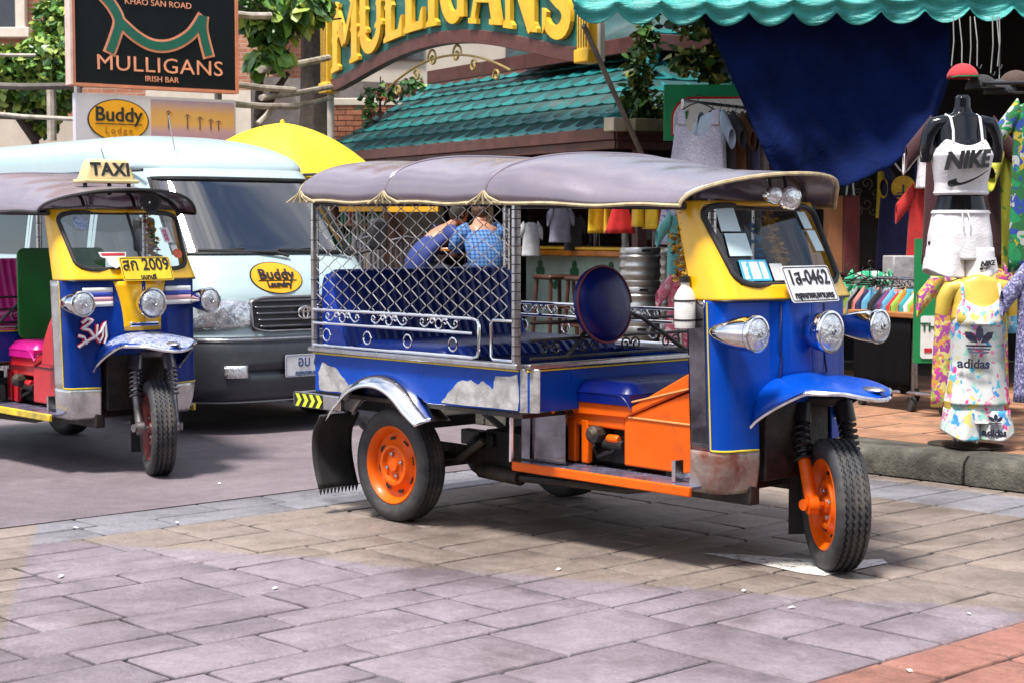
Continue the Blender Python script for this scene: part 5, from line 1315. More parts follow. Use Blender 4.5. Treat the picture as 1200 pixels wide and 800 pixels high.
    b = MB(); c = sp(.90); b.ell((0, c[1] + .005, c[2] - .01), (.195, .115, .075), 18, 10); b.build('yoke', shirt, sh_o, 60)
    for s in (-1, 1):
        sh = sp(.90); b = MB(); b.tube([(s * .13, sh[1], sh[2] + .0), (s * .20, sh[1] + .01, sh[2] - .03), (s * .245, sh[1] + .08, sh[2] - .13), (s * .272, sh[1] + .125, sh[2] - .215)], [.10, .098, .086, .074], 14, caps=False); b.build('sleeve', shirt, sh_o, 60, solid=.005)
        b = MB(); b.tube([(s * .08, -.02, hz - .02), (s * .12, .22, hz - .02), (s * .14, .45, hz - .05), (s * .14, .425, hz - .3), (s * .14, .37, .12)], [.12, .105, .088, .07, .06], 14); b.build('trouser_leg', trousers, R, 60)
        b = MB(); b.ell((s * .14, .43, .045), (.05, .13, .05), 14, 8); b.build('shoe', BLACK, R)
    b = MB(); c = sp(.97); b.tube([(math.cos(t * .5236) * .072, c[1] + .012 + math.sin(t * .5236) * .066, c[2] + .03 + .012 * math.sin(t * .5236)) for t in range(12)], .016, 8, closed=True); b.build('collar', shirt_dark, sh_o)
    return R
def plaid():
    m, nt, bs, tc = base('blue plaid cotton'); L = nt.links
    sx = nt.nodes.new('ShaderNodeSeparateXYZ'); L.new(tc.outputs['Object'], sx.inputs[0])
    def st(o, f, w): return math_(nt, 'GREATER_THAN', math_(nt, 'SINE', math_(nt, 'MULTIPLY', o, f)), w)
    a = math_(nt, 'ADD', st(sx.outputs[0], 150, .35), st(sx.outputs[2], 150, .35))
    L.new(ramp(nt, math_(nt, 'MULTIPLY', a, .5), [(0, (.10, .24, .50)), (.5, (.045, .13, .36)), (1, (.01, .03, .12))]), bs.inputs['Base Color']); bs.inputs['Roughness'].default_value = .85; return m
NAVYC = mat('navy cotton', (.018, .035, .17), .85, var=.2, scale=12); JEAN = mat('dark denim', (.03, .035, .06), .9, var=.3)
HB = mat('brown hair', (.09, .045, .02), .6, var=.5, scale=60, bump=.6, bscale=120); HD_ = mat('dark hair', (.025, .017, .012), .6, var=.5, scale=60, bump=.6, bscale=120)
p1 = at(570, 300, 18.6); p2 = at(490, 300, 19.0)
stz = .175
stool((p1.x, p1.y, stz), 'dark wooden bar stool under the drinker in the blue checked shirt'); stool((p2.x, p2.y, stz), 'dark wooden bar stool under the drinker in the navy shirt')
person('person seen from behind in a light blue checked shirt, sitting at the bar table', (p1.x, p1.y, stz), rad(20), plaid(), NAVYC, HB, JEAN, .22, .03, .2)
person('person in a navy shirt leaning over the bar table with head bowed', (p2.x, p2.y, stz), rad(-62), NAVYC, NAVYC, HD_, JEAN, .42, .0, .14)
tb_ = thing('bar_table', 'small high wooden table between the two drinkers', 'table', (at(548, 300, 19.1).x, 19.2, stz))
b = MB(); b.box((0, 0, 1.02), (.6, .6, .04)); b.build('table_top', mat('varnished orange wood', (.6, .2, .015), .25), tb_, bevel=.01); b = MB(); b.tube([(0, 0, 0), (0, 0, 1.0)], .04, 10); b.build('pedestal', BLKIRON, tb_); b = MB(); b.lathe([(.25, 0), (.25, .03), (.05, .05)], 20); b.build('base', BLKIRON, tb_)
def chair(p, rz, label):
    R = thing('chair', label, 'chair', p, rz, 'slatted grey chairs'); M_ = mat('grey chair metal', (.16, .16, .18), .35, .6)
    b = MB(); b.box((0, 0, .62), (.4, .4, .03)); b.build('seat', M_, R, bevel=.01)
    for sx in (-1, 1):
        for sy in (-1, 1): b = MB(); b.tube([(sx * .18, sy * .18, .62), (sx * .21, sy * .21, 0)], .014, 6); b.build('leg', M_, R)
        b = MB(); b.tube([(sx * .18, .19, .62), (sx * .18, .23, 1.12)], .014, 6); b.build('back_post', M_, R)
    for k in range(5): b = MB(); b.box((-.12 + .06 * k, .222, .92), (.028, .012, .36)); b.build('back_slat', M_, R)
    b = MB(); b.tube([(-.18, .23, 1.12), (0, .24, 1.16), (.18, .23, 1.12)], .016, 6); b.build('top_rail', M_, R)
    return R
c1 = at(446, 300, 19.3); chair((c1.x, c1.y, stz), rad(150), 'slatted grey metal chair facing the shelf of bottles'); c2 = at(470, 300, 19.9); chair((c2.x, c2.y, stz), rad(200), 'slatted grey metal chair pushed against the dark wall post')
# ------------------------------------------------------------ left background: brick building, signs, trees, pipes, parasol
def brick_mat(name, scale, a, b_):
    m, nt, bs, tc = base(name); L = nt.links
    t = nt.nodes.new('ShaderNodeTexBrick'); t.inputs['Scale'].default_value = scale; t.inputs['Color1'].default_value = c4(a); t.inputs['Color2'].default_value = c4(b_); t.inputs['Mortar'].default_value = (.42, .36, .30, 1); t.inputs['Mortar Size'].default_value = .012
    t.inputs['Brick Width'].default_value = .5; t.inputs['Row Height'].default_value = .16
    mp = nt.nodes.new('ShaderNodeMapping'); mp.inputs['Rotation'].default_value = (rad(90), 0, 0); L.new(tc.outputs['Object'], mp.inputs[0]); L.new(mp.outputs[0], t.inputs[0])
    c = mixc(nt, .7, t.outputs[0], ramp(nt, noise(nt, tc.outputs['Object'], 3, 6, .7), [(.3, (.6, .58, .55)), (.7, (1.2, 1.15, 1.1))]), 'MULTIPLY')
    L.new(c, bs.inputs['Base Color']); bs.inputs['Roughness'].default_value = .85
    bp = nt.nodes.new('ShaderNodeBump'); bp.inputs['Strength'].default_value = .5; bp.inputs['Distance'].default_value = .02; L.new(t.outputs[1], bp.inputs['Height']); bp.invert = True; L.new(bp.outputs[0], bs.inputs['Normal']); return m
BRK = brick_mat('far brick', 2.2, (.34, .13, .075), (.44, .19, .11))
bw = thing('brick_building', 'red brick building with white framed windows behind the trees', 'building', (-6.0, 28, 0))
b = MB(); b.box((-1.2, .5, 5), (6.6, 1, 10)); b.build('wall', BRK, bw)
b = MB(); b.box((2.55, 1.2, 5), (.9, 1, 10)); b.build('brick_pier', BRK, bw)
WF = mat('cream window paint', (.66, .58, .48), .6, var=.12)
for cx, cz, w, h in ((-2.45, 5.35, 1.0, 1.5), (.35, 5.6, 1.0, 1.5)):
    for nm, x_, z_, sx, sz in (('left', -w / 2, 0, .16, h), ('right', w / 2, 0, .16, h), ('sill', 0, -h / 2, w + .3, .16), ('head', 0, h / 2, w + .2, .16)):
        b = MB(); b.box((cx + x_, -.06, cz + z_), (sx, .16 if nm != 'sill' else .26, sz)); o = b.build('window_frame', WF, bw, bevel=.01)
    b = MB(); b.box((cx, -.01, cz), (w, .04, h)); b.build('window_pane', mat('dark pane', (.03, .03, .035), .1, spec=.8), bw)
b = MB(); b.box((1.0, -.7, 1.6), (9.5, .3, 3.2)); b.build('ground_floor_wall', mat('pale render', (.50, .42, .34), .8, var=.15, scale=1.5, dirt=.2, dcol=(.3, .25, .2)), bw)
for x_ in (-3.2, -1.4, .6):
    b = MB(); b.box((x_, -.87, 2.3), (1.1, .04, .5)); b.build('shop_opening', mat('dark opening', (.05, .03, .03), .6), bw)
b = MB(); b.box((3.0, -.9, 3.05), (5.5, .25, 1.1)); b.build('balcony_parapet', mat('cream render', (.60, .52, .43), .8, var=.12), bw)
# brick garden wall, brick by brick, beyond the gold column
wall = thing('brick_wall', 'low brick wall beside the gold sign column', 'wall', tuple(at(445, 150, 23.5) - UP * 2.7))
b = MB(); b.box((0, .1, 1.5), (1.75, .14, 3.0)); b.build('wall_core', mat('wall mortar', (.40, .33, .27), .9), wall); wall.location.z = .1
BRKP = mat('brick face', (.44, .17, .09), .85, var=.25, scale=20, rnd=.22, bump=.4, bscale=80)
bb = MB(); bb.box((0, 0, 0), (.215, .05, .062)); BRM = bb.mesh('brick', 0); BRM.materials.append(BRKP)
for r in range(16):
    for k in range(8):
        x_ = -.80 + k * .225 + (.11 if r % 2 else 0)
        if x_ < .86: obj('brick', BRM, BRKP, wall, loc=(x_, .02, 1.88 + r * .074), bevel=0)
b = MB(); b.box((0, .08, 3.06), (1.8, .2, .10)); b.build('coping', WF, wall, bevel=.01)
# ------------------------------------------------------------ billboards
P0, P1 = at(88, 97, 17.0), at(276, 108, 18.0)
bx_ = (P1 - P0); bx_.z = 0; BW = bx_.length; bx_.normalize(); bn = Vector((bx_.y, -bx_.x, 0))
bb_ = thing('billboard', 'black billboard with green and orange emblem and orange lettering', 'sign', tuple(P0))
BH = 1.15
b = MB(); b.prism([(0, 0), (BW, 0), (BW, BH), (0, BH)], .10, -bn * .10, bx_, UP); b.build('board', mat('black board', (.004, .007, .010), .6, var=.2, spec=.2), bb_)
ORG = mat('salmon frame', (.62, .22, .13), .5, var=.15)
for r_ in ((-.03, -.03, BW + .03, .0), (-.03, 0, .0, BH), (BW, 0, BW + .03, BH)):
    b = MB(); b.prism(rect(*r_), .13, -bn * .11, bx_, UP); b.build('frame_bar', ORG, bb_, 0)
b = MB(); b.prism(rect(-.055, -.02, -.03, BH), .14, -bn * .11, bx_, UP); b.build('frame_side', mat('pale frame side', (.66, .48, .42), .6), bb_, 0)
def bbp(px, py):           # photo pixels of the zoomed board -> board plane
    return ((px - 88) / 188 * BW, ((97 + (px - 88) * .0585) - py) / 188 * BW * .925)
emb = [[(116, -8), (130, 8), (138, 26), (133, 46), (127, 62)], [(136, 24), (158, 44), (178, 54), (200, 53), (222, 40), (236, 20)], [(237, 18), (236, 36), (243, 66)]]
root = None
for nm, wd_, mm, off in (('emblem_outline', .135, mat('orange outline', (.75, .27, .16), .5), .004), ('emblem_fill', .088, mat('emblem green', (.004, .11, .07), .5), .010)):
    b = MB()
    for k, cv in enumerate(emb):
        pts = [bbp(*p) for p in cv]
        if nm == 'emblem_outline': 
            d0 = (pts[-1][0] - pts[-2][0], pts[-1][1] - pts[-2][1]); l = math.hypot(*d0); pts[-1] = (pts[-1][0] + d0[0] / l * .022, pts[-1][1] + d0[1] / l * .022)
        dense = []
        for i in range(len(pts) - 1):
            pa, pb_, pc, pd = pts[max(0, i - 1)], pts[i], pts[i + 1], pts[min(len(pts) - 1, i + 2)]
            for t in range(5):
                t /= 5; dense.append(tuple(.5 * ((2 * pb_[n]) + (-pa[n] + pc[n]) * t + (2 * pa[n] - 5 * pb_[n] + 4 * pc[n] - pd[n]) * t * t + (-pa[n] + 3 * pb_[n] - 3 * pc[n] + pd[n]) * t ** 3) for n in (0, 1)))
        dense.append(pts[-1]); b.prism(band(dense, wd_), .004, bn * (off + k * .0007), bx_, UP)
    o = b.build(nm, mm, root or bb_, 0); root = root or o
OT = mat('orange lettering', (.80, .33, .20), .5)
for t_, px, py, sz, kw in (('KHAO SAN ROAD', 184, 5, .085, dict(sx=1.05)), ('MULLIGANS', 186, 78.5, .215, dict(sx=1.16, spacing=1.05)), ('IRISH BAR', 187, 94.3, .080, dict(sx=1.05))):
    q = bbp(px, py); letters('board_text', t_, sz, OT, bb_, bx_ * q[0] + UP * q[1] + bn * .006, bx_, UP - bx_ * .0, **kw)
bl = thing('lodge_sign', 'white sign with amber oval logo and a beach picture, under the black billboard', 'sign', tuple(P0 - UP * .62))
b = MB(); b.prism([(0, 0), (BW, 0), (BW, .52), (0, .52)], .08, -bn * .08, bx_, UP); b.build('board', mat('lilac white board', (.58, .55, .62), .5, var=.06), bl)
def beach():
    m, nt, bs, tc = base('beach print'); L = nt.links; sx = nt.nodes.new('ShaderNodeSeparateXYZ'); L.new(tc.outputs['Object'], sx.inputs[0])
    n = noise(nt, tc.outputs['Object'], 9, 6, .7)
    z = math_(nt, 'ADD', sx.outputs[2], math_(nt, 'MULTIPLY', math_(nt, 'SUBTRACT', n, .5), .12))
    c = ramp(nt, math_(nt, 'MULTIPLY', z, 1.92), [(.05, (.32, .16, .30)), (.35, (.45, .27, .33)), (.48, (.60, .33, .10)), (.70, (.56, .30, .10)), (.95, (.30, .22, .34))]); L.new(c, bs.inputs['Base Color']); bs.inputs['Roughness'].default_value = .5; return m
b = MB(); b.prism(rect(BW * .455, .03, BW - .02, .49), .006, bn * .001, bx_, UP); pic = b.build('picture', beach(), bl, 0)
for k, (fx, hh) in enumerate(((.56, .16), (.68, .13), (.76, .11), (.83, .09), (.88, .08))):
    b = MB(); b.prism(rect(BW * fx, .20, BW * fx + .012, .20 + hh), .003, bn * .008, bx_, UP); b.prism([(BW * fx - .03, .20 + hh), (BW * fx + .006, .225 + hh), (BW * fx + .045, .20 + hh), (BW * fx + .006, .21 + hh)], .003, bn * .0085, bx_, UP); b.build('palm_print', mat('print dark', (.10, .05, .07), .5), pic, 0)
for nm, k, mm, off in (('logo_edge', 1.05, INK, .003), ('logo_oval', 1., DEC, .007)):
    b = MB(); b.prism([(BW * .255 + .31 * k * math.cos(t * .1745), .265 + .20 * k * math.sin(t * .1745)) for t in range(36)], .003, bn * off, bx_, UP); b.build(nm, mm, bl, 0)
for t_, dz, sz in (('Buddy', .05, .20), ('Lodge', -.105, .09)): letters('logo_text', t_, sz, INK if dz > 0 else mat('dark amber ink', (.30, .12, .01), .5), bl, bx_ * BW * .255 + UP * (.265 + dz) + bn * .014, bx_, UP, bold=.004 if dz > 0 else 0, spacing=1 if dz > 0 else 1.4)
b = MB(); b.prism(rect(BW * .255 - .25, .222, BW * .255 + .25, .230), .002, bn * .012, bx_, UP); b.build('logo_rule', INK, bl, 0)
# frame posts under the signs
for k, (fx) in enumerate((.06, .94)):
    b = MB(); q = P0 + bx_ * BW * fx - bn * .2; b.tube([(q.x, q.y, 0), (q.x, q.y, P0.z + 1.0)], .04, 8); tag(b.build('sign_post', mat('galvanised post', (.35, .34, .33), .5, .4, var=.3)), ('galvanised post behind the white lodge sign, street end', 'galvanised post behind the white lodge sign, pub end')[k], 'post', None)
# ------------------------------------------------------------ bamboo rails and pipes
PIPEM = mat('weathered pipe', (.42, .38, .32), .6, var=.35, scale=8, dirt=.35, dcol=(.15, .11, .08)); PIPED = mat('dark pipe', (.10, .085, .07), .6, var=.4)
for k, (u0, v0, u1, v1, y0, y1, r, m_, lb) in enumerate((
    (-30, 100, 90, 101, 17.6, 17.3, .035, PIPED, 'thick dark rail running from the foliage to the billboard frame'),
    (-30, 62, 42, 65, 18.2, 18.2, .018, PIPEM, 'thin pale rail half hidden in the leaves by the billboard'),
    (-30, 131, 88, 140, 18.0, 17.6, .022, PIPEM, 'pale pipe sloping down behind the lodge sign'),
    (-30, 135, 60, 137, 18.6, 18.6, .03, PIPED, 'dark beam below the brick facade by the van roof'),
    (60, 100, 61, 165, 18.0, 18.0, .05, PIPEM, 'short grey upright pipe left of the lodge sign'),
    (268, 16, 318, 19, 18.3, 18.5, .038, PIPEM, 'bamboo pole sticking out from the billboard top corner'),
    (268, 98, 345, 106, 18.4, 19.2, .035, PIPEM, 'bamboo rail between the lodge sign and the dark trunk'),
    (268, 122, 350, 125, 18.4, 19.6, .035, PIPEM, 'bamboo rail low behind the yellow parasol'),
    (305, 82, 385, 68, 19.2, 21.0, .040, PIPEM, 'bamboo pole rising towards the gold sign column'),
    (306, 115, 388, 102, 19.2, 21.2, .035, PIPEM, 'bamboo pole crossing the dark trunk below the gold capital'),
    (340, 125, 388, 115, 20.0, 21.2, .030, PIPEM, 'short bamboo pole under the crossing pole by the column'),
    (302, 146, 322, 124, 19.0, 19.2, .035, PIPEM, 'slanting bamboo brace above the yellow parasol'))):
    b = MB(); b.tube([at(u0, v0, y0), (at(u0, v0, y0) + at(u1, v1, y1)) / 2 + Vector((0, 0, -.012)), at(u1, v1, y1)], r, 8); tag(b.build('bamboo_pole' if 'bamboo' in lb else 'pipe_rail', m_), lb, 'pole')
# ------------------------------------------------------------ trees and bushes
LEAFM = [mat('tree leaf', (.12, .25, .045), .42, var=.4, scale=8), mat('tree leaf dark', (.045, .12, .03), .45, var=.4, scale=8), mat('tree leaf lime', (.30, .40, .07), .42, var=.3, scale=8)]  # three leaf tones, mixed at random through the crowns
g0 = at(40, 95, 19.0)
plant('leafy_tree', 'leafy green tree spreading beside the black billboard', 'tree', [(at(20, 82, 18.8), (.42, .4, .29), 1250), (at(58, 80, 18.7), (.34, .4, .38), 1250), (at(68, 30, 19.2), (.24, .3, .4), 520), (at(-10, 92, 19.0), (.35, .4, .3), 500), (at(45, 118, 19.1), (.42, .3, .16), 260), (at(50, 140, 19.2), (.16, .2, .16), 90)], 21, .12, stems=[[(g0.x, 19.1, 0), (g0.x + .05, 19.1, 1.6), (g0.x - .05, 19.1, 2.6), (g0.x + .1, 19.0, 3.4)], [(g0.x, 19.1, 2.4), (g0.x - .5, 19.0, 3.1)], [(g0.x, 19.1, 2.6), (g0.x + .4, 19.0, 3.6)]], mats=LEAFM, stem_r=.07, loc=(g0.x, 19.1, 0), droop=.7, weights=(5, 2, 5))
g1_ = at(302, 95, 19.6)
plant('slender_tree', 'slender dark-stemmed tree with long drooping leaves between billboard and gold column', 'tree', [(at(320, 25, 19.5), (.26, .25, .22), 130), (at(330, 8, 19.5), (.5, .3, .2), 220), (at(316, 62, 19.5), (.20, .2, .13), 90), (at(350, 3, 19.6), (.4, .3, .15), 160), (at(290, 5, 19.4), (.3, .3, .2), 160)], 22, .22, stems=[[(g1_.x, 19.6, 0), (g1_.x - .02, 19.6, 2.4), (g1_.x + .03, 19.6, 3.2), (g1_.x + .05, 19.6, 4.2)], [(g1_.x, 19.6, 2.7), (g1_.x + .35, 19.6, 3.2)]], mats=LEAFM, stem_r=.07, loc=(g1_.x, 19.6, 0), droop=1.4, weights=(4, 4, 2))
g2_ = at(368, 95, 22.5)
plant('broad_tree', 'broad dark tree trunk behind the gold column, crown above', 'tree', [(at(372, -8, 22.4), (.6, .5, .22), 200), (at(340, -20, 22.4), (.8, .5, .3), 240)], 23, .22, stems=[[(g2_.x, 22.5, 0), (g2_.x, 22.5, 1.5), (g2_.x + .02, 22.5, 3.0), (g2_.x - .02, 22.5, 4.6)]], mats=LEAFM, stem_r=.34, loc=(g2_.x, 22.5, 0), weights=(3, 5, 1))
plant('climbing_plant', 'small climbing plant with reddish tips on the brick wall top', 'plant', [(at(432, 125, 22.6), (.12, .1, .3), 70), (at(455, 108, 22.6), (.25, .1, .12), 90), (at(482, 100, 22.4), (.2, .1, .1), 60)], 24, .10, stems=[[at(445, 150, 22.6), at(446, 90, 22.6)]], mats=[LEAFM[1], mat('reddish leaf', (.20, .05, .03), .5), LEAFM[0]], weights=(5, 2, 2))
CABLE = mat('cable', (.02, .02, .02), .6)
for k, (p, q, s_) in enumerate(((at(275, 6, 18.5), at(392, 4, 21), .25), (at(275, 10, 18.5), at(392, 12, 21), .35), (at(290, 0, 18.5), at(400, 22, 21), .2))):
    b = MB(); b.tube([p + (q - p) * (i / 12) - UP * s_ * math.sin(math.pi * i / 12) * .5 for i in range(13)], .012, 5); tag(b.build('overhead_cable', CABLE), 'black cable sagging between billboard and gold sign column', 'cable', 'overhead cables')
# ------------------------------------------------------------ yellow parasol
pc = at(331, 150, 16.6)
um = thing('parasol', 'open yellow parasol standing behind the van', 'parasol', (pc.x, pc.y, 0), .3)
def par(u, v):
    a = 2 * math.pi * u; n8 = abs(((u * 8) % 1) - .5) * 2; r = 1.02 * v * (1 - .055 * (1 - n8 ** 2) * v)
    return (r * math.cos(a), r * math.sin(a), 2.44 - .08 * v - .46 * v ** 2.0 - .03 * (1 - n8) * v)
b = MB(); b.grid(64, 14, par, cu=True); cn = b.build('canopy', mat('yellow canvas', (.84, .66, .02), .6, var=.06, scale=3, sub=.1), um, 60, solid=.006)
for k in range(8):
    a = math.pi * 2 * k / 8; b = MB(); b.tube([(par(k / 8, v)[0], par(k / 8, v)[1], par(k / 8, v)[2] - .012) for v in [.05 + .95 * i / 8 for i in range(9)]], .008, 5); b.build('rib', STEEL, cn)
b = MB(); b.tube([(0, 0, .05), (0, 0, 2.46)], .022, 10); b.build('pole', STEEL, um); b = MB(); b.lathe([(.28, 0), (.28, .06), (.05, .09)], 20); b.build('base', BLKIRON, um)
b = MB(); b.lathe([(.03, 2.43), (.02, 2.47), (0, 2.48)], 10); b.build('finial', YELLOW, um)
# far street backdrop buildings that close the view
fb = thing('far_building', 'plain cream shophouse block far behind the trees', 'building', (0, 40, 0))
b = MB(); b.box((2, 2, 6), (40, 4, 12)); b.build('wall', mat('far cream wall', (.45, .40, .34), .8, var=.15, scale=.6), fb)
for i in range(9):
    for j in range(3):
        b = MB(); b.box((-13 + i * 3.4, -.03, 3 + j * 3.2), (1.5, .1, 1.7)); b.build('window', mat('dark pane', (.03, .03, .035), .1), fb)
# ------------------------------------------------------------ clothes stall on the right
AW = 12.5
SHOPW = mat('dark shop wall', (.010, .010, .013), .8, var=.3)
shop = thing('shop', 'dark open-fronted clothes shop behind the stall', 'shop', (3.6, 14.2, KH))
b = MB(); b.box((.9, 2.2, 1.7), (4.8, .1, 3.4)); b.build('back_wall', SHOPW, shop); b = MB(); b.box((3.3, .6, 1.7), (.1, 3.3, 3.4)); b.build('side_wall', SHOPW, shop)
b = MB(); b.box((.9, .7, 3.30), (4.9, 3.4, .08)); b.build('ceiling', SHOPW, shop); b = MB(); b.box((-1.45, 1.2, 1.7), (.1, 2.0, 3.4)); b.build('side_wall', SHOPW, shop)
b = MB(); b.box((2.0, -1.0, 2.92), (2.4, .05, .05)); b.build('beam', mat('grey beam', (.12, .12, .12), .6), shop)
def awning_mat():
    m, nt, bs, tc = base('teal awning canvas'); L = nt.links
    n = noise(nt, tc.outputs['Object'], 4, 7, .7, .6)
    L.new(ramp(nt, n, [(.3, (.012, .17, .16)), (.55, (.03, .31, .285)), (.75, (.10, .46, .42))]), bs.inputs['Base Color']); bs.inputs['Roughness'].default_value = .45
    bp = nt.nodes.new('ShaderNodeBump'); bp.inputs['Strength'].default_value = .6; bp.inputs['Distance'].default_value = .05
    mp = nt.nodes.new('ShaderNodeMapping'); mp.inputs['Scale'].default_value = (2, 2, 14); L.new(tc.outputs['Object'], mp.inputs[0]); L.new(noise(nt, mp.outputs[0], 1.6, 5, .6, .8), bp.inputs['Height']); L.new(bp.outputs[0], bs.inputs['Normal']); return m
xa, xb = at(672, 20, AW).x, at(1330, 20, AW).x
aw = thing('awning', 'teal canvas awning with scalloped valance over the clothes stall', 'awning', (xa, AW, 0))
AWM = awning_mat()
def valance(u, v):
    x = (xb - xa) * u; ph = x / .318; sc = abs(math.sin(ph * math.pi)) ** .8
    zt = 3.20 - .05 * math.sin(u * math.pi); zb = 2.905 + .10 * (1 - sc) - .02 * math.sin(u * 5)
    z = zt + (zb - zt) * v
    return (x, .03 * math.sin(ph * math.pi * 2) * v + .02 * math.sin(v * 7 + x) - .03 * v + .012 * math.sin(v * 16 + x * 2.2), z)
b = MB(); b.grid(200, 16, valance); b.build('valance', AWM, aw, 60, solid=.005)
b = MB(); b.grid(60, 12, lambda u, v: ((xb - xa) * u, 3.6 * v, 3.20 - .05 * math.sin(u * math.pi) + .75 * v - .06 * math.sin(v * math.pi))); b.build('canopy', AWM, aw, 60, solid=.006)
b = MB(); b.tube([(0, .02, 3.17), (xb - xa, .02, 3.17)], .022, 8); b.build('front_bar', STEEL, aw)
for u in (.02, .98): b = MB(); b.tube([((xb - xa) * u, .02, 3.17), ((xb - xa) * u, 3.6, 3.9)], .02, 8); b.build('side_bar', STEEL, aw)
b = MB(); p, q = at(684, 30, 12.6), at(756, 190, 13.4); b.tube([p, q], .02, 8); tag(b.build('awning_strut', PIPED), 'thin dark slanting strut holding up the awning corner', 'pole')
# navy tarpaulin
def tarp_mat():
    m, nt, bs, tc = base('navy tarpaulin'); L = nt.links
    L.new(ramp(nt, noise(nt, tc.outputs['Object'], 2.5, 6, .7), [(.3, (.0015, .005, .030)), (.7, (.003, .012, .075))]), bs.inputs['Base Color']); bs.inputs['Roughness'].default_value = .9; bs.inputs['Specular IOR Level'].default_value = .1
    bp = nt.nodes.new('ShaderNodeBump'); bp.inputs['Strength'].default_value = .5; bp.inputs['Distance'].default_value = .04; L.new(noise(nt, tc.outputs['Object'], 7, 5, .6, 1.2), bp.inputs['Height']); L.new(bp.outputs[0], bs.inputs['Normal']); return m
TB = [(0, 905, 200), (.12, 945, 225), (.35, 990, 219), (.6, 1045, 195), (.82, 1092, 155), (1, 1112, 95)]
def pick(t, T):
    for (a, *p), (e, *q) in zip(T, T[1:]):
        if t <= e: f = (t - a) / (e - a); return [x + (y - x) * f for x, y in zip(p, q)]
    return list(T[-1][1:])
t0 = at(825, 15, 12.75)
def tarp(u, v):
    bu = pick(u, TB); tu = 822 + 292 * u; pu = tu + (bu[0] - tu) * v; pv = 12 + (bu[1] - 12) * v
    y = 12.68 + .18 * math.sin(v * math.pi) * math.sin(u * math.pi) + .035 * math.sin(u * 17 + v * 4) * v + .02 * math.sin(u * 31 - v * 7) + (.05 * math.sin(v * 14 + u * 6) * v * v)
    return tuple(at(pu, pv, y) - t0)
b = MB(); b.grid(60, 40, tarp); tag(b.build('tarpaulin', tarp_mat(), None, 60, solid=.004, loc=t0), 'navy tarpaulin hanging in a swag below the teal awning', 'tarpaulin')
# ------------------------------------------------------------ clothes
def cloth(name, col, **k): return mat('cloth ' + name, col, .85, var=k.pop('var', .18), scale=k.pop('scale', 14), bump=.35, bscale=70, sheen=.1, **k)
def print_mat(name, basec, cols, scale=14, thr=.58, w=.03):
    """printed cloth: coloured blotches, each from its own noise"""
    m, nt, bs, tc = base(name); L = nt.links; c = None
    for i, col in enumerate(cols):
        mp = nt.nodes.new('ShaderNodeMapping'); mp.inputs['Location'].default_value = (3.1 * i + 1, 7.7 * i, 1.3 * i); L.new(tc.outputs['Object'], mp.inputs[0])
        f = ramp(nt, noise(nt, mp.outputs[0], scale, 2, .5, .4), [(thr, (0, 0, 0)), (thr + w, (1, 1, 1))]); c = mixc(nt, f, basec if c is None else c, col)
    L.new(c, bs.inputs['Base Color']); bs.inputs['Roughness'].default_value = .85; return m
def loft(prof, n=36, folds=.0, fk=5, ph=0., cap=False):
    """prof rows: z, half width, half depth[, x shift, y shift]"""
    m = len(prof)
    def fn(u, v):
        q = v * (m - 1); i = min(int(q), m - 2); f = q - i; A, B = prof[i], prof[i + 1]; g = f * f * (3 - 2 * f) if m > 3 else f
        P = [a + (b_ - a) * g for a, b_ in zip(A, B)]; a = 2 * math.pi * u
        k = 1 + folds * math.sin(a * fk + ph + v * 2) * v
        return ((P[3] if len(P) > 3 else 0) + P[1] * math.cos(a) * k, (P[4] if len(P) > 4 else 0) + P[2] * math.copysign(abs(math.sin(a)) ** .85, math.sin(a)) * k, P[0])
    b = MB(); b.grid(n, max(8, (m - 1) * 5 + 1), fn, cu=True); return b
def neckline(b, z0, z1, w, k):
    """dip the top edge between the straps"""
    b.v = [(x, y, z - k * max(0, 1 - (x / w) ** 2) * max(0, (z - z0) / (z1 - z0)) ** 1.2) for x, y, z in b.v]
HANG = mat('black hanger', (.012, .012, .012), .4)
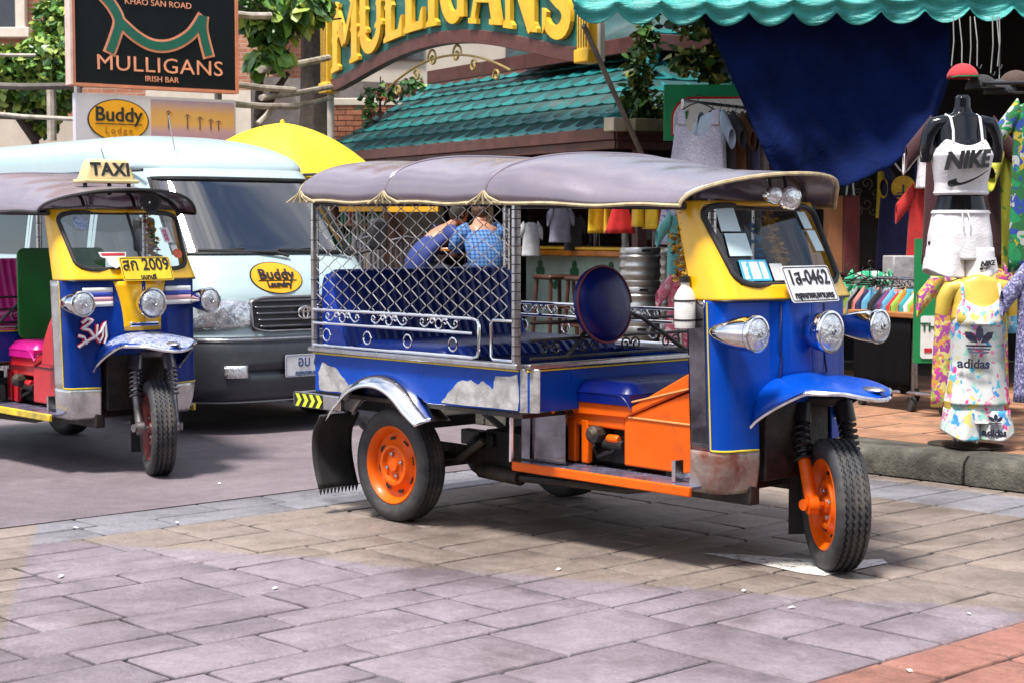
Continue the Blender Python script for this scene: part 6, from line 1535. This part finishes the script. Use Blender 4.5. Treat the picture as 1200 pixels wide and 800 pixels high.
def hung_shirt(label, loc, rz, m, w=.24, h=.66, kind='tee', group=None, cat='shirt', depth=.045, sleeve=None, name=None):
    """a garment on a hanger, hanging from its hook; local x across the shoulders, front to -y"""
    R = thing(name or {'tee': 't_shirt', 'tank': 'tank_top', 'dress': 'dress', 'skirt': 'skirt'}[kind], label, cat, loc, rz, group)
    ph = random.Random(label).random() * 6
    if kind == 'tank':
        b = loft([(-.20, w * .80, depth * .8), (-.26, w * .86, depth), (-h, w * 1.05, depth * 1.2)], 40, .05, 5, ph); neckline(b, -.32, -.20, w * .5, .09)
        bo = b.build('body', m, R, 60, solid=.004)
        for s in (-1, 1):
            b = MB(); b.grid(4, 8, lambda u, v: (s * (w * (.46 + .30 * u) + .02 * v), (-1 if v < .5 else 1) * 0 - depth * .9 * math.cos(v * math.pi), -.075 - .13 * abs(math.cos(v * math.pi)) ** 1.3)); b.build('strap', m, bo, 60, solid=.004)
    elif kind == 'skirt':
        b = loft([(-.06, w * .4, depth), (-.12, w * .45, depth), (-h, w, depth * 2)], 40, .07, 7, ph); bo = b.build('body', m, R, 60, solid=.004)
    else:
        b = loft([(-.055, w * .34, depth * .5), (-.085, w * .80, depth * .8), (-.14, w * .98, depth), (-.30, w * .93, depth * 1.1), (-h, w * 1.02 if kind == 'tee' else w * 1.5, depth * 1.3)], 40, .05, 5, ph); bo = b.build('body', m, R, 60, solid=.004)
        for s in (-1, 1):
            b = MB(); L_ = sleeve or .2; n = 8
            b.grid(16, n, lambda u, v: (s * (w * .80 + (L_ * .62) * v), depth * (1 - .1 * v) * math.sin(2 * math.pi * u) * .8, -.115 - L_ * .78 * v + (.075 - .0 * v) * math.cos(2 * math.pi * u)), cu=True); b.build('sleeve', m, bo, 60, solid=.004)
    b = MB(); b.tube([(-w * .8, 0, -.115), (-w * .3, 0, -.055), (0, 0, -.035), (w * .3, 0, -.055), (w * .8, 0, -.115)], .006, 6); b.tube([(0, 0, -.035)] + [(x_, 0, z_ + .005) for x_, z_ in arc(.0, .0, .018, 270, 20, 10)], .003, 5); b.build('hanger', HANG, R)
    return R
def rail(label, p, q, r=.012, m=STEEL, post=True):
    b = MB(); p, q = Vector(p), Vector(q); b.tube([p, q], r, 8)
    R = b.build('clothes_rail', m); tag(R, label, 'clothes rail')
    if post:
        for e in (p, q): t = MB(); t.tube([(e.x, e.y, KH), (e.x, e.y, e.z)], r, 8); t.build('upright', m, R)
    return R
# rack of tank tops above the tuk-tuk roof
GREYT = print_mat('grey marl stripe', (.36, .35, .43), [(.22, .21, .28), (.55, .53, .60)], 110, .5, .2)
r0, r1 = at(800, 118, 12.9), at(884, 128, 13.6); rail('short clothes rail with tank tops beside the navy tarpaulin', r0, r1, post=True)
p = at(818, 118, 12.9); hung_shirt('lilac-grey tank top hanging face-on from the rail above the tuk-tuk roof', (p.x, p.y - .02, p.z + .02), .0, GREYT, .20, .60, 'tank', cat='tank top')
cols = [('pale blue', (.35, .42, .52)), ('charcoal', (.05, .05, .06)), ('brown', (.14, .07, .04)), ('black', (.012, .012, .014)), ('slate blue', (.10, .13, .28)), ('grey', (.25, .25, .27))]
for k, (nm, c_) in enumerate(cols):
    q = Vector(r0) + (Vector(r1) - Vector(r0)) * (.40 + .11 * k)
    hung_shirt(f'{nm} top hanging edge-on from the rail beside the navy tarpaulin', (q.x, q.y, q.z - .01), math.atan2((r1 - r0).y, (r1 - r0).x) + 1.2 + .1 * (k % 3), cloth(nm, c_), .19, .62, 'tee', 'tops on the rail beside the tarpaulin')
gs = thing('round_corner_sign', 'green board with white panel and red curved border behind the tank tops', 'sign', tuple(at(778, 165, 14.2)))
b = MB(); b.prism(rect(0, 0, .95, .46), .03, (0, .03, 0), (1, 0, 0), (0, 0, 1)); b.build('board', mat('sign leaf green', (.01, .26, .10), .5), gs)
b = MB(); b.prism([(.95, .04), (.95, .36)] + arc(.24, .18, .18, 90, 180, 8) + [(.06, .04)], .006, (0, -.002, 0), (1, 0, 0), (0, 0, 1)); b.build('red_border', RED, gs, 0)
b = MB(); b.prism([(.95, .05), (.95, .345)] + arc(.24, .175, .165, 90, 180, 8) + [(.075, .05)], .006, (0, -.006, 0), (1, 0, 0), (0, 0, 1)); b.build('white_panel', PAPERW, gs, 0)
b = MB(); b.prism([(.14, .14), (.19, .18), (.20, .25), (.15, .22)], .004, (0, -.012, 0), (1, 0, 0), (0, 0, 1)); b.build('leaf_emblem', GREEN, gs, 0)
# yellow shirts, red skirt, striped dress beyond the kegs
r0, r1 = at(700, 236, 16.6), at(800, 236, 15.4); r0.z = r1.z = 2.02; rail('clothes rail of yellow shirts above the kegs', r0, r1, post=False)
YC = cloth('football yellow', (.70, .42, .01)); RC = cloth('red', (.55, .012, .012)); STR = print_mat('blue stripe', (.50, .50, .66), [(.20, .22, .48), (.66, .66, .74)], 40, .5, .1)
for k, (u, m_, kd, lb, w, h) in enumerate(((708, YC, 'tee', 'yellow shirt hanging at the pub end of the rail above the kegs', .2, .62), (720, YC, 'tee', 'yellow shirt hanging behind the red skirt above the kegs', .2, .62), (729, RC, 'skirt', 'flared red skirt hanging above the tall keg stack', .14, .40), (745, YC, 'tee', 'yellow shirt hanging straight above the tall keg stack', .2, .56), (757, YC, 'tee', 'yellow shirt hanging between keg stack and striped dress', .2, .58), (766, cloth('maroon', (.25, .01, .02)), 'tee', 'maroon shirt hanging next to the striped dress', .18, .6), (779, STR, 'dress', 'blue and white striped dress hanging beside the kegs', .14, .72))):
    f = k / 6.5 + .04; q = r0 + (r1 - r0) * f; z = q.z - .02
    if kd == 'skirt': z -= .22
    hung_shirt(lb, (q.x - (.05 if kd == 'skirt' else 0), q.y - (.06 if kd == 'skirt' else 0), z), -.2 if kd != 'tee' else 1.0 + .2 * k, m_, w, h, kd, None, {'tee': 'shirt'}.get(kd, kd))
PINK = print_mat('pink print', (.62, .18, .26), [(.70, .62, .62), (.65, .05, .15), (.72, .40, .45)], 18)
for k, (u, v, m_, lb) in enumerate(((796, 322, PINK, 'pink printed scarf bundle hanging beside the white bottle'), (797, 300, cloth('mint', (.15, .48, .45)), 'mint green top hanging next to the striped dress'))):
    p = at(u, v, 14.6 + .3 * k); hung_shirt(lb, tuple(p + UP * (.05 if k == 0 else .42)), .3, m_, .10 if k == 0 else .12, .75, 'dress' if k == 0 else 'tee', None, 'garment', name='hanging_garment')
r0, r1 = at(776, 262, 14.6), at(812, 262, 14.9); r0.z = r1.z = 1.56; 
# dark shirts at the back of the shop
r0, r1 = at(960, 178, 13.9), at(1110, 178, 13.9); rail('dark rail of shirts inside the shop', r0, r1, m=HANG, post=False)
def sport(label, u, v, y, m_, w, h, extra=None, kd='tee', rz=0.):
    p = at(u, v, y); R = hung_shirt(label, tuple(p), rz, m_, w, h, kd); 
    if extra: extra(R)
    return R
def print_skull(R):
    b = MB(); rr = random.Random(2)
    for (x_, z_, r_) in ((0, -.20, .05), (-.07, -.28, .04), (.07, -.28, .04), (0, -.36, .05), (-.06, -.42, .035), (.06, -.42, .035)):
        for s in (1,): b.tube([(x_ + q[0], -.072, z_ + q[1]) for q in spiral(0, 0, r_, .008, rr.random() * 300, rr.random() * 300 + 500, 20)], .006, 4)
    b.build('chest_print', mat('grey print', (.10, .10, .10), .8), R)
def print_warr(R):
    b = MB(); b.lathe([(0, 0), (.095, 0), (.095, .004), (0, .004)], 28, (0, -.062, -.27), (0, -1, 0)); e = b.build('round_emblem', mat('emblem yellow', (.50, .30, .01), .6, var=.3, scale=40), R)
    for z_, w_, t_ in ((-.335, .15, .018), (-.28, .012, .07), (-.31, .10, .008)): q = MB(); q.box((0, -.0685, z_), (w_, .004, t_)); q.build('emblem_bar', mat('emblem navy', (.01, .015, .08), .6), e)
    q = MB(); q.tube([(-.07, -.05, -.075), (-.03, -.068, -.13), (0, -.07, -.15), (.03, -.068, -.13), (.07, -.05, -.075)], .008, 6); q.build('neck_trim', PAPERW, R)
sport('black T-shirt with faint grey chest print in the dark shop', 1014, 186, 13.7, cloth('black', (.010, .010, .011)), .20, .86, print_skull)
sport('navy basketball jersey with round yellow emblem in the shop', 1057, 180, 13.4, cloth('jersey navy', (.008, .012, .075)), .18, .90, print_warr, 'tank')
sport('yellow shirt hanging edge-on between the black T-shirt and the navy jersey', 1036, 182, 13.6, cloth('edge yellow', (.5, .36, .01)), .14, .5, None, 'tee', 1.35)
sport('red football shirt hanging behind the white crop top', 1092, 208, 12.6, cloth('football red', (.36, .010, .009)), .17, .62)
sport('white shirt hanging over the red football shirt', 1096, 150, 12.5, print_mat('white marl', (.62, .60, .62), [(.40, .38, .40)], 30, .55, .1), .13, .44)
for k, (u, c_, lb) in enumerate(((976, (.24, .09, .03), 'orange-brown folded bag on the dark shelf by the windscreen'), (995, (.09, .008, .008), 'dark red folded bag on the dark shelf next to the orange one'))):
    p = at(u, 318, 12.9); b = MB(); b.box((p.x, p.y, p.z + .27), (.13, .12, .60), rz=.2, tx=.92); o = b.build('paper_bag', cloth('bag' + str(k), c_, scale=5), None, bevel=.015); tag(o, lb, 'bag')
    q = MB(); q.tube([(p.x - .03, p.y, p.z + .56), (p.x - .02, p.y, p.z + .66), (p.x + .02, p.y, p.z + .66), (p.x + .03, p.y, p.z + .56)], .008, 6); q.build('handle', PAPERB, o)
# bench of shirts on hangers
BK = mat('black skirt cloth', (.004, .004, .005), .9, spec=.1); p, q = at(1000, 366, 12.2), at(1108, 372, 11.4)
d = (q - p); d.z = 0; ln = d.length; d.normalize(); nn = Vector((d.y, -d.x, 0))
tbl = thing('stall_table', 'wheeled stall table with black cloth skirt below the coloured shirts', 'table', (p.x, p.y, KH), math.atan2(d.y, d.x))
zt = p.z - KH
b = MB(); b.box((ln / 2, .3, zt), (ln + .1, .62, .035)); b.build('table_top', mat('orange timber', (.35, .14, .04), .6), tbl, bevel=.006)
b = MB(); b.grid(60, 6, lambda u, v: (u * ln * .62, .01 + .006 * math.sin(u * 26) * v, zt - .02 - (zt - .14) * v)); b.build('skirt', BK, tbl, 60, solid=.004)
for x_ in (.05, ln * .6, ln - .05):
    for y_ in (.05, .55):
        b = MB(); b.tube([(x_, y_, .07), (x_, y_, zt - .02)], .018, 8); lg_ = b.build('leg', STEEL, tbl); b = MB(); b.lathe([(.0, -.018), (.05, -.018), (.05, .018), (0, .018)], 16, (x_, y_, .05), (.3, 1, 0)); b.build('caster', BLACK, lg_)
b = MB(); b.tube([(-.3, .02, .12), (ln + .3, .02, .14)], .014, 8); b.build('brace', STEEL, tbl)
zr_ = zt + .24
b = MB(); b.tube([(-.25, .3, zr_), (ln + .2, .3, zr_)], .012, 8); b.build('hanging_bar', STEEL, tbl)
sc = [('white', (.62, .62, .6)), ('grey', (.3, .3, .32)), ('teal', (.03, .30, .34)), ('orange', (.62, .16, .02)), ('navy', (.015, .02, .09)), ('red', (.5, .02, .03)), ('black', (.012, .012, .013)), ('sky blue', (.10, .34, .55)), ('mustard', (.45, .28, .03)), ('plum', (.18, .03, .12)), ('lime', (.25, .42, .05)), ('salmon', (.62, .22, .18))]
rr = random.Random(17)
for k in range(46):
    nm, c_ = sc[(k * 5 + k // 12) % 12]; x_ = -.2 + (ln + .35) * k / 45
    pos = Vector((p.x, p.y, KH)) + d * x_ - nn * .3 + UP * (zr_ - .01 + rr.uniform(-.035, .0))
    hung_shirt(f'{nm} shirt in the tight row of shirts on the stall table', tuple(pos), math.atan2(d.y, d.x) + rr.uniform(.6, 1.25), cloth(nm, c_), .20, .25, 'tee', 'shirts in a row on the stall table', depth=.022, sleeve=.14)
p = at(1058, 322, 12.6); b = MB(); b.box((p.x, p.y, p.z), (.24, .2, .28), rz=.2); tag(b.build('cardboard_box', cloth('pale box', (.32, .30, .31), var=.3), None, bevel=.01), 'pale grey carton behind the row of shirts', 'box')
p = at(1020, 322, 12.5); hung_shirt('green and white striped shirt lying over the dark hangers', tuple(p + UP * .08), .1, print_mat('green stripe', (.02, .34, .16), [(.6, .62, .6)], 22, .52, .05), .17, .2, 'tee')
for k in range(7):
    p = at(992 + 9 * k, 318 + 2 * k, 12.35); b = MB(); b.tube([(-.18, 0, -.06), (0, 0, 0), (.18, 0, -.06), (-.18, 0, -.06)], .006, 5); b.tube([(0, 0, 0), (0, 0, .04), (.015, 0, .055)], .004, 5)
    tag(b.build('clothes_hanger', HANG, loc=p, rot=(0, 0, .4 + .15 * k)), 'empty black hanger on the pile beside the tuk-tuk windscreen', 'hanger', 'empty black hangers')
# green bank sign
th = thing('exchange_sign', 'green sign with white plate and the letters THAI BA beside the flowered set', 'sign', tuple(at(1071, 425, 11.3)))
b = MB(); b.prism(rect(0, 0, .62, .82), .04, (0, .04, 0), (1, 0, 0), (0, 0, 1)); b.build('board', mat('sign mid green', (.01, .22, .07), .5, var=.1), th)
b = MB(); b.prism(rrect(.52, .28, .02), .006, (.30, -.001, .17), (1, 0, 0), (0, 0, 1)); wp = b.build('white_plate', PAPERW, th, 0)
letters('sign_text', 'THAI BA', .075, mat('sign dark green', (.01, .10, .05), .5), wp, (.04, -.010, .235), (1, 0, 0), (0, 0, 1), align='LEFT', bold=.002, sx=1.05)
b = MB(); b.box((.23, -.009, .155), (.12, .003, .016)); b.build('small_print', mat('pale green print', (.35, .52, .40), .5), wp)
for k, c_ in enumerate(((.5, .02, .03), (.03, .06, .25), (.45, .03, .03), (.3, .05, .05))): b = MB(); b.box((.09 + .065 * k, -.009, .085), (.05, .003, .028)); b.build('card_mark', mat('card mark %d' % k, c_, .5), wp)
# ------------------------------------------------------------ display torsos
def torso(label, loc, rz, m, neck):
    R = thing('mannequin', label, 'mannequin', loc, rz)
    prof = [(.05, .155, .10), (.16, .172, .112), (.28, .150, .10), (.40, .122, .085), (.50, .138, .095), (.60, .158, .118, 0, -.012), (.68, .150, .105, 0, -.005), (.77, .150, .075), (.82, .115, .06), (.845, .060, .05)]
    prof += [(.875, .046, .046), (.93, .043, .043), (.945, .030, .03), (.948, .0, .0)] if neck else [(.855, .03, .025), (.858, .0, .0)]
    b = loft(prof, 40)
    for s in (-1, 1): b.ell((s * .072, -.095, .60), (.068, .05, .062), 16, 10)
    bo = b.build('body', m, R, 60)
    for s in (-1, 1):
        b = MB(); b.tube([(s * .10, .0, .785), (s * .16, .0, .775), (s * .192, .0, .71), (s * .205, .005, .62), (s * .208, .01, .56 if neck else .63)], [.048, .052, .046, .040, .03], 14); b.build('arm', m, R, 60)
        b = MB(); b.tube([(s * .085, 0, .10), (s * .09, 0, .02), (s * .092, 0, -.04)], [.10, .09, .08], 14); b.build('thigh', m, R, 60)
    b = MB(); b.tube([(0, .02, -loc[2] + KH), (0, .02, .1)], .018, 8); b.build('stand_pole', STEEL, R); b = MB(); b.lathe([(.16, -loc[2] + KH), (.16, -loc[2] + KH + .008), (.03, -loc[2] + KH + .02)], 24, (0, .02, 0)); b.build('stand_base', DARKM, R)
    return R
def front_y(hw, hd, x): return -hd * math.sqrt(max(0.02, 1 - (x / hw) ** 2)) 
def appliques(R, polys, m, name, cx, cz, scale, yfun, root=None):
    for k, pl_ in enumerate(polys):
        b = MB(); pts = [(cx + x_ * scale, cz + z_ * scale) for x_, z_ in pl_]
        b.prism(pts, .0025, (0, 0, 0), (1, 0, 0), (0, 0, 1)); b.v = [(x_, y_ + yfun(x_, z_), z_) for x_, y_, z_ in b.v]; o = b.build(name, m, root or R, 0); root = root or o
    return root
def flat_text(R, t_, sz, m, x_, z_, yv, slope_=0, **k):
    me = text_mesh(t_, sz, **k); o = obj('print_text', me, m, R)
    for v in me.vertices:
        X, Z = x_ + v.co.x, z_ + v.co.y + v.co.x * slope_; d_ = v.co.z; v.co = (X, yv(X, Z) - .004 - d_, Z)
    return o
WCL = cloth('white jersey', (.68, .66, .68), var=.06); MBLK = mat('gloss black mannequin', (.005, .006, .009), .14, var=.2, coat=.1, spec=.35); MYEL = mat('straw yellow mannequin', (.56, .40, .06), .45, var=.1)
mx, my = at(1126, 230, 9.9).x, 9.9
m1 = torso('glossy black display torso above the yellow one', (mx, my, 1.24), .05, MBLK, True)
tp_ = thing('crop_top', 'white crop top with black sports lettering on the black torso', 'crop top', (mx, my, 1.24), .05)
b = loft([(.70, .115, .10, 0, -.018), (.665, .140, .130, 0, -.018), (.60, .172, .158, 0, -.016), (.52, .160, .140, 0, -.008), (.44, .148, .115, 0, 0), (.385, .150, .110), (.372, .146, .106)], 48, .025, 7); neckline(b, .63, .70, .115, .05); tb1 = b.build('body', WCL, tp_, 60, solid=.004)
for s in (-1, 1):
    b = MB(); b.tube([(s * .085, -.118, .665), (s * .082, -.10, .74), (s * .085, -.055, .815), (s * .09, .02, .835), (s * .09, .08, .76), (s * .09, .11, .665)], .0075, 6); b.build('strap', WCL, tp_)
b = MB(); b.tube([(math.cos(t * .2618) * .150, -.004 + math.sin(t * .2618) * .112, .385) for t in range(24)], .011, 8, closed=True); b.build('hem_band', WCL, tb1)
yf1 = lambda x_, z_: -.176 * math.sqrt(max(.05, 1 - (x_ / .18) ** 2)) + (.0 if z_ > .5 else (.5 - z_) * .22)
flat_text(tp_, 'NIKE', .135, INK, -.012, .565, yf1, .06, bold=.006, sx=.86, shear=.2)
sw = bez((-.115, .485), (-.14, .42), (-.02, .45), (.125, .555), 14) + bez((.125, .555), (-.0, .485), (-.085, .445), (-.075, .50), 12)[1:]
appliques(tp_, [sw], INK, 'swoosh_print', 0, -.035, 1., lambda x_, z_: yf1(x_, z_) - .006)
st_ = thing('shorts', 'white shorts with small black logo on the black torso', 'shorts', (mx, my, 1.24), .05)
def shorts(R, m, zt_, zb, w0, w1, d0, d1):
    b = loft([(zt_, w0, d0), (zt_ - .03, w0 * 1.02, d0), (zt_ - .14, w0 + (w1 - w0) * .7, d0 + (d1 - d0) * .7), (zb + .10, w1, d1)], 48, .03, 9); bo = b.build('body', m, R, 60, solid=.004)
    for s in (-1, 1):
        q = loft([(zb + .17, w1 * .52, d1 * 1.0, s * w1 * .46), (zb + .05, w1 * .56, d1 * 1.10, s * w1 * .50), (zb, w1 * .58, d1 * 1.16, s * w1 * .51)], 40, .04, 6, s * 2.)
        q.v = [(x_, y_, z_ + (.05 * max(0, (abs(x_) / w1 - .55)) ** 1.5 * 2.2 if z_ < zb + .08 else 0)) for x_, y_, z_ in q.v]; q.build('leg', m, bo, 60, solid=.004)
    b = MB(); b.tube([(math.cos(t * .2618) * w0, math.sin(t * .2618) * d0, zt_ - .015) for t in range(24)], .013, 8, closed=True); b.build('waistband', m, bo)
    return bo
s1 = shorts(st_, WCL, .285, -.10, .158, .188, .118, .145)
b = MB(); b.tube([(-.03, -.13, .27), (-.035, -.15, .22), (-.028, -.155, .19)], .004, 5); b.tube([(.0, -.13, .27), (.008, -.15, .23), (.004, -.155, .185)], .004, 5); b.build('drawstring', WCL, st_)
yf2 = lambda x_, z_: -.165 * math.sqrt(max(.05, 1 - ((x_ - .10) / .115) ** 2))
flat_text(st_, 'NIKE', .04, INK, .112, -.02, yf2, .1, bold=.002, shear=.2); appliques(st_, [[(x_ * .34, z_ * .34) for x_, z_ in sw]], INK, 'swoosh_print', .105, -.21, 1., lambda x_, z_: yf2(x_, z_) - .002)
FLOR = print_mat('flower print', (.62, .64, .62), [(.10, .50, .66), (.72, .62, .16), (.05, .28, .60), (.72, .05, .25), (.30, .62, .50), (.70, .25, .42)], 14, .615, .04)
m2x = at(1143, 400, 9.8).x; my2 = 9.75
m2 = torso('straw yellow display torso below the black one', (m2x, my2, .335), -.05, MYEL, False); m2.scale = (1.08, 1, .96)
m2.scale = (1.0, 1, .96)
vt = thing('vest_top', 'white vest with bright flower print and dark three-leaf emblem on the yellow torso', 'vest', (m2x, my2, .335), -.05)
b = loft([(.70, .118, .105, 0, -.02), (.63, .150, .148, 0, -.02), (.54, .168, .166, 0, -.014), (.45, .164, .150), (.33, .160, .135), (.20, .176, .145), (.09, .198, .155)], 48, .035, 6, 1.); neckline(b, .62, .70, .12, .06); vb = b.build('body', FLOR, vt, 60, solid=.004)
for s in (-1, 1):
    b = MB(); b.tube([(s * .12, -.125, .60), (s * .118, -.10, .68), (s * .115, -.04, .77), (s * .11, .05, .76), (s * .10, .12, .60)], .010, 6); b.build('strap', FLOR, vt)
yf3 = lambda x_, z_: -.185 * math.sqrt(max(.05, 1 - (x_ / .20) ** 2)) + max(0, (.5 - z_)) * .06
leaf = lambda a: [(math.cos(rad(a)) * r_ - math.sin(rad(a)) * w_, math.sin(rad(a)) * r_ + math.cos(rad(a)) * w_) for r_, w_ in ((.12, 0), (.45, .22), (.8, .20), (1.05, 0), (.8, -.20), (.45, -.22))]
def trefoil(R, m, cx, cz, s, yv):
    ps = [leaf(90), leaf(140), leaf(40)] + [[(-.75 + .06 * k, -.02 - .17 * k), (.75 - .06 * k, -.02 - .17 * k), (.70 - .1 * k, -.12 - .17 * k), (-.70 + .1 * k, -.12 - .17 * k)] for k in range(3)]
    for i, pl_ in enumerate(ps): appliques(R, [pl_], m, 'emblem_piece', cx, cz, s, lambda x_, z_: yv(x_, z_) - .004 - .0008 * i)
EMB = mat('emblem ink', (.02, .02, .05), .6)
trefoil(vt, EMB, -.035, .435, .105, yf3); flat_text(vt, 'adidas', .075, EMB, -.06, .325, yf3, 0, bold=.002)
vt.scale = (.90, 1, 1)
s2 = thing('shorts', 'flower-print shorts with dark three-leaf emblem on the yellow torso', 'shorts', (m2x, my2, .335), -.05)
shorts(s2, FLOR, .13, -.11, .172, .198, .135, .150); yf4 = lambda x_, z_: -.172 * math.sqrt(max(.05, 1 - ((x_ - .10) / .125) ** 2))
trefoil(s2, EMB, .075, -.005, .05, yf4); flat_text(s2, 'adidas', .055, EMB, .075, -.065, yf4, 0, bold=.002)
# printed shirts round the torsos
BRAZ = print_mat('bright tropic print', (.02, .13, .04), [(.42, .32, .02), (.02, .06, .30), (.40, .42, .40), (.01, .24, .08)], 13, .56, .02)
WIRED = mat('dull wire', (.09, .09, .09), .6, .3)
MULTI = print_mat('flower shirt print', (.60, .30, .05), [(.60, .05, .30), (.30, .45, .08), (.66, .60, .20), (.35, .06, .30)], 24, .54, .03)
LILAC = print_mat('lilac fleck', (.16, .15, .30), [(.40, .40, .55), (.07, .07, .16)], 70, .54, .04)
def P(u, v, y): return tuple(at(u, v, y))
hung_shirt('green, yellow and blue printed shirt hanging beside the black torso', P(1222, 108, 10.3), .15, BRAZ, .20, 1.08, 'tee', None, 'shirt', sleeve=.26)
hung_shirt('lilac flecked T-shirt hanging beside the flower-print vest', P(1232, 300, 9.6), .1, LILAC, .20, .82, 'tee', None, 'shirt', sleeve=.2)
hung_shirt('multicoloured flower shirt hanging behind the yellow torso', P(1140, 300, 10.4), .0, MULTI, .23, .92, 'tee', None, 'shirt', sleeve=.24)
hung_shirt('dark maroon shirt hanging behind the black torso', P(1128, 128, 10.5), .0, cloth('dark maroon', (.05, .012, .016)), .24, .95, 'tee', None, 'shirt', sleeve=.24)
hung_shirt('long green and yellow scarf shirt hanging between the torsos and the printed shirt', P(1180, 160, 10.6), .9, print_mat('lime scarf', (.40, .40, .03), [(.05, .25, .05), (.6, .5, .1)], 14), .14, .85, 'tee', None, 'shirt')
rail('high clothes rail carrying the printed shirts by the torsos', P(1152, 98, 10.6), P(1290, 96, 9.9), m=HANG, post=False)
CAPS = [('red and green cap hung on a hook above the black torso', 1128, 92, (.45, .02, .03)), ('black cap hung high above the black torso', 1150, 105, (.012, .012, .014)), ('dark grey cap hung beside the high rail', 1172, 110, (.03, .03, .035)), ('brown cap hung at the end of the high rail', 1190, 100, (.06, .03, .02))]
for k, (lb, u, v, c_) in enumerate(CAPS):
    R = thing('cap', lb, 'cap', P(u, v, 10.7), .6 * k); b = MB(); b.grid(20, 8, lambda uu, vv: (.095 * math.cos(6.283 * uu) * math.cos(vv * 1.5), .10 * math.sin(6.283 * uu) * math.cos(vv * 1.5), .09 * math.sin(vv * 1.5)), cu=True); b.build('crown', cloth('cap%d' % k, c_), R, 60, solid=.004)
    b = MB(); b.prism(arc(0, 0, .09, 200, 340, 10) + [(.07, -.14), (0, -.165), (-.07, -.14)], .006, (0, 0, 0)); b.build('brim', cloth('capbrim%d' % k, (.02, .22, .08) if k == 0 else c_), R, 0)
for k, u in enumerate((1117, 1124, 1137, 1142, 1163, 1168, 1171)):
    a, e = at(u, 20, 11.2), at(u + (3 if k % 2 else -2), 78 + 8 * (k % 3), 11.0); b = MB(); b.tube([a, (a + e) / 2 + Vector((.01, 0, 0)), e, e + Vector((.02, 0, -.015)), e + Vector((.03, 0, .01))], .0045, 5); tag(b.build('hook_wire', WIRED), 'thin wire hook hanging from under the awning above the torsos', 'hook', 'wire hooks under the awning')
s2.scale = (.93, 1, 1)
# aprons and shirts hung behind the bar counter
for k, (u, v, y, c_, nm, lb) in enumerate(((657, 238, 18.2, (.30, .29, .38), 'apron grey', 'lilac-grey apron hung behind the orange counter'), (622, 255, 18.6, (.55, .56, .60), 'apron white', 'white towel shirt hung behind the orange counter by the tuk-tuk post'), (672, 248, 18.4, (.05, .05, .06), 'apron black', 'charcoal apron hung behind the orange counter'))):
    hung_shirt(lb, P(u, v, y), .3, cloth(nm, c_), .10 if k else .12, .42, 'tee', None, 'apron', sleeve=.08, name='hanging_apron')
